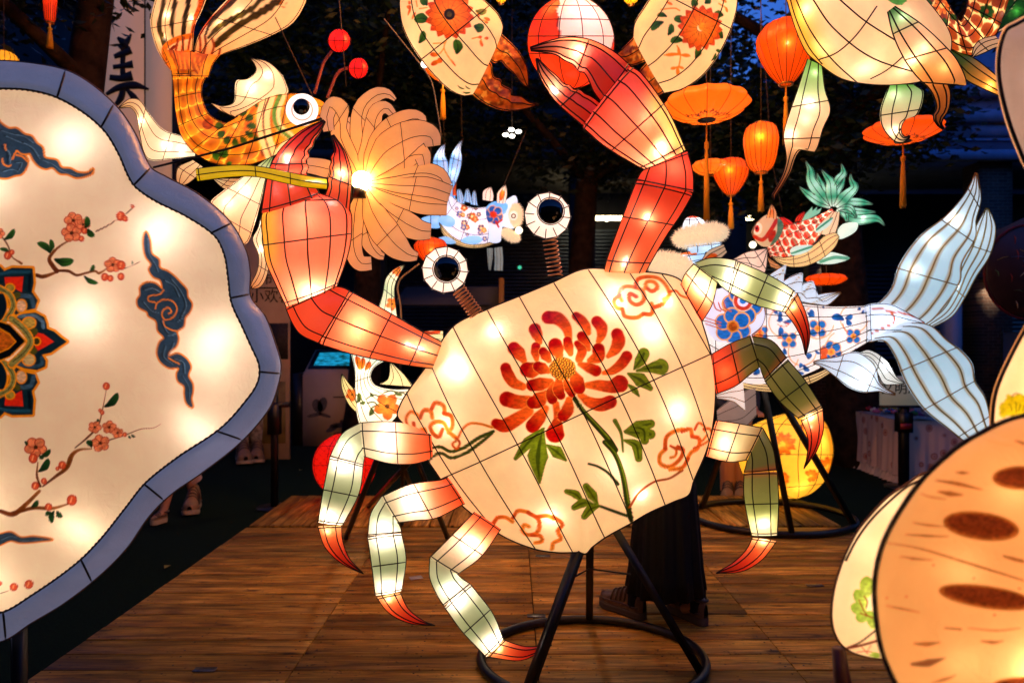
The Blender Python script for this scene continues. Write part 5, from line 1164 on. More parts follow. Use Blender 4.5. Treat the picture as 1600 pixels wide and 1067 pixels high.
fin('lower_fin', BC, [(1120,640),(1140,625),(1180,600)], [(1122,668),(1160,670),(1182,650)], 4.95, '#a89494', .4, (), .3, .002)
# furry cap and snout that rise above the crab shell
M_FUR = mat('glowing_beige_fur', '#e6d6bc', .9, 0, .1, emit=('#f0dcc0', .42))  # emission put in for lantern light leaking through the fur
def fur(name, parent, c, ax, rad, n, ln):
    """a cushion of fur: an ellipsoid covered in short tufts"""
    mb = MB(); U, V_, W_ = [np.array(a, float) for a in ax]
    k = np.arange(n)+.5; z = 1-2*k/n; a = k*2.39996; r = np.sqrt(1-z*z)
    S = np.stack([r*np.cos(a), z, r*np.sin(a)], 1)
    pos = c + S[:, :1]*rad[0]*U + S[:, 1:2]*rad[1]*V_ + S[:, 2:]*rad[2]*W_
    nr = S[:, :1]*U/rad[0] + S[:, 1:2]*V_/rad[1] + S[:, 2:]*W_/rad[2]; nr /= np.linalg.norm(nr, axis=1)[:, None]
    jit = RNG.normal(0, .35, (n, 3)); d = nr + jit + np.array([.15, 0, -.3]); d /= np.linalg.norm(d, axis=1)[:, None]
    side = np.cross(d, RNG.normal(0, 1, (n, 3))); side /= np.linalg.norm(side, axis=1)[:, None]
    w = ln*.11; L = ln*(.6+.8*RNG.random(n))[:, None]
    A = pos - nr*ln*.3; v = np.stack([A-side*w, A+side*w, A+d*L], 1).reshape(-1, 3)
    mb.add(v, None, np.arange(3*n).reshape(-1, 3))
    t = np.linspace(0, np.pi, 9); ph = np.linspace(0, 2*np.pi, 17)[:-1]; T, PH = np.meshgrid(t, ph, indexing='ij')
    E = np.stack([np.sin(T)*np.cos(PH), np.cos(T), np.sin(T)*np.sin(PH)], -1).reshape(-1, 3)*.9
    i, j = np.meshgrid(np.arange(8), np.arange(16), indexing='ij'); kk = (j+1) % 16
    mb.add(c + E[:, :1]*rad[0]*U + E[:, 1:2]*rad[1]*V_ + E[:, 2:]*rad[2]*W_, np.stack([i*16+j, (i+1)*16+j, (i+1)*16+kk, i*16+kk], -1).reshape(-1, 4))
    o = mb.make(name, M_FUR, parent); o['kind'] = 'stuff'; return o
k5 = 5.0/F; tl_ = math.radians(8)
fin('cap', BC, fr(*D2, [(290,215),(280,130),(300,75),(335,57)]), fr(*D2, [(480,200),(425,115),(400,80),(345,57)]), 5.0, [(0,'#cfe0f2'),(.8,'#dce6f4'),(.86,'#d2481e'),(1,'#c83a18')], .66, (.45,.75), .9, .003, None, '#f0f6ff')
fur('fur_band', BC, P(1094, 368, 4.95), ((math.cos(tl_),0,math.sin(tl_)),(0,1,0),(-math.sin(tl_),0,math.cos(tl_))), (.175,.16,.062), 5200, .045)
fin('crown', BC, fr(*D2, [(310,255),(315,205),(330,190)]), fr(*D2, [(500,235),(490,195),(470,180)]), 5.0, '#c4dcf2', .6, (.5,), .9, .003, None, '#f0f6ff')
fin('brow', BC, fr(*D2, [(225,265),(300,245),(400,235)]), fr(*D2, [(270,330),(330,320),(420,300)]), 4.95, '#bcd8ee', .6, (.5,), .6, .003, None, '#f0f6ff', paint=lambda p: p.fr(*D2).stroke([(230,262),(300,252),(355,255)], 18, '#d86a2c'))
fur('fur_snout', BC, P(1048, 416, 4.9), ((1,0,-.25),(0,1,0),(.25,0,1)), (.15,.13,.075), 4200, .045)
fin('ear', BC, fr(*D2, [(390,285),(420,240),(500,205)]), fr(*D2, [(430,290),(480,285),(520,250)]), 4.9, '#d0b8a4', .45, (), .5, .003, paint=lambda p: p.fr(*D2).petal((400,285),(470,262),36,'#e07a2c','#e06020'))
fin('cheek', BC, fr(*D2, [(550,285),(620,245),(700,230),(728,228)]), fr(*D2, [(560,295),(650,330),(715,360),(732,235)]), 4.95, '#d6bcb4', .52, (.35,.65), .9, .003)
bulb(BC, 1090, 345, 5.0, .5, COOL); bulb(BC, 1105, 392, 5.0, .5, COOL); bulb(BC, 1175, 410, 4.95, .3); bulb(BC, 1070, 405, 4.98, .3, COOL)
# its stand
c0 = np.array([P(1205,812,5.75)[0], 5.75, .0]); t = np.linspace(0, 2*np.pi, 61)
MB().tube(np.stack([c0[0]+.66*np.cos(t), c0[1]+.55*np.sin(t), 0*t+.03], 1), .028, 8, False).make('stand_ring', M_BLACKSTEEL, BC)
for a, b in ((P(1212,610,5.1), [c0[0]+.55, c0[1]-.3, .03]), (P(1192,600,5.1), [c0[0]-.05, c0[1]-.55, .03]), (P(1165,600,5.1), [c0[0]-.5, c0[1]+.3, .03])): MB().tube([a, b], .026, 4, True, None, .785).make('stand_leg', M_BLACKSTEEL, BC)

# ================================================================= small hanging dragon fish
def tagfish(name, px, py, d, label): return thing(name, P(px, py, d), label, 'fish lantern', 'small dragon fish hung on wires')
D7 = (640,200,.2249)
SF = tagfish('dragon_fish_lantern', 750, 390, 6.5, 'small blue and white fish lantern, furry snout, hung between flower and crab eye')
def paint_sf(p):
    p.fr(*D7)
    for c, r, co in (((380,555),26,ORG),((435,615),30,ORG),((455,635),24,ORG),((350,600),26,BLU),((380,660),24,BLD),((370,605),18,'#e89a4c'),((400,690),20,ORG),((375,690),22,BLU),((495,695),26,BLD),((490,725),20,BLU),((515,710),20,'#e89a4c'),((410,610),16,BLD),((400,740),14,BLU),((480,600),18,BLD),((460,560),14,BLD),((330,560),14,BLU),((520,770),20,BLU)): floret(p, c, r*.95, 5, co, '#f0c060', '#f4e8e0')
fin('body', SF, fr(*D7, [(270,455),(300,475),(345,515),(420,550),(520,550),(600,530),(640,545)]), fr(*D7, [(262,560),(205,640),(250,735),(330,795),(450,828),(570,805),(640,740)]), 6.5, [(0,'#dce8f8'),(.3,'#f0e8ee'),(1,'#eee6ee')], .54, (.2,.5,.8), .7, .003, None, '#f6f6ff', paint=paint_sf, nt=120, na=160)
fin('belly', SF, fr(*D7, [(205,650),(260,720),(330,775),(450,808),(560,795),(640,750)]), fr(*D7, [(205,665),(240,750),(330,812),(450,835),(560,815),(645,765)]), 6.42, '#e8d2a8', .6, (.3,.6), .9, .003)
LB = [(0,'#b4d6f2'),(.5,'#78b4e6'),(.75,'#dcebfa'),(1,'#6aa8de')]  # near-white stop paints in the bulb's hot spot
for L_, R_ in (([(245,345),(170,295),(160,225),(200,150),(245,105)], [(280,360),(272,300),(268,235),(245,190),(247,105)]), ([(262,365),(268,270),(290,180),(330,120),(370,75)], [(320,390),(355,290),(365,200),(355,150),(372,75)])):
    fin('tail_fin', SF, fr(*D7, L_), fr(*D7, R_), 6.5, LB, .66, (.5,), .3, .003, None, '#eaf6ff')
fin('tail_stalk', SF, fr(*D7, [(262,470),(255,400),(250,350)]), fr(*D7, [(320,490),(318,420),(315,370)]), 6.5, '#86bcea', .66, (), .8, .003, None, '#eaf6ff')
fin('red_fin', SF, fr(*D7, [(300,470),(300,430),(322,378)]), fr(*D7, [(328,470),(322,430),(326,380)]), 6.45, '#e0501e', .6, (), .4, .002)
for a in (((330,515),(330,430),(350,425),(372,470)),((370,510),(392,430),(405,420),(425,470)),((420,530),(440,445),(455,432),(475,540))):
    fin('dorsal_fin', SF, fr(*D7, [a[0], a[1], a[2]]), fr(*D7, [(a[3][0]+12, a[0][1]+12), a[3], (a[2][0]+3, a[2][1])]), 6.5, '#8cc0ec', .66, (), .3, .0028, None, '#eaf6ff')
for pl in ([(75,640),(130,612),(215,615),(215,690),(130,690)], [(192,772),(260,755),(325,798),(260,805)], [(198,640),(250,605),(325,635),(320,680),(250,685)], [(355,785),(420,745),(505,748),(500,790),(430,808)]):
    disc('side_fin', fr(*D7, pl), 6.4 if pl[0][0] > 190 else 6.5, .04, .03, silk(.66, '#eaf4ff'), SF, '#9cc8ec', lambda p: p.fr(*D7) and [p.stroke([(0,0),(1,1)],1,'#000000')], 12, 40, 2.0)
def paint_sh(p):
    p.fr(*D7); p.poly([(520,545),(580,505),(680,530),(660,600),(560,590)], '#7ab8e8'); floret(p, (585,605), 62, 6, '#1f5ca0', '#d8502a', '#f0d8c0'); p.dot((580,600),22,'#d8401c')
    p.stroke([(600,650),(620,690),(610,665),(640,640)], 14, '#b82c1c'); p.stroke([(520,560),(530,640),(545,740)], 9, '#e0c8c0')
disc('head', fr(*D7, [(530,560),(580,515),(660,505),(730,470),(750,520),(710,560),(740,640),(720,700),(640,690),(630,790),(560,790),(545,680)]), 6.38, .1, .16, silk(.62, '#eef4ff'), SF, '#dfe6f2', paint_sh, 40, 90, 2.4)
fur('fur_muzzle', SF, P(*fr(*D7, [(735,605)])[0], 6.32), ((1,0,0),(0,1,0),(0,0,1)), (.062,.07,.1), 1500, .032)
fur('fur_chin', SF, P(*fr(*D7, [(700,745)])[0], 6.34), ((1,0,-.5),(0,1,0),(.5,0,1)), (.08,.06,.04), 1200, .03)
disc('eye', [(640+.2249*(722+28*math.cos(a)), 200+.2249*(610+32*math.sin(a))) for a in np.arange(16)*2*np.pi/16], 6.24, .02, .02, silk(.6), SF, '#f0e8e0', lambda p: p.fr(*D7).dot((722,612),18,'#3a1c14').dot((722,612),9,'#f4e8e0'), 14, 32, 2.0)
for L_, R_, c_ in (([(505,500),(510,440),(560,410)], [(580,510),(585,470),(568,410)], '#e8dce0'), ([(605,520),(610,450),(665,393)], [(665,530),(678,460),(670,395)], '#f2e6e0')):
    fin('ear', SF, fr(*D7, L_), fr(*D7, R_), 6.36, c_, .68, (), .5, .0028, paint=lambda p: p.fr(*D7).petal((632,505),(650,432),40,'#e8401c','#f0a030'))
for L_, R_ in (([(535,835),(540,900),(548,985)], [(580,835),(578,900),(565,990)]), ([(585,835),(588,900),(585,990)], [(645,825),(652,900),(650,992)])):
    fin('ribbon', SF, fr(*D7, L_), fr(*D7, R_), 6.45, '#7a9cb4', .36, (), .2, .002)
M_PEARL = mat('lit_pearl', '#fff4e0', .3, emit=('#fff0d0', 2.2))
def pearl(parent, c, r): MB().lathe([(max(.0005, r*math.sin(t)), -r*math.cos(t)) for t in np.linspace(0, np.pi, 11)], c, 16).make('pearl', M_PEARL, parent)
pearl(SF, P(640+.2249*760, 200+.2249*712, 6.3), .034)
for x, y, w in ((740,350,1),(715,345,.8),(770,345,.6),(785,335,.5),(688,245,.4),(712,240,.4),(708,270,.4)): bulb(SF, x, y, 6.5, w*.4, COOL)
for a, b in (((694,224),(690,-40)), ((722,214),(716,-40)), ((788,288),(822,205))): MB().tube([P(*a, 6.5), P(*b, 6.5)], .003, 4).make('hanging_wire', M_STRING, SF)

R1 = (1140,230,.2156)
RF = tagfish('dragon_fish_lantern', 1270, 417, 6.0, 'small scaly red fish lantern with a flame shaped green tail, hung by the tree trunk')
def paint_rf(p):
    v = np.arcsin(np.clip(p.s, -1, 1))/np.pi + .5
    scales(p, p.t, v, 11, 4.4, '#d8301a', '#d83a1e', '#f2e6d2', None, 9, .27)
    g = (np.mod(p.t*11, 1) > .8)[:, None]*.5; p.c = p.c*(1-g) + lin('#5c8a6c')*g
fin('body', RF, fr(*R1, [(735,445),(610,505),(490,545),(395,575),(335,650),(270,725)]), fr(*R1, [(790,500),(690,600),(610,700),(510,775),(420,800),(300,800)]), 6.0, '#d8301a', .7, (.2,.5,.8), .7, .003, paint=paint_rf, nt=130, na=110, tint='#fff0e0')
fin('belly', RF, fr(*R1, [(300,790),(400,800),(520,765),(620,700),(690,640),(765,620),(790,640)]), fr(*R1, [(305,800),(370,845),(450,870),(560,862),(680,805),(765,725),(795,650)]), 5.92, '#ecd0a0', .64, (.3,.5,.7), .8, .003)
fin('tail_stalk', RF, fr(*R1, [(620,620),(650,560),(740,470)]), fr(*R1, [(760,650),(790,560),(800,470)]), 5.95, '#ecd8c0', .66, (), .6, .003)
GT = [(0,'#e8f2ea'),(.25,'#2f9a78'),(.5,'#bfe6d8'),(.75,'#3aa684'),(1,'#8fb8a4')]
for pts, w in (([(730,430),(640,390),(570,340),(505,288)],[40,70,60,8]), ([(735,430),(650,330),(590,240),(585,170),(550,102)],[40,80,90,60,8]), ([(740,430),(690,330),(660,260),(630,185)],[30,50,50,8]), ([(745,430),(740,320),(735,260),(700,210),(665,165)],[30,90,90,50,8]), ([(755,430),(780,320),(820,250),(835,200)],[30,60,50,10]), ([(750,300),(790,230),(825,190),(810,120)],[30,60,50,8]), ([(770,430),(860,340),(905,290),(880,240),(878,192)],[40,100,70,50,8]), ([(775,430),(860,400),(950,400),(1040,415)],[40,60,60,8]), ([(790,440),(880,460),(980,470),(1060,470)],[40,60,50,8]), ([(790,450),(900,520),(990,520),(1070,520),(1125,570)],[40,70,80,60,8]), ([(780,450),(830,480),(850,540)],[40,60,20]), ([(800,440),(870,440),(920,510)],[30,50,10])):
    L_, R_ = strip(fr(*R1, pts), [x*.2156 for x in w]); fin('flame_fin', RF, L_, R_, 6.0 + .06*RNG.random() - .03, GT, .64, (), .35, .003, None, '#f0fff4', 6, nt=30, na=20)
for c in ([(630,835),(720,765),(800,775),(872,805),(780,840),(700,848)], [(785,600),(830,555),(925,550),(920,600),(860,645),(790,665)]): disc('side_fin', fr(*R1, c), 6.0, .05, .04, silk(.64), RF, '#dfe8dc', lambda p: p.fr(*R1) and p.stroke([(660,830),(760,800),(860,806)], 26, '#6aa48a'), 14, 48, 2.0)
for c in ([(620,610),(650,565),(750,508),(720,570),(640,620)], [(440,745),(490,715),(605,715),(560,760),(450,785)]): disc('side_fin', fr(*R1, c), 5.8, .04, .03, silk(.64), RF, '#cfe0d6', lambda p: p.fr(*R1) and [p.stroke(s_, 16, '#4f947c') for s_ in ([(630,600),(745,512)],[(450,770),(600,720)])], 14, 48, 2.0)
for c in ([(520,540),(545,490),(600,432),(590,470),(636,432),(625,470),(668,440),(650,480),(560,530)],): disc('dorsal_fin', fr(*R1, c), 6.0, .04, .03, silk(.6), RF, '#8fc4ac', None, 14, 60, 2.0, smooth_outline=False)
for L_, R_ in (([(355,510),(360,560),(400,570)], [(395,510),(440,530),(470,560)]), ([(470,540),(490,500),(540,466)], [(520,535),(540,500),(548,470)])): fin('red_fin', RF, fr(*R1, L_), fr(*R1, R_), 6.0, '#d8301a', .6, (), .4, .002)
def paint_rh(p):
    p.fr(*R1); p.stroke([(180,650),(240,670),(300,600),(340,530)], 30, '#c83a1e'); p.dot((203,590),34,'#f4ece0',ry=44); p.dot((200,592),18,'#c82a14',ry=26); p.dot((198,590),9,'#2a0c08')
    p.poly([(280,640),(330,600),(330,660),(290,690)], '#b8301c'); p.stroke([(235,500),(180,570),(165,640)], 14, '#8a6a54'); p.poly([(350,520),(385,520),(390,600),(330,700),(290,720),(340,620)], '#5c8474', rough=.5)
disc('head', fr(*R1, [(160,620),(185,560),(250,500),(310,480),(355,510),(390,560),(370,640),(310,710),(240,720),(190,680)]), 5.85, .1, .16, silk(.56, '#fff0e0'), RF, '#dcc0a0', paint_rh, 50, 100, 2.2)
fin('ear', RF, fr(*R1, [(265,570),(270,500),(300,410)]), fr(*R1, [(330,560),(342,480),(306,410)]), 5.82, '#e8a878', .6, (), .4, .0028, paint=lambda p: p.fr(*R1).petal((285,560),(310,450),44,'#f0c890','#e07838'))
fin('jaw', RF, fr(*R1, [(265,770),(280,800),(320,830)]), fr(*R1, [(300,870),(350,885),(390,880)]), 5.95, '#d8a070', .45, (), .6, .002)
pearl(RF, P(1140+.2156*168, 230+.2156*708, 5.8), .03)
for x, y, w in ((1290,340,.8),(1260,360,.9),(1240,385,.7),(1280,390,.6),(1300,325,.9),(1290,300,.5),(1330,305,.4),(1350,340,.5),(1195,365,.5)): bulb(RF, x, y, 6.0, w*.5)
MB().tube([P(1222,330,6.0), P(1206,250,6.0), P(1185,-40,6.0)], .003, 4).make('hanging_wire', M_STRING, RF)

# ================================================================= white fish standing behind the crab's arm
WF = thing('white_fish_lantern', P(620, 770, 4.4)*[1,1,0], 'white upright fish lantern with orange lilies, behind the crab arm, on crossed legs', 'fish lantern')
G8 = (520,400,.3184)
def lily(p, c, r): 
    for k in range(5): a = k*1.257+.3; p.petal(c, (c[0]+r*math.cos(a), c[1]+r*math.sin(a)), r*.75, '#f0a040', '#e05a1c', rough=.5)
    p.dot(c, r*.18, '#7a4a10')
def paint_wf(p):
    p.fr(*G8); lily(p, (265,735), 66)
    for s_ in ([(170,720),(200,715),(225,735)],[(180,770),(190,745),(215,730)],[(250,670),(290,660),(330,680)],[(165,700),(200,680),(230,690)],[(115,680),(140,700),(150,725)],[(300,680),(340,670),(365,690)]): p.stroke(s_, 7, '#4a5428')
    for a, b, w in (((120,720),(130,670),26),((135,720),(160,715),20),((180,780),(195,745),24),((185,670),(200,690),18),((300,665),(340,680),16)): p.leaf(a, b, w, '#3a4a20', '#6a7434')
    for a, b in (((135,560),(115,490)),((145,555),(150,500)),((160,560),(185,520)),((130,520),(120,500))): p.petal(a, b, 26, '#e8902c', '#d8501c')
fin('body', WF, fr(*G8, [(90,478),(108,560),(108,640),(112,720),(128,815),(180,930)]), fr(*G8, [(258,512),(205,545),(185,590),(210,635),(300,655),(420,650)]), 4.4, [(0,'#d8e6dc'),(.3,'#f0ead8'),(1,'#f6ead6')], .74, (.3,), .7, .0024, None, '#fff8e8', 14, paint_wf, 150, 200)
fin('fin', WF, fr(*G8, [(230,628),(270,600),(282,520)]), fr(*G8, [(395,640),(350,580),(286,522)]), 4.35, '#f0e6c4', .7, (), .3, .0022, None, '#fff4d0')
fin('fin', WF, fr(*G8, [(112,765),(75,725),(45,650),(42,580)]), fr(*G8, [(116,700),(108,660),(80,625),(45,578)]), 4.4, '#f0e4b0', .72, (), .4, .0022, None, '#fff4d0', paint=lambda p: p.fr(*G8) and lily(p, (95,680), 34))
fin('tail', WF, fr(*G8, [(225,250),(245,180),(260,110),(300,65),(350,42)]), fr(*G8, [(318,300),(305,200),(305,150),(325,95),(354,44)]), 4.5, [(0,'#f2f0da'),(.4,'#b8c8ac'),(.7,'#f4f2dc'),(1,'#c8c49c')], .7, (.35,.65), .5, .0024, None, '#fff8e0', paint=lambda p: p.fr(*G8) and (lily(p, (292,235), 34), lily(p, (315,75), 26)))
fin('fin', WF, fr(*G8, [(440,372),(480,365),(540,366)]), fr(*G8, [(450,385),(500,420),(540,430)]), 4.5, '#f4eccc', .7, (), .4, .0022, None, '#fff4d0', paint=lambda p: p.fr(*G8).stroke([(445,375),(480,378),(520,372)], 18, '#d8501c'))
for x, y, w in ((565,580,.5),(575,620,.9),(610,640,.9),(620,590,.4),(600,450,.3),(610,480,.4),(615,430,.3)): bulb(WF, x, y, 4.4, w*.7)
for a, b in ((P(600,690,4.4), P(540,790,5.2)), (P(640,690,4.4), P(700,790,5.2)), (P(615,690,4.4), P(655,765,6.2)), (P(660,700,4.5), P(575,765,6.2)), (P(630,690,4.4), P(628,790,5.6))):
    b = np.array(b); b[2] = .0; MB().tube([a, b], .02, 4, True, None, .785).make('stand_leg', M_BLACKSTEEL, WF)
cb = spline(fr(*G8, [(425,38),(370,80),(330,115),(318,160),(330,230),(335,310)]), 20); tag(MB().tube(P(cb[:,0], cb[:,1], 4.3), .006, 5).make('cord', mat('beige_cord', '#a08a68', .8), None), 'thin beige cord curving down past the white fish tail', 'cord')

# ================================================================= ball lanterns on the ground
NB = thing('ball_lantern', P(538, 778, 6.4), 'glowing red ball lantern with a diamond net pattern, behind the front legs', 'ball lantern')
def paint_nb(p):
    a = np.mod((p.x + p.y)*.085, 1); b = np.mod((p.x - p.y)*.085, 1); g = ((a < .16) | (b < .16))[:, None]*.6
    p.c = p.c*(1-g) + lin('#8a0f08')*g
ball('body', NB, 538, 727, 50, 6.4, '#e02414', .62, '#ffb0a0', 10, .002, paint_nb, 1.0, (.3,.5,.7), 100, 90, .9)
YB = thing('ball_lantern', P(1240, 776, 6.3), 'yellow ovoid lantern painted with orange chrysanthemums, standing near the stall', 'ball lantern')
E7 = (1100,620,.2249)
def paint_yb(p):
    p.fr(*E7); p.c *= (.85+.3*fnoise(p.x*.03, p.y*.03))[:, None]
    for c, r in (((550,330),95),((700,250),80),((860,480),80),((540,560),60),((740,540),50)):
        for k in range(26):
            a = -2.8 + k*.19; q = r*(.5+.5*abs(math.sin(k*2.3))); p.petal((c[0]+.35*q*math.cos(a), c[1]+.25*q*math.sin(a)), (c[0]+q*math.cos(a), c[1]+q*.9*math.sin(a)), 22, '#f09a2c', '#d8601a', rough=.5)
    p.stroke([(800,120),(860,240),(885,380),(860,560)], 30, '#d8900c', op=.6)
YS = Shell(fr(*E7, [(660,95),(480,140),(320,210),(240,340),(235,450),(300,580),(480,690),(640,708)]), fr(*E7, [(680,95),(780,120),(860,200),(900,330),(895,440),(850,570),(760,660),(650,708)]), 6.3, .95, 120, 200, 12, .25, 15)
YS.build('body', silk(.62, '#fff0c0'), YB, '#f2c040', paint_yb, True, (.28,.5,.75), .003)
for x, y, w in ((1248,718,1.0),(1247,752,.8),(1215,690,.8),(1275,690,.6)): bulb(YB, x, y, 6.1, w*.9)
mb = MB(); mb.lathe([(.12,0),(.13,.02),(.1,.03),(.001,.03)], P(1240, 776, 6.3)*[1,1,0]+[0,0,.0], 20); mb.tube([P(1240,776,6.3)*[1,1,0], P(1240,776,6.3)], .02, 6); mb.make('foot', M_BLACKSTEEL, YB)
# ================================================================= big painted panels along the near edge
D5 = (1280,640,.4)
LS = thing('lotus_slice_lantern', P(1600, 1150, 1.2), 'huge amber slice lantern with brown oval holes, closest to the lens, braided dark edging', 'panel lantern')
def paint_ls(p):
    p.c *= (.94+.12*fnoise(p.x*.008, p.y*.008))[:, None]; p.fr(*D5)
    DK_, MD = '#70341a', '#9a5a2a'
    for c, rx, ry, sk in (((790,275),105,42,.0),((638,460),142,50,.12),((660,732),180,40,.14),((800,1060),110,20,-.05),((1100,500),150,60,.1),((1150,900),140,50,0)):
        a = np.linspace(0, 2*np.pi, 25)[:-1]; pts = [(c[0]+rx*math.cos(t), c[1]+ry*math.sin(t)+sk*rx*math.cos(t)) for t in a]
        p.poly(pts, MD, soft=2.5, edge='#b87a34', ew=5, rough=.8); p.poly([(c[0]+(x-c[0])*.9, c[1]+(y-c[1])*.86-2) for x, y in pts], DK_, soft=4, rough=.8, op=.92)
        p.stroke([(c[0]-rx*.6,c[1]+ry*.1-sk*rx*.5),(c[0],c[1]+ry*.3),(c[0]+rx*.6,c[1]+ry*.2+sk*rx*.5)], ry*.4, '#7a3a14', op=.5, soft=6, rough=.8)
    for s_, w in (([(265,520),(400,545),(550,590),(800,668)],[3,8,10,6]), ([(462,280),(540,295),(640,320)],[6,16,4]), ([(470,325),(520,335),(565,340)],[6,22,6]), ([(540,250),(565,253),(588,254)],[4,14,4]), ([(375,445),(430,455),(500,462)],[4,9,3]), ([(345,490),(430,497),(510,500)],[4,10,4]), ([(325,575),(390,585),(450,590)],[4,9,3]), ([(725,575),(760,585),(800,595)],[8,14,12]), ([(380,910),(430,912),(480,905)],[6,18,4]), ([(370,990),(430,985),(500,965)],[12,30,4]), ([(640,900),(690,905),(720,900)],[6,14,4]), ([(270,765),(340,778),(400,790)],[4,8,3]), ([(450,1060),(520,1040),(540,1030)],[4,12,4]), ([(770,130),(800,140)],[6,12]), ([(500,850),(560,855)],[6,8]), ([(400,330),(440,345),(500,355)],[3,6,3]), ([(590,850),(700,860),(790,850)],[3,6,3])): p.stroke(s_, w, '#a05a14' if w[0] < 12 else DK_, soft=2.5, op=.85, rough=.6)
    for c in ((455,610),(270,735),(350,730),(690,800),(785,700),(372,585),(610,660)): p.dot(c, 4, '#b0501c')
ls_out = fr(*D5, [(900,5),(800,22),(720,46),(650,80),(560,132),(470,205),(400,275),(325,380),(270,475),(236,565),(217,680),(222,800),(240,920),(272,1010),(320,1100),(500,1330),(900,1500),(1300,1400),(1550,900),(1450,300),(1150,40)])
lsf, lss, lso = disc('face_panel', ls_out, 1.15, .03, .05, silk(.52, '#ffeccc', .6, .06), LS, '#e6b070', paint_ls, 170, 700, 8, (1650,950))
for x, y, w in ((1592,1034,.5),(1560,760,.18),(1480,880,.16),(1640,900,.25),(1700,1100,.3),(1480,1020,.14)): bulb(LS, x, y, 1.165, w*(1.1 if y == 1034 else .5), WARM, .015)
q = np.vstack([lso, lso[:1]]); n = len(q); w_ = lss(q[:,0], q[:,1], .0)
T_ = np.gradient(w_, axis=0); T_ /= np.linalg.norm(T_, axis=1)[:, None]
for ph in (0, np.pi):
    s_ = np.cumsum(np.concatenate([[0], np.linalg.norm(np.diff(w_, axis=0), axis=1)])); L_ = 4000; k = np.linspace(0, s_[-1], L_); W = np.stack([np.interp(k, s_, w_[:, j]) for j in range(3)], 1); TT = np.stack([np.interp(k, s_, T_[:, j]) for j in range(3)], 1)
    side = np.cross(TT, [0, 1, 0]); a = k*2*np.pi/.011 + ph
    MB().tube(W + side*(.0028*np.cos(a))[:, None] + np.array([0, 1, 0])*(.0028*np.sin(a))[:, None], .0022, 5, False).make('braid_cord', mat('braid', '#2c1a14', .8), LS)
MB().tube([P(1700, 1180, 1.2), P(1700, 1180, 1.2)*[1,1,0]-[0,0,.0]], .03, 6).make('support_post', M_BLACKSTEEL, LS)

RP = thing('panel_lantern', P(1440, 1030, 1.5), 'round cream panel lantern with a green leaf, half hidden behind the amber slice', 'panel lantern')
def leafy(c, s_, G1, G2, lean):
    def f(p):
        for k in range(5):
            a = lean + (k-2)*.42; p.petal(c, (c[0]+s_*math.cos(a), c[1]+s_*math.sin(a)), s_*.42, G1, G2, .05, rough=.6)
        for k in range(5): a = lean + (k-2)*.38; p.stroke([c, (c[0]+s_*.6*math.cos(a), c[1]+s_*.6*math.sin(a))], s_*.03, '#7a2c10')
    return f
def paint_rp(p):
    p.c *= (.95+.1*fnoise(p.x*.012, p.y*.012))[:, None]; p.fr(*D5)
    G1, G2 = '#b8cf6a', '#86a83c'
    for a, b, w in (((190,730),(190,648),56),((186,765),(146,700),48),((190,790),(128,760),46),((200,810),(146,805),40),((205,830),(200,780),40),((215,850),(205,800),36)): p.petal(a, b, w, G1, G2, rough=.5)
    for s_ in ([(212,808),(188,795),(160,740)],[(188,770),(192,745),(180,725)],[(190,800),(165,790)]): p.stroke(s_, 5, '#8a2c14')
    p.stroke([(110,928),(160,905),(222,858)], 7, '#3a160c'); p.stroke([(110,930),(170,915),(235,895)], 10, '#7a2414')
    for s_ in ([(150,945),(185,940),(230,948)],[(170,925),(190,950)],[(205,915),(190,940)]): p.stroke(s_, 4, '#c04a2c')
    p.petal((195,955),(240,962),16,G1,G2); p.petal((205,945),(238,955),14,G1,G2)
rp_out = fr(*D5, [(420,245),(340,292),(270,340),(200,412),(150,475),(105,560),(72,650),(55,720),(48,790),(54,850),(75,900),(105,932),(150,955),(240,972),(380,960),(560,880),(700,640),(680,400),(560,260)])
rpf, rps, rpo = disc('face_panel', rp_out, 1.5, .04, .06, silk(.46, '#fff2dc', .6, .06), RP, '#eed2a6', paint_rp, 120, 420, 6)
q = np.vstack([rpo, rpo[:1]]); MB().tube(rps(q[:,0], q[:,1], .001), .0028, 5, False).make('edge_piping', mat('brown_piping', '#5a3a22', .7), RP)
q2 = spline(fr(*D5, [(400,275),(340,305),(270,365),(205,430),(150,505),(105,590)]), 30); MB().tube(rps(q2[:,0], q2[:,1], .002), .0026, 5).make('inner_piping', M_WIRE, RP)
for x, y, w in ((1360,930,.6),(1352,850,.3),(1395,800,.35),(1400,970,.4),(1450,900,.6)): bulb(RP, x, y, 1.51, w*.3, WARM, .02)
l0 = P(1310, 1012, 1.52); MB().tube([l0, l0 + [.012, 0, -.1], [l0[0]+.07, 1.55, 0]], [.014, .02, .022], 6).make('support_post', mat('dark_red_wood', '#3a1810', .5), RP)

FP = thing('panel_lantern', P(1640, 720, 1.4), 'pale amber panel lantern with a yellow green leaf clump, rising behind the amber slice', 'panel lantern')
F6 = (1540,500,.1685)
def paint_fp(p):
    p.fr(*F6); p.c *= (.95+.1*fnoise(p.x*.012, p.y*.012))[:, None]
    for a, b, w in (((230,880),(150,770),110),((260,890),(240,700),150),((320,880),(320,680),160),((380,860),(400,690),160),((230,720),(205,690),40),((180,900),(160,830),80)): p.petal(a, b, w, '#c8b81c', '#b0a010', rough=.4)
    for s_ in ([(250,840),(240,790),(220,780)],[(290,850),(290,780),(285,760)],[(310,840),(330,780)],[(250,710),(280,680),(310,682)],[(350,840),(380,760)]): p.stroke(s_, 9, '#3a3a08')
fp_out = fr(*F6, [(460,-60),(356,110),(290,230),(215,380),(150,520),(105,640),(78,760),(66,880),(64,1000),(100,1200),(300,1400),(800,1400),(1300,900),(1200,200),(800,-100)])
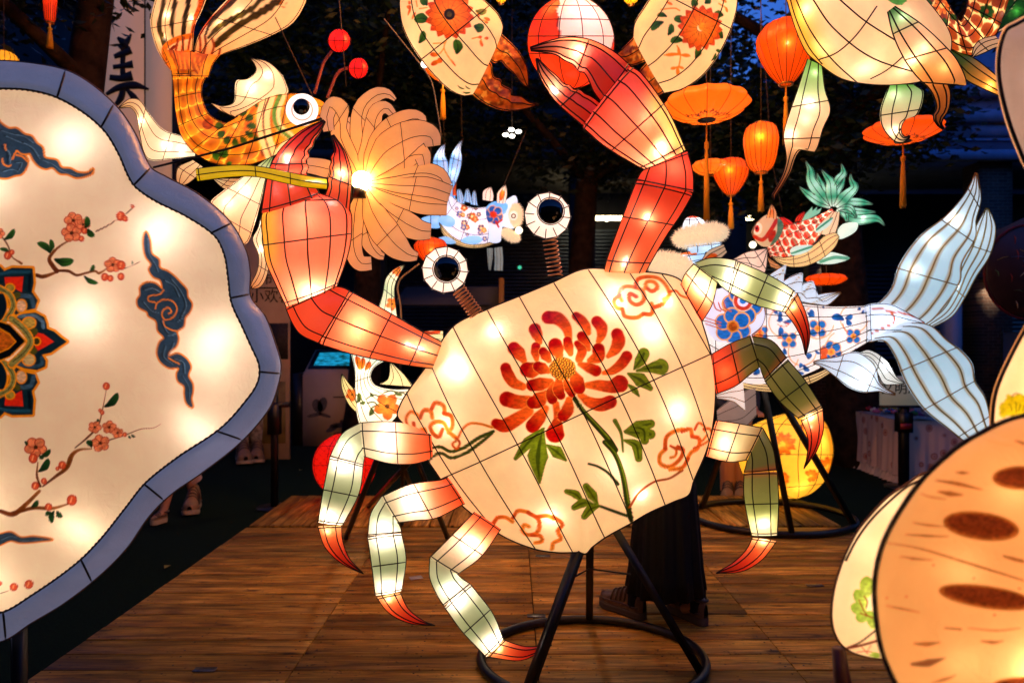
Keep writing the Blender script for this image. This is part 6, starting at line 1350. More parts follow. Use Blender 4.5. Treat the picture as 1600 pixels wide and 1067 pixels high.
fpf, fps_, fpo = disc('face_panel', fp_out, 1.4, .03, .05, silk(.5, '#fff0d8', .6, .06), FP, '#ecc898', paint_fp, 70, 300, 8)
rr = ring_out = None
def siderim(name, parent, o, d, px_out, c, depth, col, glow):
    o = np.asarray(o); o2 = np.vstack([o, o[:1]]); n = len(o2); dirn = (o2 - np.array(c)); dirn /= np.linalg.norm(dirn, axis=1)[:, None]
    V = np.vstack([P(o2[:,0]+dirn[:,0]*px_out*s_, o2[:,1]+dirn[:,1]*px_out*s_, d + depth*s_) for s_ in (0, .5, 1)])
    i, j = np.meshgrid(np.arange(2), np.arange(n-1), indexing='ij')
    return mk(name, V, np.stack([i*n+j, (i+1)*n+j, (i+1)*n+j+1, i*n+j+1], -1).reshape(-1, 4), None, silk(glow, '#ffeed8', .5, .06), parent, np.tile(lin(col), (len(V), 1)))
siderim('side_panel', FP, fpo, 1.4, 5, (1700,650), .1, '#dba868', .5)
q = np.vstack([fpo, fpo[:1]]); MB().tube(P(q[:,0], q[:,1], 1.397), .0038, 5, False).make('edge_piping', M_WIRE, FP)
for x, y, w in ((1590,600,.3),(1570,650,.3),(1650,640,.5),(1600,560,.25)): bulb(FP, x, y, 1.42, w*.45, WARM, .02)
MB().tube([P(1680, 760, 1.45), P(1680, 760, 1.45)*[1,1,0]], .025, 6).make('support_post', M_BLACKSTEEL, FP)

TP_ = thing('panel_lantern', P(1640, 260, 1.5), 'dull unlit looking taupe panel lantern hanging high at the frame edge', 'panel lantern')
tp_out = fr(*E4, [(700,90),(600,128),(560,152),(535,210),(521,290),(520,370),(530,450),(550,540),(580,640),(620,745),(665,840),(800,980),(1000,950),(1150,600),(1000,200)])
tpf, tps, tpo = disc('face_panel', tp_out, 1.5, .02, .04, silk(.34, '#fff0e4', .6, .06), TP_, '#c8ab96', None, 60, 260, 8)
siderim('side_panel', TP_, tpo, 7, 0, (1680,170), .0, '#e0b888', .5) if False else siderim('side_panel', TP_, tpo, 1.5, 6, (1680,170), .1, '#d8ae84', .45)
q = np.vstack([tpo, tpo[:1]]); MB().tube(P(q[:,0], q[:,1], 1.497), .0042, 5, False).make('edge_piping', M_WIRE, TP_)
bulb(TP_, 1660, 180, 1.52, .4, PINKW, .03); bulb(TP_, 1610, 130, 1.52, .1, PINKW, .03)
hang(TP_, 1680, 60, 1.55, -300)
# ================================================================= street behind: building, trees, stalls, signs
def text(name, s_, size, loc, rot, m, parent, depth=.004, bold=0.0):
    c = bpy.data.curves.new(name, 'FONT'); c.body = s_; c.size = size; c.extrude = depth; c.offset = bold; c.align_x = 'CENTER'; c.align_y = 'CENTER'
    o = bpy.data.objects.new(name, c); COL.objects.link(o); dg = bpy.context.evaluated_depsgraph_get(); me = bpy.data.meshes.new_from_object(o.evaluated_get(dg))
    bpy.data.objects.remove(o); me.materials.clear(); me.materials.append(m); o = put(name, me, parent); o.rotation_euler = rot
    off = np.array(top_of(parent).location) if parent else np.zeros(3); o.location = Vector([float(v) for v in np.array(loc) - off]); return o
M_PALE = mat('pale_stucco', '#7c8cac', .8, noise=(3, .15)); M_DARKWALL = mat('dark_wall', '#1c1d22', .75, noise=(4, .3)); M_SLAT = mat('shutter_slat', '#3c4658', .35, .5, noise=(2, .3))
M_GLASSD = mat('dark_glass', '#0a0d14', .12, 0, .6)
def brick_mat():
    m = mat('brick', '#4a3a34', .8); nt = m.node_tree; b = nt.nodes['Principled BSDF']
    tc = nt.nodes.new('ShaderNodeTexCoord'); mp = nt.nodes.new('ShaderNodeMapping'); mp.inputs['Rotation'].default_value = (math.radians(90), 0, 0); br = nt.nodes.new('ShaderNodeTexBrick')
    br.inputs['Color1'].default_value = (*lin('#5a4438'), 1); br.inputs['Color2'].default_value = (*lin('#3c302c'), 1); br.inputs['Mortar'].default_value = (*lin('#6a645c'), 1)
    br.inputs['Scale'].default_value = 1; br.inputs['Brick Width'].default_value = .22; br.inputs['Row Height'].default_value = .075; br.inputs['Mortar Size'].default_value = .006
    nt.links.new(tc.outputs['Object'], mp.inputs[0]); nt.links.new(mp.outputs[0], br.inputs[0]); nt.links.new(br.outputs[0], b.inputs['Base Color'])
    bp = nt.nodes.new('ShaderNodeBump'); bp.inputs['Distance'].default_value = .02; nt.links.new(br.outputs['Fac'], bp.inputs['Height']); bp.invert = True; nt.links.new(bp.outputs[0], b.inputs['Normal']); return m
M_BRICK = brick_mat()
BG = thing('arcade_building', (0, 16, -.12), 'dark street building with pale blue lit cornice above a deep shuttered arcade', 'building')
MB().box([-16, 19, -.12], [18, 19.4, 5.6]).make('back_wall', M_DARKWALL, BG, False)
for xa_, xb_, zt_ in ((-16, 4.3, 9.4), (4.32, 6.9, 6.6), (6.92, 18, 9.4)):
    mw = M_PALE if xa_ > 5 else M_DARKWALL
    MB().box([xa_, 15.2, 5.62], [xb_, 19.6, zt_]).make('upper_wall', mw, BG, False)
    for z0, z1, dy in ((5.5,5.72,.2),(5.95,6.0,.06),(6.35,6.62,.16),(6.9,7.15,.22),(7.3,7.36,.1),(9.0,9.42,.35)):
        if z0 < zt_: MB().box([xa_+.01, 15.2-dy, z0], [xb_-.01, 15.198, z1], .02).make('cornice_moulding', mw, BG, False)
for x in (8.4,11.5): MB().box([x-1.3, 15.15, 6.06], [x+1.3, 15.197, 6.3], .02).make('wall_panel', M_PALE, BG, False)
for x in (8.5,12.5):
    w = MB().box([x-.75, 15.12, 7.5], [x+.75, 15.196, 8.8]).make('window', M_GLASSD, BG, False)
    f = MB(); [f.box([x+a-.04, 15.08, 7.46], [x+a+.04, 15.119, 8.84]) for a in (-.75, 0, .75)]; f.box([x-.7, 15.075, 8.1], [x+.7, 15.078, 8.16]); f.make('window_frame', M_PALE, w, False)
for x in (-8,-3.2,1.6,5.0): MB().box([x-.28, 15.4, -.12], [x+.28, 15.96, 5.55], .02).make('pillar', M_DARKWALL, BG, False)
for px in (1298, 1557): x = (px-800)*15.3/F; MB().box([x-.36, 15.3, -.12], [x+.36, 15.9, 5.55], .02).make('brick_pillar', M_BRICK, BG, False)
mb = MB()
for k in range(34): mb.box([-3.4, 18.78, 1.2+k*.1], [5.6, 18.84, 1.275+k*.1], .01)
o = mb.make('shutter_slats', M_SLAT, BG, False); o['kind'] = 'stuff'
mb = MB()
for k in range(22): mb.box([6.0, 18.78, 1.0+k*.12], [14.5, 18.84, 1.09+k*.12], .01)
o = mb.make('shutter_slats', M_SLAT, BG, False); o['kind'] = 'stuff'
for x0 in (1.0, 2.6, 4.2): MB().box([x0, 18.7, 2.75], [x0+1.4, 18.775, 3.05], .01).make('sign_fascia', mat('dim_fascia', '#39404c', .6), BG, False)
def emis(name, col, st):
    return mat(name, '#ffffff', .5, emit=(col, st))
M_STRIP = emis('strip_light_tube', '#ffe2a8', 14.0)
for (x0, x1, y, lab) in ((880,985,341,'long warm strip light glowing in the arcade between crab eye and raised claw'), (1118,1176,341,'shorter warm strip light glowing in the arcade behind the hanging lanterns')):
    a, b = P(x0, y, 18.2), P(x1, y, 18.2); s_ = MB().box(a-[0,.05,.05], b+[0,.05,.05], .01).make('strip_light', M_STRIP, None, False); tag(s_, lab, 'strip light', 'strip lights in the arcade')
for k, (px, py) in enumerate(((898,316),(948,344),(812,418))):
    c = P(px, py, 18); r = .05
    s_ = MB().lathe([(.001,-r),(r*.8,-r*.6),(r,0),(r*.8,r*.6),(.001,r)], c, 12).make('wall_lamp', emis('small_lamp', '#ffe8c0', 4) if k < 2 else emis('green_lamp', '#2cc89a', 1.2), None)
    tag(s_, ('tiny white lamp above the long strip light', 'tiny white lamp just under the long strip light', 'small green lamp glowing in front of the dark shutters')[k], 'lamp')
# unseen buildings round the camera, added to block blue sky light
M_FACADE = mat('dim_render', '#4a4642', .85, noise=(3, .15))
for x0, y0, x1, y1, lab in ((-19, -13, 21, -11, 'plain unseen building added behind the camera to block sky light'), (-22, -10, -20, 15, 'plain unseen building added on the turf side to block sky light'), (22, -10, 24, 15, 'plain unseen building added on the stall side to block sky light')):
    o = thing('sky_blocking_building', ((x0+x1)/2, (y0+y1)/2, -.12), lab, 'building')
    MB().box([x0, y0, -.12], [x1, y1, 13]).make('wall', M_FACADE, o, False)
    MB().box([x0-.2, y0-.2, 13.002], [x1+.2, y1+.2, 13.4]).make('roof', M_DARKWALL, o, False)
    for k in range(5):
        for zz in (2, 5.5, 9):
            if y0 == -13: MB().box([-14+7*k, -10.99, zz], [-12.4+7*k, -10.94, zz+1.9]).make('window', M_GLASSD, o, False)
            else: xx = -19.99 if x0 < 0 else 21.94; MB().box([xx, -7+5*k, zz], [xx+.05, -5.4+5*k, zz+1.9]).make('window', M_GLASSD, o, False)
# downlights on the brick pillars
for px, py, lab in ((1553,436,'small downlight on the brick pillar near the fish tail tip'), (1300,400,'small downlight on the brick pillar behind the tree')):
    c = P(px, py, 15.05); o = thing('pillar_downlight', c, lab, 'lamp', 'downlights on brick pillars')
    MB().box(c+[-.2,-.06,0], c+[.2,.24,.07], .01).make('lamp_body', M_DARKWALL, o, False); MB().box(c+[-.15,-.03,-.012], c+[.15,.05,-.003]).make('lamp_glass', emis('downlight_glass', '#ffd0a0', 6), o, False)
    l = bpy.data.lights.new('downlight', 'SPOT'); l.energy = 60; l.color = (1,.74,.5); l.spot_size = math.radians(80); l.spot_blend = .7; lo = bpy.data.objects.new('downlight', l); COL.objects.link(lo); lo.parent = o; lo.location = (0, -.02, -.05); lo.rotation_euler = (math.radians(28), 0, 0)
# floodlight of four bulbs on a thin line
o = thing('floodlight', P(800, 208, 9), 'four bulb white floodlight hanging dark against the trees', 'lamp')
for px, py in ((790,211),(800,213),(799,203),(810,206)):
    c = P(px, py, 9); MB().lathe([(.001,-.02),(.03,-.015),(.04,0),(.03,.015),(.001,.02)], c, 12).make('bulb', emis('white_bulb', '#fff4e4', 8), o)
fl = bpy.data.lights.new('floodlight_beam', 'SPOT'); fl.energy = 160; fl.color = (1,.74,.48); fl.spot_size = math.radians(110); fl.spot_blend = .8; fl.shadow_soft_size = .1; flo = bpy.data.objects.new('floodlight_beam', fl); COL.objects.link(flo); flo.parent = o; flo.location = (0,-.06,-.06); flo.rotation_euler = (math.radians(-35),0,0)
MB().box(P(800,208,9)+[-.12,.02,.02], P(800,208,9)+[.12,.16,.05], .01).make('lamp_body', M_BLACKSTEEL, o, False)
MB().tube([P(800,206,9.1), P(800,-60,9.1)], .006, 4).make('hanging_wire', M_STRING, o)
o = thing('clip_lamp', P(662, 100, 3.9), 'small white clip lamp on a drooping cable beside the daisy claw', 'lamp')
c = P(663,101,3.9); MB().lathe([(max(.0005,.02*math.sin(t)),-.02*math.cos(t)) for t in np.linspace(0,np.pi,9)], c, 12, axis=(1,0,-.6)).make('bulb', emis('clip_bulb', '#fff0e0', 3), o)
q = spline([(600,30),(640,80),(662,108),(675,130),(682,165),(690,215)], 20); MB().tube(P(q[:,0], q[:,1], 3.92), .004, 4).make('cable', mat('grey_cable', '#6a6660', .6), o)

# ---------------------------------------------------------------- trees
M_BARK = mat('bark', '#2c2018', .9, 0, .1, noise=(9, .5), bump=(18, .9)); 
def leafmat(c):
    m = mat('dark_leaves', c, .5, 0, .35); return m
LEAFS = [leafmat('#10200f'), leafmat('#142816')]
def tree(name, base, h, r0, lean, crown, n, label, leaf=.13, seed=1, limbs=9):
    rg = np.random.default_rng(seed); o = thing(name, base, label, 'tree', 'trees around the square'); base = np.array(base, float)
    t = np.linspace(0, 1, 14); wob = np.stack([np.sin(t*5+seed)*.08, np.cos(t*4+seed)*.08, 0*t], 1)
    pts = base + np.stack([lean[0]*t, lean[1]*t, h*t], 1) + wob*h*.12
    mb = MB().tube(pts, r0*(1-.55*t)*(1 + .5*np.exp(-t*14)), 14)
    for k in range(limbs):
        i = 7 + k % 6; a = k*2.4 + seed; L = h*(.25+.25*rg.random()); s_ = np.linspace(0, 1, 7)[:, None]; d = np.array([math.cos(a), math.sin(a), .55])
        mb.tube(pts[i] + s_*d*L + s_*s_*np.array([0, 0, -.12*L]), r0*.32*(1-.8*s_[:, 0]), 7)
    mb.make('trunk', M_BARK, o)
    V = []
    for (c, rad, m) in crown:
        c = np.array(c, float); nc = max(6, int(m*n/140)); cl = rg.normal(0, 1, (nc, 3)); cl /= np.linalg.norm(cl, axis=1)[:, None]; cl *= (rg.random(nc)**.4)[:, None]; cl = c + cl*np.array(rad)
        kk = int(n*m); ci = rg.integers(0, nc, kk); p = cl[ci] + rg.normal(0, .22, (kk, 3))*np.array([1, 1, .75])
        a = rg.random(kk)*2*np.pi; d = np.stack([np.cos(a), np.sin(a), -.5*rg.random(kk)-.1], 1); d /= np.linalg.norm(d, axis=1)[:, None]
        s_ = np.cross(d, rg.normal(0, 1, (kk, 3))); s_ /= np.linalg.norm(s_, axis=1)[:, None]; L = leaf*(.6+.8*rg.random(kk))[:, None]; nn = np.cross(d, s_)
        V.append(np.stack([p, p + d*L*.5 + s_*L*.2 + nn*L*.06, p + d*L, p + d*L*.5 - s_*L*.2 + nn*L*.06], 1).reshape(-1, 3))
    V = np.vstack(V); mk('crown', V, np.arange(len(V)).reshape(-1, 4), None, LEAFS[seed % 2], o, None, False); return o
W3 = lambda px, py, d: tuple(P(px, py, d))
g = lambda px, d: (float(P(px, 0, d)[0]), d, -.12)
tree('leaning_tree', g(88, 5.6), 6.2, .22, (.30, .3, 0), [(W3(-20,-60,5.6),(1.0,1.2,.7),.6),(W3(430,-20,9.6),(2.2,1.2,1.1),.9),((-2.2,3.0,6.6),(2.6,3.0,.8),1.2)], 5200, 'thick dark trunk leaning beside the calligraphy banner', .1, 2, 2)  # last crown lump: unseen leaves added over the stage to block sky light
tree('street_tree', g(1340, 9.2), 7.5, .34, (-.3, .2, 0), [(W3(1290,170,9.0),(1.6,1.3,1.1),1.0),(W3(1510,10,9.5),(2.1,1.5,.9),.7),(W3(1190,270,9.6),(1.0,.8,.9),.4),(W3(1400,190,9.6),(.9,.6,.6),.25),((3.4,3.5,7.2),(3.0,3.6,.9),1.4)], 6500, 'tall street tree with its wide trunk behind the scaly red fish', seed=3)  # last lump is out-of-view canopy, added overhead to cut blue sky light
tree('street_tree', g(905, 11.5), 8.0, .26, (.2, 0, 0), [(W3(830,100,11),(3.0,1.5,1.4),1.2),(W3(1010,60,10.5),(1.45,1.4,1.2),1.0),(W3(1120,190,10.5),(1.2,1.2,.9),.6),(W3(700,190,11.4),(1.4,1,.9),.4),(W3(930,250,11.3),(1.4,.9,.7),.4),((.4,4.5,8.2),(2.6,4.2,.8),1.3)], 6800, 'broad dark leafy tree behind the raised red claw', seed=4)  # last lump likewise added above the stage, unseen, against sky light
tree('street_tree', g(575, 10.5), 7.6, .25, (-.2, .2, 0), [(W3(520,60,10),(2.6,1.4,1.3),1),(W3(620,160,10.4),(1.2,.9,.9),.5),(W3(560,-20,8.5),(2.2,1.6,1.0),.8)], 6000, 'dark leafy tree behind the tan chrysanthemum', seed=5)

# ---------------------------------------------------------------- calligraphy banner, poster board, kiosk
M_INK = mat('black_ink', '#0b0a09', .7)
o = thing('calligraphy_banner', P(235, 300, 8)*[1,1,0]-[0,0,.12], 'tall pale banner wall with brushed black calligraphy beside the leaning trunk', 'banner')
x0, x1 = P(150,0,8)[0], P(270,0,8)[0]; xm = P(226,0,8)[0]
for a, b in ((x0, xm-.012), (xm+.012, x1)): MB().box([a, 8, -.1], [b, 8.08, 6.2], .01).make('banner_panel', mat('glowing_banner_cloth', '#c8a890', .8, emit=('#d8a888', .26)), o, False)  # low emission stands in for goldfish lantern light on the banner
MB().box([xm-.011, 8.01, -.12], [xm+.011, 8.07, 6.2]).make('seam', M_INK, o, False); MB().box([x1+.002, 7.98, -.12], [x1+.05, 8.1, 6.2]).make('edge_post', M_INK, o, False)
def brush(pts, ws, yy):
    L_, R_ = strip(fr(0,0,.1781, pts), [w*.1781 for w in ws]); A_ = P(*np.array(L_).T, yy); B_ = P(*np.array(R_).T, yy); n = len(A_)
    V = np.vstack([A_, B_, A_+[0,.004,0], B_+[0,.004,0]]); k = np.arange(n-1)
    mk('brush_stroke', V, np.vstack([np.stack([k,k+1,n+k+1,n+k],-1), np.stack([2*n+k,3*n+k,3*n+k+1,2*n+k+1],-1), np.stack([k,2*n+k,2*n+k+1,k+1],-1), np.stack([n+k,n+k+1,3*n+k+1,3*n+k],-1)]), None, M_INK, o, None, False)
for k, (pts, ws) in enumerate((([(1030,330),(1075,370),(1120,420)],[20,70,30]), ([(1150,300),(1110,370),(1050,430)],[16,56,60]), ([(1000,500),(1080,470),(1150,440)],[40,60,70]), ([(990,590),(1080,580),(1165,565)],[40,44,70]), ([(960,680),(1060,690),(1160,665)],[50,60,90]), ([(1085,420),(1075,560),(1080,700)],[50,44,50]), ([(930,830),(1040,770),(1180,750),(1305,785)],[30,60,70,16]), ([(1085,740),(1060,860),(980,960)],[50,60,20]), ([(1100,770),(1170,850),(1240,920)],[24,56,30]))): brush(pts, ws, 7.984 + .0004*k)
o = thing('poster_board', P(420, 700, 9.4)*[1,1,0]-[0,0,.12], 'beige standing poster board with dark printing, beside the touch screen kiosk', 'notice board')
M_BOARD = mat('beige_board', '#b89c7c', .7, noise=(5, .1)); a, b = P(372,0,9.4)[0], P(452,0,9.4)[0]
MB().box([a, 9.4, -.12], [b, 9.46, 2.95], .006).make('board', M_BOARD, o, False)
text('lettering', '\u5e02', .17, P(417,437,9.39), (math.radians(90),0,0), M_INK, o, .002); text('lettering', '\u5c0f\u6b22\u559c', .2, P(424,464,9.39), (math.radians(90),0,0), M_INK, o, .002)
MB().box(P(418,560,9.395)*[1,1,1]+[0,0,-.01], P(450,505,9.395)+[0,.004,0]).make('dark_print', mat('dark_print', '#26201c', .7, noise=(30,.6)), o, False)
MB().box(P(388,451,9.395), P(452,449,9.395)+[0,.004,0]).make('rule', M_INK, o, False)
MB().box([a+.02, 9.394, .1], [b-.05, 9.398, .95]).make('picture_print', mat('yellowed_print', '#7a6a3a', .7, noise=(4,.5)), o, False)
KI = thing('touchscreen_kiosk', P(510, 697, 10.7)*[1,1,0]-[0,0,.12], 'low kiosk cabinet with slanted cyan touch screen and painted orchid front', 'kiosk')
xa, xb, xl = P(473,0,10.6)[0], P(566,0,10.6)[0], P(456,0,10.6)[0]
V = np.array([[xa,10.6,-.12],[xb,10.6,-.12],[xb,11.3,-.12],[xa,11.3,-.12],[xa,10.6,.98],[xb,10.6,.98],[xb,11.3,1.36],[xa,11.3,1.36]])
mk('cabinet', V, [[0,1,5,4],[1,2,6,5],[2,3,7,6],[3,0,4,7],[4,5,6,7],[0,3,2,1]], None, mat('kiosk_panel', '#b8a48c', .5, noise=(4,.08)), KI, None, False)
MB().box([xl, 10.62, -.12], [xa-.003, 11.28, 1.0]).make('side_panel', M_BLACKSTEEL, KI, False)
def onslope(u, v, h): return [xa+(xb-xa)*u, 10.6+.7*v, .98+.38*v+h]
def slab(u0,u1,v0,v1,h,name,m,par):
    return mk(name, np.array([onslope(u0,v0,h),onslope(u1,v0,h),onslope(u1,v1,h),onslope(u0,v1,h),onslope(u0,v0,.001),onslope(u1,v0,.001),onslope(u1,v1,.001),onslope(u0,v1,.001)]), [[0,1,2,3],[0,4,5,1],[1,5,6,2],[2,6,7,3],[3,7,4,0]], None, m, par, None, False)
fr_ = slab(.03,.82,.22,.95,.012,'screen_frame', M_BLACKSTEEL, KI)
def scr_mat():
    m = mat('cyan_screen', '#02141c', .2); nt = m.node_tree; b = nt.nodes['Principled BSDF']; tc = nt.nodes.new('ShaderNodeTexCoord'); n = nt.nodes.new('ShaderNodeTexNoise'); n.inputs['Scale'].default_value = 9; n.inputs['Detail'].default_value = 4
    r = nt.nodes.new('ShaderNodeValToRGB'); r.color_ramp.elements[0].position = .38; r.color_ramp.elements[0].color = (*lin('#0a4a50'), 1); r.color_ramp.elements[1].position = .6; r.color_ramp.elements[1].color = (*lin('#20b0e8'), 1)
    mp = nt.nodes.new('ShaderNodeMapping'); mp.inputs['Scale'].default_value = (1, 2.5, 2.5)
    nt.links.new(tc.outputs['Object'], mp.inputs[0]); nt.links.new(mp.outputs[0], n.inputs[0]); nt.links.new(n.outputs[0], r.inputs[0]); nt.links.new(r.outputs[0], b.inputs['Emission Color']); b.inputs['Emission Strength'].default_value = .85; return m
slab(.11,.74,.34,.85,.016,'screen', scr_mat(), fr_)
text('lettering', '\u4e00\u8d77', .2, [xa+(xb-xa)*.72, 10.594, .62], (math.radians(90),0,0), M_INK, KI, .002)
mb = MB()
for (u, z, w, h, a) in ((.25,.5,.1,.28,.4),(.33,.52,.09,.3,-.3),(.2,.36,.16,.08,.2),(.36,.36,.14,.07,-.3),(.6,.2,.18,.1,.1),(.75,.22,.16,.12,-.4),(.5,.15,.14,.1,.5),(.68,.06,.2,.1,0)):
    t = np.linspace(0, 2*np.pi, 15)[:-1]; c = np.array([xa+(xb-xa)*u, 10.597, z]); q = np.stack([w*np.cos(t)*math.cos(a)-h*.5*np.sin(t)*math.sin(a), 0*t, w*np.cos(t)*math.sin(a)+h*.5*np.sin(t)*math.cos(a)], 1)*.8 + c
    mb.add(np.vstack([q, c]), None, [[14, j, (j+1) % 14] for j in range(14)])
mb.make('orchid_print', mat('faded_print', '#4f4a48', .7, noise=(20,.4)), KI, False)
# black light stand on the turf
o = thing('light_stand', P(429, 792, 6.65)*[1,1,0]-[0,0,.12], 'black lamp pole with a clamp box standing on turf near the stage corner', 'pole'); c = np.array(o.location)
MB().box(c+[-.028,-.028,0], c+[.028,.028,1.15], .004).make('pole', M_BLACKSTEEL, o, False); MB().box(c+[-.055,-.05,.72], c+[.055,.05,1.02], .01).make('clamp_box', M_BLACKSTEEL, o, False); MB().box(c+[-.11,-.04,.98], c+[.14,.03,1.03], .006).make('cross_bar', M_BLACKSTEEL, o, False); MB().lathe([(.001,0),(.17,0),(.17,.015),(.001,.02)], c, 20).make('base_plate', M_BLACKSTEEL, o)

# ---------------------------------------------------------------- stall on the right
def print_mat():
    m = mat('flower_print_cloth', '#8a6a60', .85); nt = m.node_tree; b = nt.nodes['Principled BSDF']; tc = nt.nodes.new('ShaderNodeTexCoord'); v = nt.nodes.new('ShaderNodeTexVoronoi'); v.inputs['Scale'].default_value = 6.5; v.inputs['Randomness'].default_value = .6
    r = nt.nodes.new('ShaderNodeValToRGB'); e = r.color_ramp.elements; e[0].position = .0; e[0].color = (*lin('#e0b49c'), 1); e[1].position = .36; e[1].color = (*lin('#d8bca8'), 1)
    for ps, c in ((.12,'#8a2018'),(.18,'#d8b09c'),(.24,'#a8603c'),(.29,'#c4a89c')): x = e.new(ps); x.color = (*lin(c), 1)
    nt.links.new(tc.outputs['Object'], v.inputs[0]); nt.links.new(v.outputs['Distance'], r.inputs[0]); nt.links.new(r.outputs[0], b.inputs['Base Color']); return m
ST = thing('stall_table', P(1410, 757, 7.8)*[1,1,0]-[0,0,.12], 'market table under a flower print cloth with a ruffled hem', 'table')
A = P(1298, 0, 9.6)*[1,1,0]; B = P(1408, 0, 7.75)*[1,1,0]; Cc = P(1560, 0, 7.9)*[1,1,0]; Dd = Cc + (A-B)
ht = .60; M_PRINT = print_mat()
mk('tabletop', np.vstack([np.vstack([A,B,Cc,Dd])+[0,0,ht-.015], np.vstack([A,B,Cc,Dd])+[0,0,ht-.05]]), [[0,1,2,3],[4,7,6,5],[0,4,5,1],[1,5,6,2],[2,6,7,3],[3,7,4,0]], None, mat('board', '#5a4a3c', .6), ST, None, False)
for q in (A, B, Cc, Dd): cen = (A+B+Cc+Dd)/4; q = q + (cen-q)*.08; MB().box(q+[-.02,-.02,-.12], q+[.02,.02,ht-.052]).make('leg', M_BLACKSTEEL, ST, False)
def skirt(pts, z0, z1, amp, fq, n=240, rows=10):
    p = np.vstack(pts); L = np.concatenate([[0], np.cumsum(np.linalg.norm(np.diff(p, axis=0), axis=1))]); k = np.linspace(0, L[-1], n); q = np.stack([np.interp(k, L, p[:, j]) for j in range(3)], 1); T = np.gradient(q, axis=0); T /= np.linalg.norm(T, axis=1)[:, None]; N = np.stack([T[:,1], -T[:,0], 0*k], 1)
    V = []
    for r in range(rows):
        s_ = r/(rows-1); V.append(q + N*(.012 + amp*s_*(.6+.5*np.sin(k*fq)+.3*np.sin(k*fq*2.3+1)))[:, None] + [0,0,z1+(z0-z1)*s_])
    i, j = np.meshgrid(np.arange(rows-1), np.arange(n-1), indexing='ij'); return np.vstack(V), np.stack([i*n+j, (i+1)*n+j, (i+1)*n+j+1, i*n+j+1], -1).reshape(-1, 4)
cl = thing('tablecloth', B-[0,0,.12], 'dusty pink flower print cloth hanging down the stall table, ruffled at its hem', 'tablecloth')
V, q = skirt([A,B,Cc], -.02, ht, .03, 22); mk('drape', V, q, None, M_PRINT, cl)
mk('top_cover', np.vstack([A,B,Cc,Dd])+[0,0,ht], [[0,1,2,3]], None, M_PRINT, cl, None, False)
V, q = skirt([A,B,Cc], -.115, 0.0, .055, 60, 500, 5); mk('ruffle', V + [0,0,0], q, None, mat('ruffle_cloth', '#cbb8a4', .9), cl)
POS = ['#b03030','#c87830','#c8b040','#4a7a3c','#c06a80','#d8c8b0','#3c6aa0','#8a3c6a']
for k in range(54):
    u = .08 + .8*RNG.random(); v = .06 + .3*RNG.random(); c = A + (B-A)*u + (Cc-B)*v + [0,0,ht + .012 + .05*RNG.random()]; r = .03 + .025*RNG.random()
    mb = MB()
    for j in range(7):
        a = j*.9; mb.lathe([(max(.001, r*.42*math.sin(t)), -r*.42*math.cos(t)) for t in np.linspace(0, np.pi, 5)], c + [r*.6*math.cos(a)*(j > 0), r*.6*math.sin(a)*(j > 0), r*.3*(j == 0)], 6)
    tag(mb.make('flower_posy', mat('posy_'+POS[k % 8], POS[k % 8], .7) if k < 8 else bpy.data.materials['posy_'+POS[k % 8]]), 'small %s posy heaped with others on the flower print stall table' % ['red','orange','yellow','green','pink','cream','blue','purple'][k % 8], 'posy', 'posies heaped on the stall table')
M_PLASTIC = mat('clear_film', '#a8a098', .12, 0, .8, bump=(60, 1))
for k in range(9):
    u = .55 + .42*RNG.random(); v = .1 + .75*RNG.random(); c = A + (B-A)*u + (Cc-B)*v + [0,0,ht+.012]; s_ = .09+.05*RNG.random()
    mb = MB(); n = 9; gx, gy = np.meshgrid(np.linspace(-1,1,n), np.linspace(-1,1,n), indexing='ij'); zz = .03*(1-gx**2)*(1-gy**2)+.012*RNG.random((n,n))
    i, j = np.meshgrid(np.arange(n-1), np.arange(n-1), indexing='ij'); mb.add(np.stack([c[0]+gx*s_, c[1]+gy*s_*.8, c[2]+zz], -1).reshape(-1,3), np.stack([i*n+j,(i+1)*n+j,(i+1)*n+j+1,i*n+j+1],-1).reshape(-1,4))
    tag(mb.make('film_packet', M_PLASTIC), 'shiny clear film packet lying on the flower print stall table', 'packet', 'film packets on the stall table')
# rack of trinkets behind the posies
o = thing('trinket_rack', A+(Dd-A)*.2, 'grey rack hung with small glittering trinkets at the stall back', 'rack'); 
M_TRINK = mat('pale_trinket', '#8a8278', .3, .3); a0 = A + (Cc-B)*.45 + [0,0,ht]; a1 = B + (Cc-B)*.6 + [0,0,ht]
mb = MB(); [mb.tube([a0+(a1-a0)*t+[0,0,0], a0+(a1-a0)*t+[0,0,.36]], .008, 5) for t in (0,.5,1)]; [mb.tube([a0+[0,0,z], a1+[0,0,z]], .006, 5) for z in (.12,.24,.36)]; mb.make('rack_frame', M_BLACKSTEEL, o)
mb = MB()
for k in range(150):
    c = a0+(a1-a0)*RNG.random()+[0,-.02*RNG.random(),.04+.3*RNG.random()]; r = .012+.012*RNG.random(); mb.lathe([(.001,-r*1.5),(r,0),(.001,r)], c, 5)
x = mb.make('trinkets', M_TRINK, o, False); x['kind'] = 'stuff'
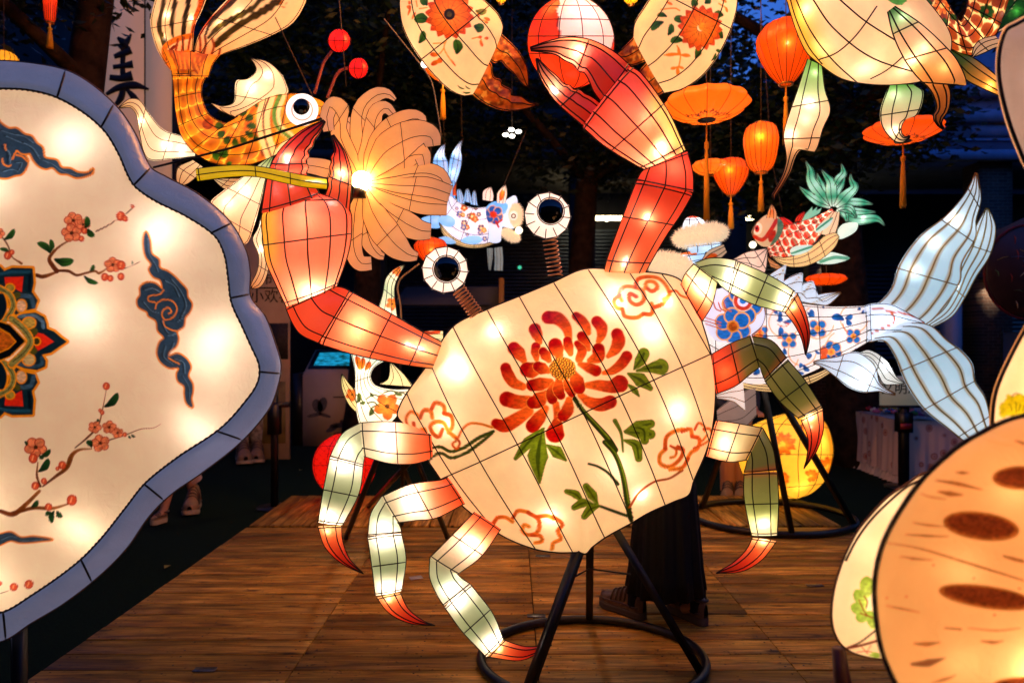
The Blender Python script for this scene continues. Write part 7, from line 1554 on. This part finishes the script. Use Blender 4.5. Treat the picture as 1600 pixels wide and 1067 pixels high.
# sign on a black pole
SG = thing('sign_stand', P(1412, 757, 7.55)*[1,1,0]-[0,0,.12], 'white notice on a black pole in front of the stall', 'sign'); c = np.array(SG.location)
MB().box(c+[-.04,-.04,0], c+[.04,.04,.9], .005).make('pole', M_BLACKSTEEL, SG, False); MB().box(c+[-.07,-.06,.62], c+[.07,.06,.84], .01).make('clamp', M_BLACKSTEEL, SG, False); MB().box(c+[-.072,-.064,.66], c+[.06,-.061,.72]).make('red_tape', mat('red_tape', '#8a1418', .5), SG, False)
MB().lathe([(.001,0),(.2,0),(.2,.02),(.001,.025)], c, 20).make('base_plate', M_BLACKSTEEL, SG)
fb = MB().box(c+[-.28,-.05,.92], c+[.3,-.02,1.24], .006).make('sign_board', mat('sign_paper', '#a8a89c', .6, emit=('#c8c8b8', .12)), SG, False); MB().box(c+[-.3,-.06,.895], c+[.32,-.01,.918]).make('sign_tray', M_BLACKSTEEL, SG, False)  # sign paper is given a weak glow of its own
text('lettering', '\u6587\u660e\u89c2\u8d4f', .145, c+[.01,-.056,1.1], (math.radians(90),0,0), M_INK, SG, .002)
# cart with an awning behind the eyes
o = thing('awning_cart', P(715, 600, 11)*[1,1,0]-[0,0,.12], 'grey awning cart with a yellow post, half seen between the crab eyes', 'cart'); M_AWN = mat('grey_canvas', '#4a4c50', .8)
l, r = P(622,0,11)[0], P(792,0,11)[0]; zt = P(0,448,11)[2]
MB().add([[l,10.6,zt-.3],[r-.25,10.6,zt-.3],[r-.25,11.8,zt+.06],[l,11.8,zt+.06],[l,10.6,zt-.32],[r-.25,10.6,zt-.32],[r-.25,11.8,zt+.04],[l,11.8,zt+.04]], [[0,1,2,3],[4,7,6,5],[0,4,5,1],[1,5,6,2],[2,6,7,3],[3,7,4,0]]).make('awning', M_AWN, o, False)
MB().box([r-.62, 10.7, zt-.64], [r-.06, 11.3, zt-.02], .02).make('canvas_box', M_AWN, o, False); MB().box([r-.12, 10.55, -.12], [r-.04, 10.63, zt+.1], .01).make('yellow_post', mat('yellow_paint', '#b8842c', .5), o, False); MB().box([l+.05, 10.65, -.12], [l+.11, 10.71, zt-.325]).make('post', M_BLACKSTEEL, o, False)
MB().box([l, 10.75, -.05], [r-.7, 11.6, .85], .02).make('counter', mat('dark_panel', '#26282c', .6), o, False); MB().box([r-.1, 10.52, zt-.5], [r+.1, 10.545, zt-.3], .005).make('blue_flag', mat('blue_cloth', '#3c4f80', .8), o, False)
# parasol, round sign, blue banner at the edge
o = thing('parasol', P(1720, 700, 9)*[1,1,0]-[0,0,.12], 'grey street parasol, only its drooping rim in view beyond the fish tail', 'parasol'); c = np.array(o.location)
MB().lathe([(1.5,2.98),(1.48,3.03),(.8,3.35),(.05,3.62),(.05,3.6),(.8,3.32),(1.46,3.0)], c, 8).make('canopy', M_AWN, o, False); MB().tube([c, c+[0,0,3.6]], .025, 8).make('pole', M_BLACKSTEEL, o)
o = thing('round_sign', P(1612, 640, 8)*[1,1,0]-[0,0,.12], 'dark round board with a thin red rim near the fish tail', 'sign'); c = P(1612, 425, 8)
MB().lathe([(.001,.02),(.53,.02),(.55,0),(.53,-.02),(.001,-.02)], c, 40, axis=(0,1,0)).make('board', mat('dark_board', '#2c1c1a', .4, noise=(8,.4)), o); t = np.linspace(0, 2*np.pi, 49); MB().tube(np.stack([c[0]+.56*np.cos(t), c[1]+0*t, c[2]+.56*np.sin(t)], 1), .014, 6, False).make('rim', mat('dark_red', '#5a1414', .5), o); MB().tube([c*[1,1,0]+[0,.05,-.12], c+[0,.05,0]], .02, 6).make('post', M_BLACKSTEEL, o)
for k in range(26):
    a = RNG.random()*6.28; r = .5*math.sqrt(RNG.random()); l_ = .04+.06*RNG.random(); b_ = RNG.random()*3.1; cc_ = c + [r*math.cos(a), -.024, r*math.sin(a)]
    MB().tube([cc_ + [-l_*math.cos(b_), 0, -l_*math.sin(b_)], cc_ + [.01, 0, .012], cc_ + [l_*math.cos(b_), 0, l_*math.sin(b_)]], [.004, .009, .004], 5, True, .3).make('reflection_dash', mat('reflection_tint', ['#a84030','#b8a048','#4870b0','#c8b8a8','#58885a'][k % 5], .4), o)  # coloured reflections on the dark board, put in as short strokes
o = thing('upright_banner', P(1590, 660, 10)*[1,1,0]-[0,0,.12], 'narrow blue upright banner by the dark wall, beside the amber panel edge', 'banner'); c = np.array(o.location); MB().box(c+[-.2,0,.3], c+[.35,.02,1.75]).make('cloth', mat('blue_banner', '#2a4a8a', .7), o, False); MB().tube([c+[-.22,.01,0], c+[-.22,.01,1.8]], .012, 6).make('pole', M_BLACKSTEEL, o)
o = MB().box(P(1484, 700, 13)*[1,1,0]+[0,0,-.12], P(1503, 470, 13)+[0,.3,0], .01).make('white_pillar', mat('pale_paint', '#9aa8b8', .6), None, False); tag(o, 'slim pale pillar glimpsed in the fork of the fish tail', 'pillar')
# scraps on the stage and turf
tag(MB().box(P(650,903,4.33)*[1,1,0]+[-.04,-.03,.004], P(650,903,4.33)*[1,1,0]+[.04,.03,.005]).make('paper_card', mat('white_card', '#b8b0a0', .7), None, False), 'small white card lying on planks by the middle front leg', 'card').rotation_euler = (0,0,.4)
for px, py, lab in ((320,1047,'metal joint plate on the planks near the stage corner'), (1273,915,'metal joint plate on the planks by the round cream panel'), (848,869,'metal joint plate on the planks under the crab shell'), (838,963,'metal joint plate on the planks by the tripod ring')):
    d = 1.5*F/(py-CY); c = P(px, py, d); o = MB().box([c[0]-.05, c[1]-.02, .003], [c[0]+.05, c[1]+.02, .007], .001).make('joint_plate', mat('worn_steel', '#6a645c', .35, .8, noise=(60,.3)), None, False); tag(o, lab, 'metal plate', 'joint plates on the stage')
for px, py, lab in ((262,888,'curled yellow leaf on the turf beside the stage edge'), (470,736,'yellow leaf on the turf behind the front legs'), (262,768,'pale leaf on the turf behind the walking feet')):
    d = 1.62*F/(py-CY); c = P(px, py, d); a = RNG.random()*6; u = np.array([math.cos(a), math.sin(a), 0]); v = np.array([-u[1], u[0], 0]); o = mk('fallen_leaf', np.vstack([c-u*.06, c+v*.025+[0,0,.02], c+u*.06+[0,0,.015], c-v*.025+[0,0,.02]])+[0,0,.006], [[0,1,2,3]], None, mat('dry_leaf', '#8a7a2c', .7), None, None, False); tag(o, lab, 'leaf', 'fallen leaves')
# ================================================================= people whose legs show behind the lanterns
M_SKIN = mat('skin', '#b07c5c', .55, noise=(20,.06)); M_HAIR = mat('black_hair', '#0e0b0a', .5); M_BLACKCLOTH = mat('black_cloth', '#0c0b0d', .75, 0, .25)
def grow(name, verts, edges, radii, m, parent, sub=1):
    me = bpy.data.meshes.new(name); off = np.array(top_of(parent).location); me.from_pydata([tuple(np.array(v)-off) for v in verts], edges, []); o = bpy.data.objects.new(name, me); COL.objects.link(o)
    md = o.modifiers.new('skin', 'SKIN'); 
    for i, r in enumerate(radii): me.skin_vertices[0].data[i].radius = (r, r) if np.isscalar(r) else r; me.skin_vertices[0].data[i].use_root = (i == 0)
    s_ = o.modifiers.new('sub', 'SUBSURF'); s_.levels = sub; s_.render_levels = sub
    me2 = bpy.data.meshes.new_from_object(o.evaluated_get(bpy.context.evaluated_depsgraph_get())); bpy.data.objects.remove(o)
    me2.materials.clear(); me2.materials.append(m); me2.polygons.foreach_set('use_smooth', np.ones(len(me2.polygons), bool)); return put(name, me2, parent)
def loft(rows, n=28):
    """rows: (centre, half width vector, half depth vector)"""
    a = np.arange(n)*2*np.pi/n; V = np.vstack([np.array(c) + np.outer(np.cos(a), u) + np.outer(np.sin(a), v) for c, u, v in rows]); i, j = np.meshgrid(np.arange(len(rows)-1), np.arange(n), indexing='ij'); k = (j+1) % n
    return V, np.stack([i*n+j, i*n+k, (i+1)*n+k, (i+1)*n+j], -1).reshape(-1, 4)
def shoe(parent, heel, toe, z, cols, chunky=1.0):
    heel = np.array([*heel, z]); toe = np.array([*toe, z]); f = toe-heel; L = np.linalg.norm(f); f /= L; s_ = np.array([-f[1], f[0], 0]); up = np.array([0,0,1.0])
    t = np.array([-.02,.04,.15,.3,.45,.6,.75,.88,.97,1.01]); w = np.array([.018,.032,.037,.035,.034,.038,.044,.042,.03,.012])*L/.27; sole = .045*chunky
    rows = []
    for zz, k in ((0.0,.96),(.012,1.05),(sole*.45,1.0),(sole*.55,1.06),(sole*.9,1.03),(sole,.97)):
        rows.append((zz, k))
    V = []; n = len(t)
    for zz, k in rows:
        lift = np.where(t > .8, (t-.8)*.06, 0)*L/.27
        l = heel + np.outer(t*L, f) + np.outer(w*k, s_) + np.outer(zz+lift, up); r = heel + np.outer(t*L, f) - np.outer(w*k, s_) + np.outer(zz+lift, up); V.append(np.vstack([l, r[::-1]]))
    m = 2*n; Vv = np.vstack(V); i, j = np.meshgrid(np.arange(len(rows)-1), np.arange(m), indexing='ij'); k = (j+1) % m; q = np.stack([i*m+j, (i+1)*m+j, (i+1)*m+k, i*m+k], -1).reshape(-1, 4)
    cap = [[b*m*(len(rows)-1)+x for x in ((j, j+1, m-2-j, m-1-j))] for b in (0,1) for j in range(n-1)]
    so = mk('shoe', Vv, np.vstack([q, cap]), None, cols[1], parent)
    h = np.array([.075,.105,.115,.108,.092,.074,.058,.05,.038,.022])*L/.27; rows = []
    for a in range(n):
        c = heel + f*t[a]*L*.985 + up*(sole-.002 + (max(0, t[a]-.8)*.06)*L/.27); arc = np.linspace(0, np.pi, 13); rows.append(c + np.outer(np.cos(arc)*w[a]*.96, s_) + np.outer(np.sin(arc)**.8*h[a], up))
    U = np.vstack(rows); i, j = np.meshgrid(np.arange(n-1), np.arange(12), indexing='ij'); q = np.stack([i*13+j, (i+1)*13+j, (i+1)*13+j+1, i*13+j+1], -1).reshape(-1, 4); up_ = mk('shoe_upper', U, q, None, cols[0], so)
    mb = MB()
    for a in (.36,.46,.56,.66):
        c = heel + f*a*L; hh = np.interp(a, t, h); ww = np.interp(a, t, w); arc = np.linspace(.25, np.pi-.25, 9); mb.tube(c + up*(sole+.001) + np.outer(np.cos(arc)*ww, s_) + np.outer(np.sin(arc)**.8*(hh+.003), up), .006, 5)
    mb.tube(heel + up*(sole+.02) + np.outer(np.linspace(.05,.9,9)*L, f) + np.outer(np.interp(np.linspace(.05,.9,9), t, w)*1.0, s_), .005, 5); mb.tube(heel + up*(sole+.02) + np.outer(np.linspace(.05,.9,9)*L, f) - np.outer(np.interp(np.linspace(.05,.9,9), t, w)*1.0, s_), .005, 5)
    mb.tube(heel + f*L*.12 + up*(sole+.09*L/.27) + np.outer(np.cos(np.linspace(0,6.283,17))*.033, s_) + np.outer(np.sin(np.linspace(0,6.283,17))*.036, f), .008, 6, False)
    mb.make('straps', cols[2], so); return so
def person(label, feet, z, yaw, H, top_c, bottom, cols, socks=None, hem=.16, hair_long=True):
    """feet: two (heel, toe) ground pairs"""
    (ha, ta), (hb, tb) = feet; A = np.array([*ha, z]) + (np.array([*ta, z])-np.array([*ha, z]))*.2; B = np.array([*hb, z]) + (np.array([*tb, z])-np.array([*hb, z]))*.2
    mid = (A+B)/2; f = np.array([math.cos(yaw), math.sin(yaw), 0]); s_ = np.array([-f[1], f[0], 0]); up = np.array([0,0,1.0])
    if (A-B).dot(s_) < 0: A, B = B, A; ha, ta, hb, tb = hb, tb, ha, ta
    o = thing('person', mid, label, 'person'); k = H/1.66
    hip = mid + up*.88*k; V = [hip, hip+up*.2*k, hip+up*.4*k, hip+up*.56*k+f*.0, hip+up*.64*k+f*.02, hip+up*.72*k+f*.03]; R = [.12*k,.105*k,.12*k,.05*k,.07*k,.08*k]; E = [(0,1),(1,2),(2,3),(3,4),(4,5)]
    def add(v, r, par): V.append(v); R.append(r); E.append((par, len(V)-1)); return len(V)-1
    for sg, ank in ((1, A), (-1, B)):
        h = add(hip + s_*sg*.085*k - up*.05*k, .085*k, 0); kn = add((hip + s_*sg*.085*k)*.48 + (ank+up*.09)*.52 + f*.02, .058*k, h); c = add((V[kn]*.65 + (ank+up*.09)*.35) - f*.015, .052*k, kn); an = add(ank + up*.09, .036*k, c); add(ank + f*.1 + up*.045, .032*k, an)
        sh = add(hip + up*.5*k + s_*sg*.16*k, .055*k, 2); el = add(hip + up*.22*k + s_*sg*.2*k + f*.03, .038*k, sh); wr = add(hip + up*.08*k + s_*sg*.15*k + f*.22, .026*k, el); pa = add(V[wr] + f*.07 - up*.01, (.016*k,.034*k), wr)
        for q in range(4): b1 = add(V[pa] + f*.045 + s_*sg*(.024-.016*q)*k + up*.0, .009*k, pa); b2 = add(V[b1] + f*.03 - up*.016, .008*k, b1); add(V[b2] + f*.008 - up*.022, .007*k, b2)
        th = add(V[wr] + f*.035 - s_*sg*.035 + up*.005, .011*k, wr); add(V[th] + f*.035 - s_*sg*.008, .009*k, th)
    grow('body', V, E, R, M_SKIN, o)
    hc = hip + up*.705*k + f*.03; E_ = lambda c, rx, ry, rz, name, m, lo=0, hi=np.pi: mk(name, *(lambda T: (c + np.stack([np.sin(T[0])*np.cos(T[1])*rx, np.sin(T[0])*np.sin(T[1])*ry, np.cos(T[0])*rz], -1).reshape(-1,3)@np.array([s_, f, up]), np.stack([a*20+b, (a+1)*20+b, (a+1)*20+(b+1) % 20, a*20+(b+1) % 20], -1).reshape(-1,4)))(np.meshgrid(np.linspace(lo, hi, 12), np.arange(20)*2*np.pi/20, indexing='ij')) if False else (None, None)) if False else None
    def egg(c, rx, ry, rz, name, m, lo=0, hi=np.pi):
        T, PH = np.meshgrid(np.linspace(lo, hi, 12), np.arange(20)*2*np.pi/20, indexing='ij'); S = np.stack([np.sin(T)*np.cos(PH)*rx, np.sin(T)*np.sin(PH)*ry, np.cos(T)*rz], -1).reshape(-1,3); a, b = np.meshgrid(np.arange(11), np.arange(20), indexing='ij'); c2 = (b+1) % 20
        return mk(name, c + S @ np.array([s_, f, up]), np.stack([a*20+b, (a+1)*20+b, (a+1)*20+c2, a*20+c2], -1).reshape(-1,4), None, m, o)
    egg(hc + up*.01, .078*k, .095*k, .115*k, 'face', M_SKIN); egg(hc + up*.035 - f*.02, .092*k, .105*k, .115*k, 'hair', M_HAIR, 0, 1.75)
    if hair_long: egg(hc - f*.07 - up*.06, .085*k, .05*k, .2*k, 'hair_length', M_HAIR)
    egg(hc + f*.095*k - up*.015, .012, .018, .022, 'nose', M_SKIN); egg(hc + f*.086*k - up*.055, .026, .008, .008, 'mouth', mat('lips', '#8a4438', .5))
    for sg in (1,-1): egg(hc + f*.084*k + s_*sg*.032 + up*.012, .013, .008, .009, 'eye', M_HAIR); egg(hc + s_*sg*.08*k, .008, .018, .03, 'ear', M_SKIN)
    P_ = lambda z_, w, d, sh=0: (hip + up*z_*k + f*sh, s_*w*k, f*d*k)
    v, q = loft([P_(-.06,.175,.13), P_(.08,.15,.115), P_(.2,.145,.11), P_(.35,.18,.13), P_(.47,.19,.125), P_(.53,.13,.09), P_(.565,.075,.075)]); mk('top', v, q, None, top_c, o)
    for sg in (1,-1):
        a, b, c = hip + up*.49*k + s_*sg*.15*k, hip + up*.22*k + s_*sg*.2*k + f*.03, hip + up*.1*k + s_*sg*.16*k + f*.18; MB().tube(spline([tuple(a)+(0,)][:0] or [a, (a+b)/2+s_*sg*.015, b, c], 12), np.interp(np.linspace(0,1,12), [0,.3,1], [.075*k,.068*k,.045*k]), 14).make('sleeve', top_c, o)
    kind, m = bottom
    if kind == 'skirt':
        n = 128; a = np.arange(n)*2*np.pi/n; V2 = []
        for zz, w, d in ((.86,.15,.11),(.74,.19,.15),(.5,.2,.17),(.28,.215,.185),(hem,.225,.2),(hem+.004,.215,.19)):
            fl = 1 + (.085*np.sin(a*11+1)+.04*np.sin(a*23))*(1-zz/.9); ctr = mid*(1-.0) + up*zz*k; V2.append(ctr + np.outer(np.cos(a)*w*k*fl, s_) + np.outer(np.sin(a)*d*k*fl, f))
        i, j = np.meshgrid(np.arange(5), np.arange(n), indexing='ij'); kk = (j+1) % n; mk('skirt', np.vstack(V2), np.stack([i*n+j,(i+1)*n+j,(i+1)*n+kk,i*n+kk],-1).reshape(-1,4), None, m, o)
    else:
        v, q = loft([P_(.06,.16,.12), P_(-.05,.18,.135), P_(-.12,.17,.13)]); mk('waist', v, q, None, m, o)
        for sg, ank in ((1, A), (-1, B)):
            h = hip + s_*sg*.09*k - up*.04*k; e = ank + up*hem; kn = h*.5 + e*.5 + f*.02; MB().tube(spline([h, kn, e], 10), np.interp(np.linspace(0,1,10), [0,.5,1], [.1*k,.085*k,.08*k]), 16, False).make('trouser_leg', m, o)
    for (h, t, ank) in ((ha, ta, A), (hb, tb, B)):
        shoe(o, h, t, z, cols)
        if socks: MB().tube([ank+up*.06, ank+up*.13, ank+up*.19], [.044,.041,.044], 14, False).make('sock', socks, o)
    return o
gz = lambda px, py, z: ((px-CX)*(EYE-z)/(py-CY), (EYE-z)*F/(py-CY))
M_BRONZE = mat('bronze_leather', '#6e5442', .3, .3, .5, noise=(40,.3)); M_SOLE = mat('grey_rubber', '#54473e', .7); M_STRAP = mat('dark_strap', '#54453a', .3, .3)
person('person in long black skirt and chunky bronze sneakers, standing behind the crab shell', ((gz(1006,968,0), gz(940,945,0)), (gz(1102,978,0), gz(1046,952,0))), 0.0, math.radians(140), 1.64, M_BLACKCLOTH, ('skirt', M_BLACKCLOTH), (M_BRONZE, M_SOLE, M_STRAP), M_BLACKCLOTH, .17)
M_TAN = mat('tan_leather', '#8a6a48', .6); M_CREAM = mat('cream_rubber', '#b8a080', .7); M_NAVY = mat('navy_cloth', '#20242e', .8)
person('person walking on the turf in cropped pale trousers and tan laced sneakers', ((gz(260,815,-.12), gz(236,822,-.12)), (gz(305,790,-.12), gz(296,808,-.12))), -.12, math.radians(235), 1.62, M_NAVY, ('trousers', mat('pale_pink_cloth', '#b89a90', .85)), (M_TAN, M_CREAM, M_STRAP), None, .27)
person('person in loose pale patterned trousers by the poster board', ((gz(404,714,-.12), gz(400,726,-.12)), (gz(378,716,-.12), gz(384,728,-.12))), -.12, math.radians(270), 1.66, mat('grey_knit', '#5a5450', .9), ('trousers', mat('patterned_cloth', '#8a7e6c', .85, noise=(18,.6))), (M_TAN, M_CREAM, M_STRAP), None, .1)
person('person in peach trousers standing past the far stage edge', ((gz(1138,775,-.12), gz(1136,790,-.12)), (gz(1156,775,-.12), gz(1158,790,-.12))), -.12, math.radians(270), 1.6, M_NAVY, ('trousers', mat('peach_cloth', '#b07a54', .85)), (M_TAN, M_CREAM, M_STRAP), None, .08)
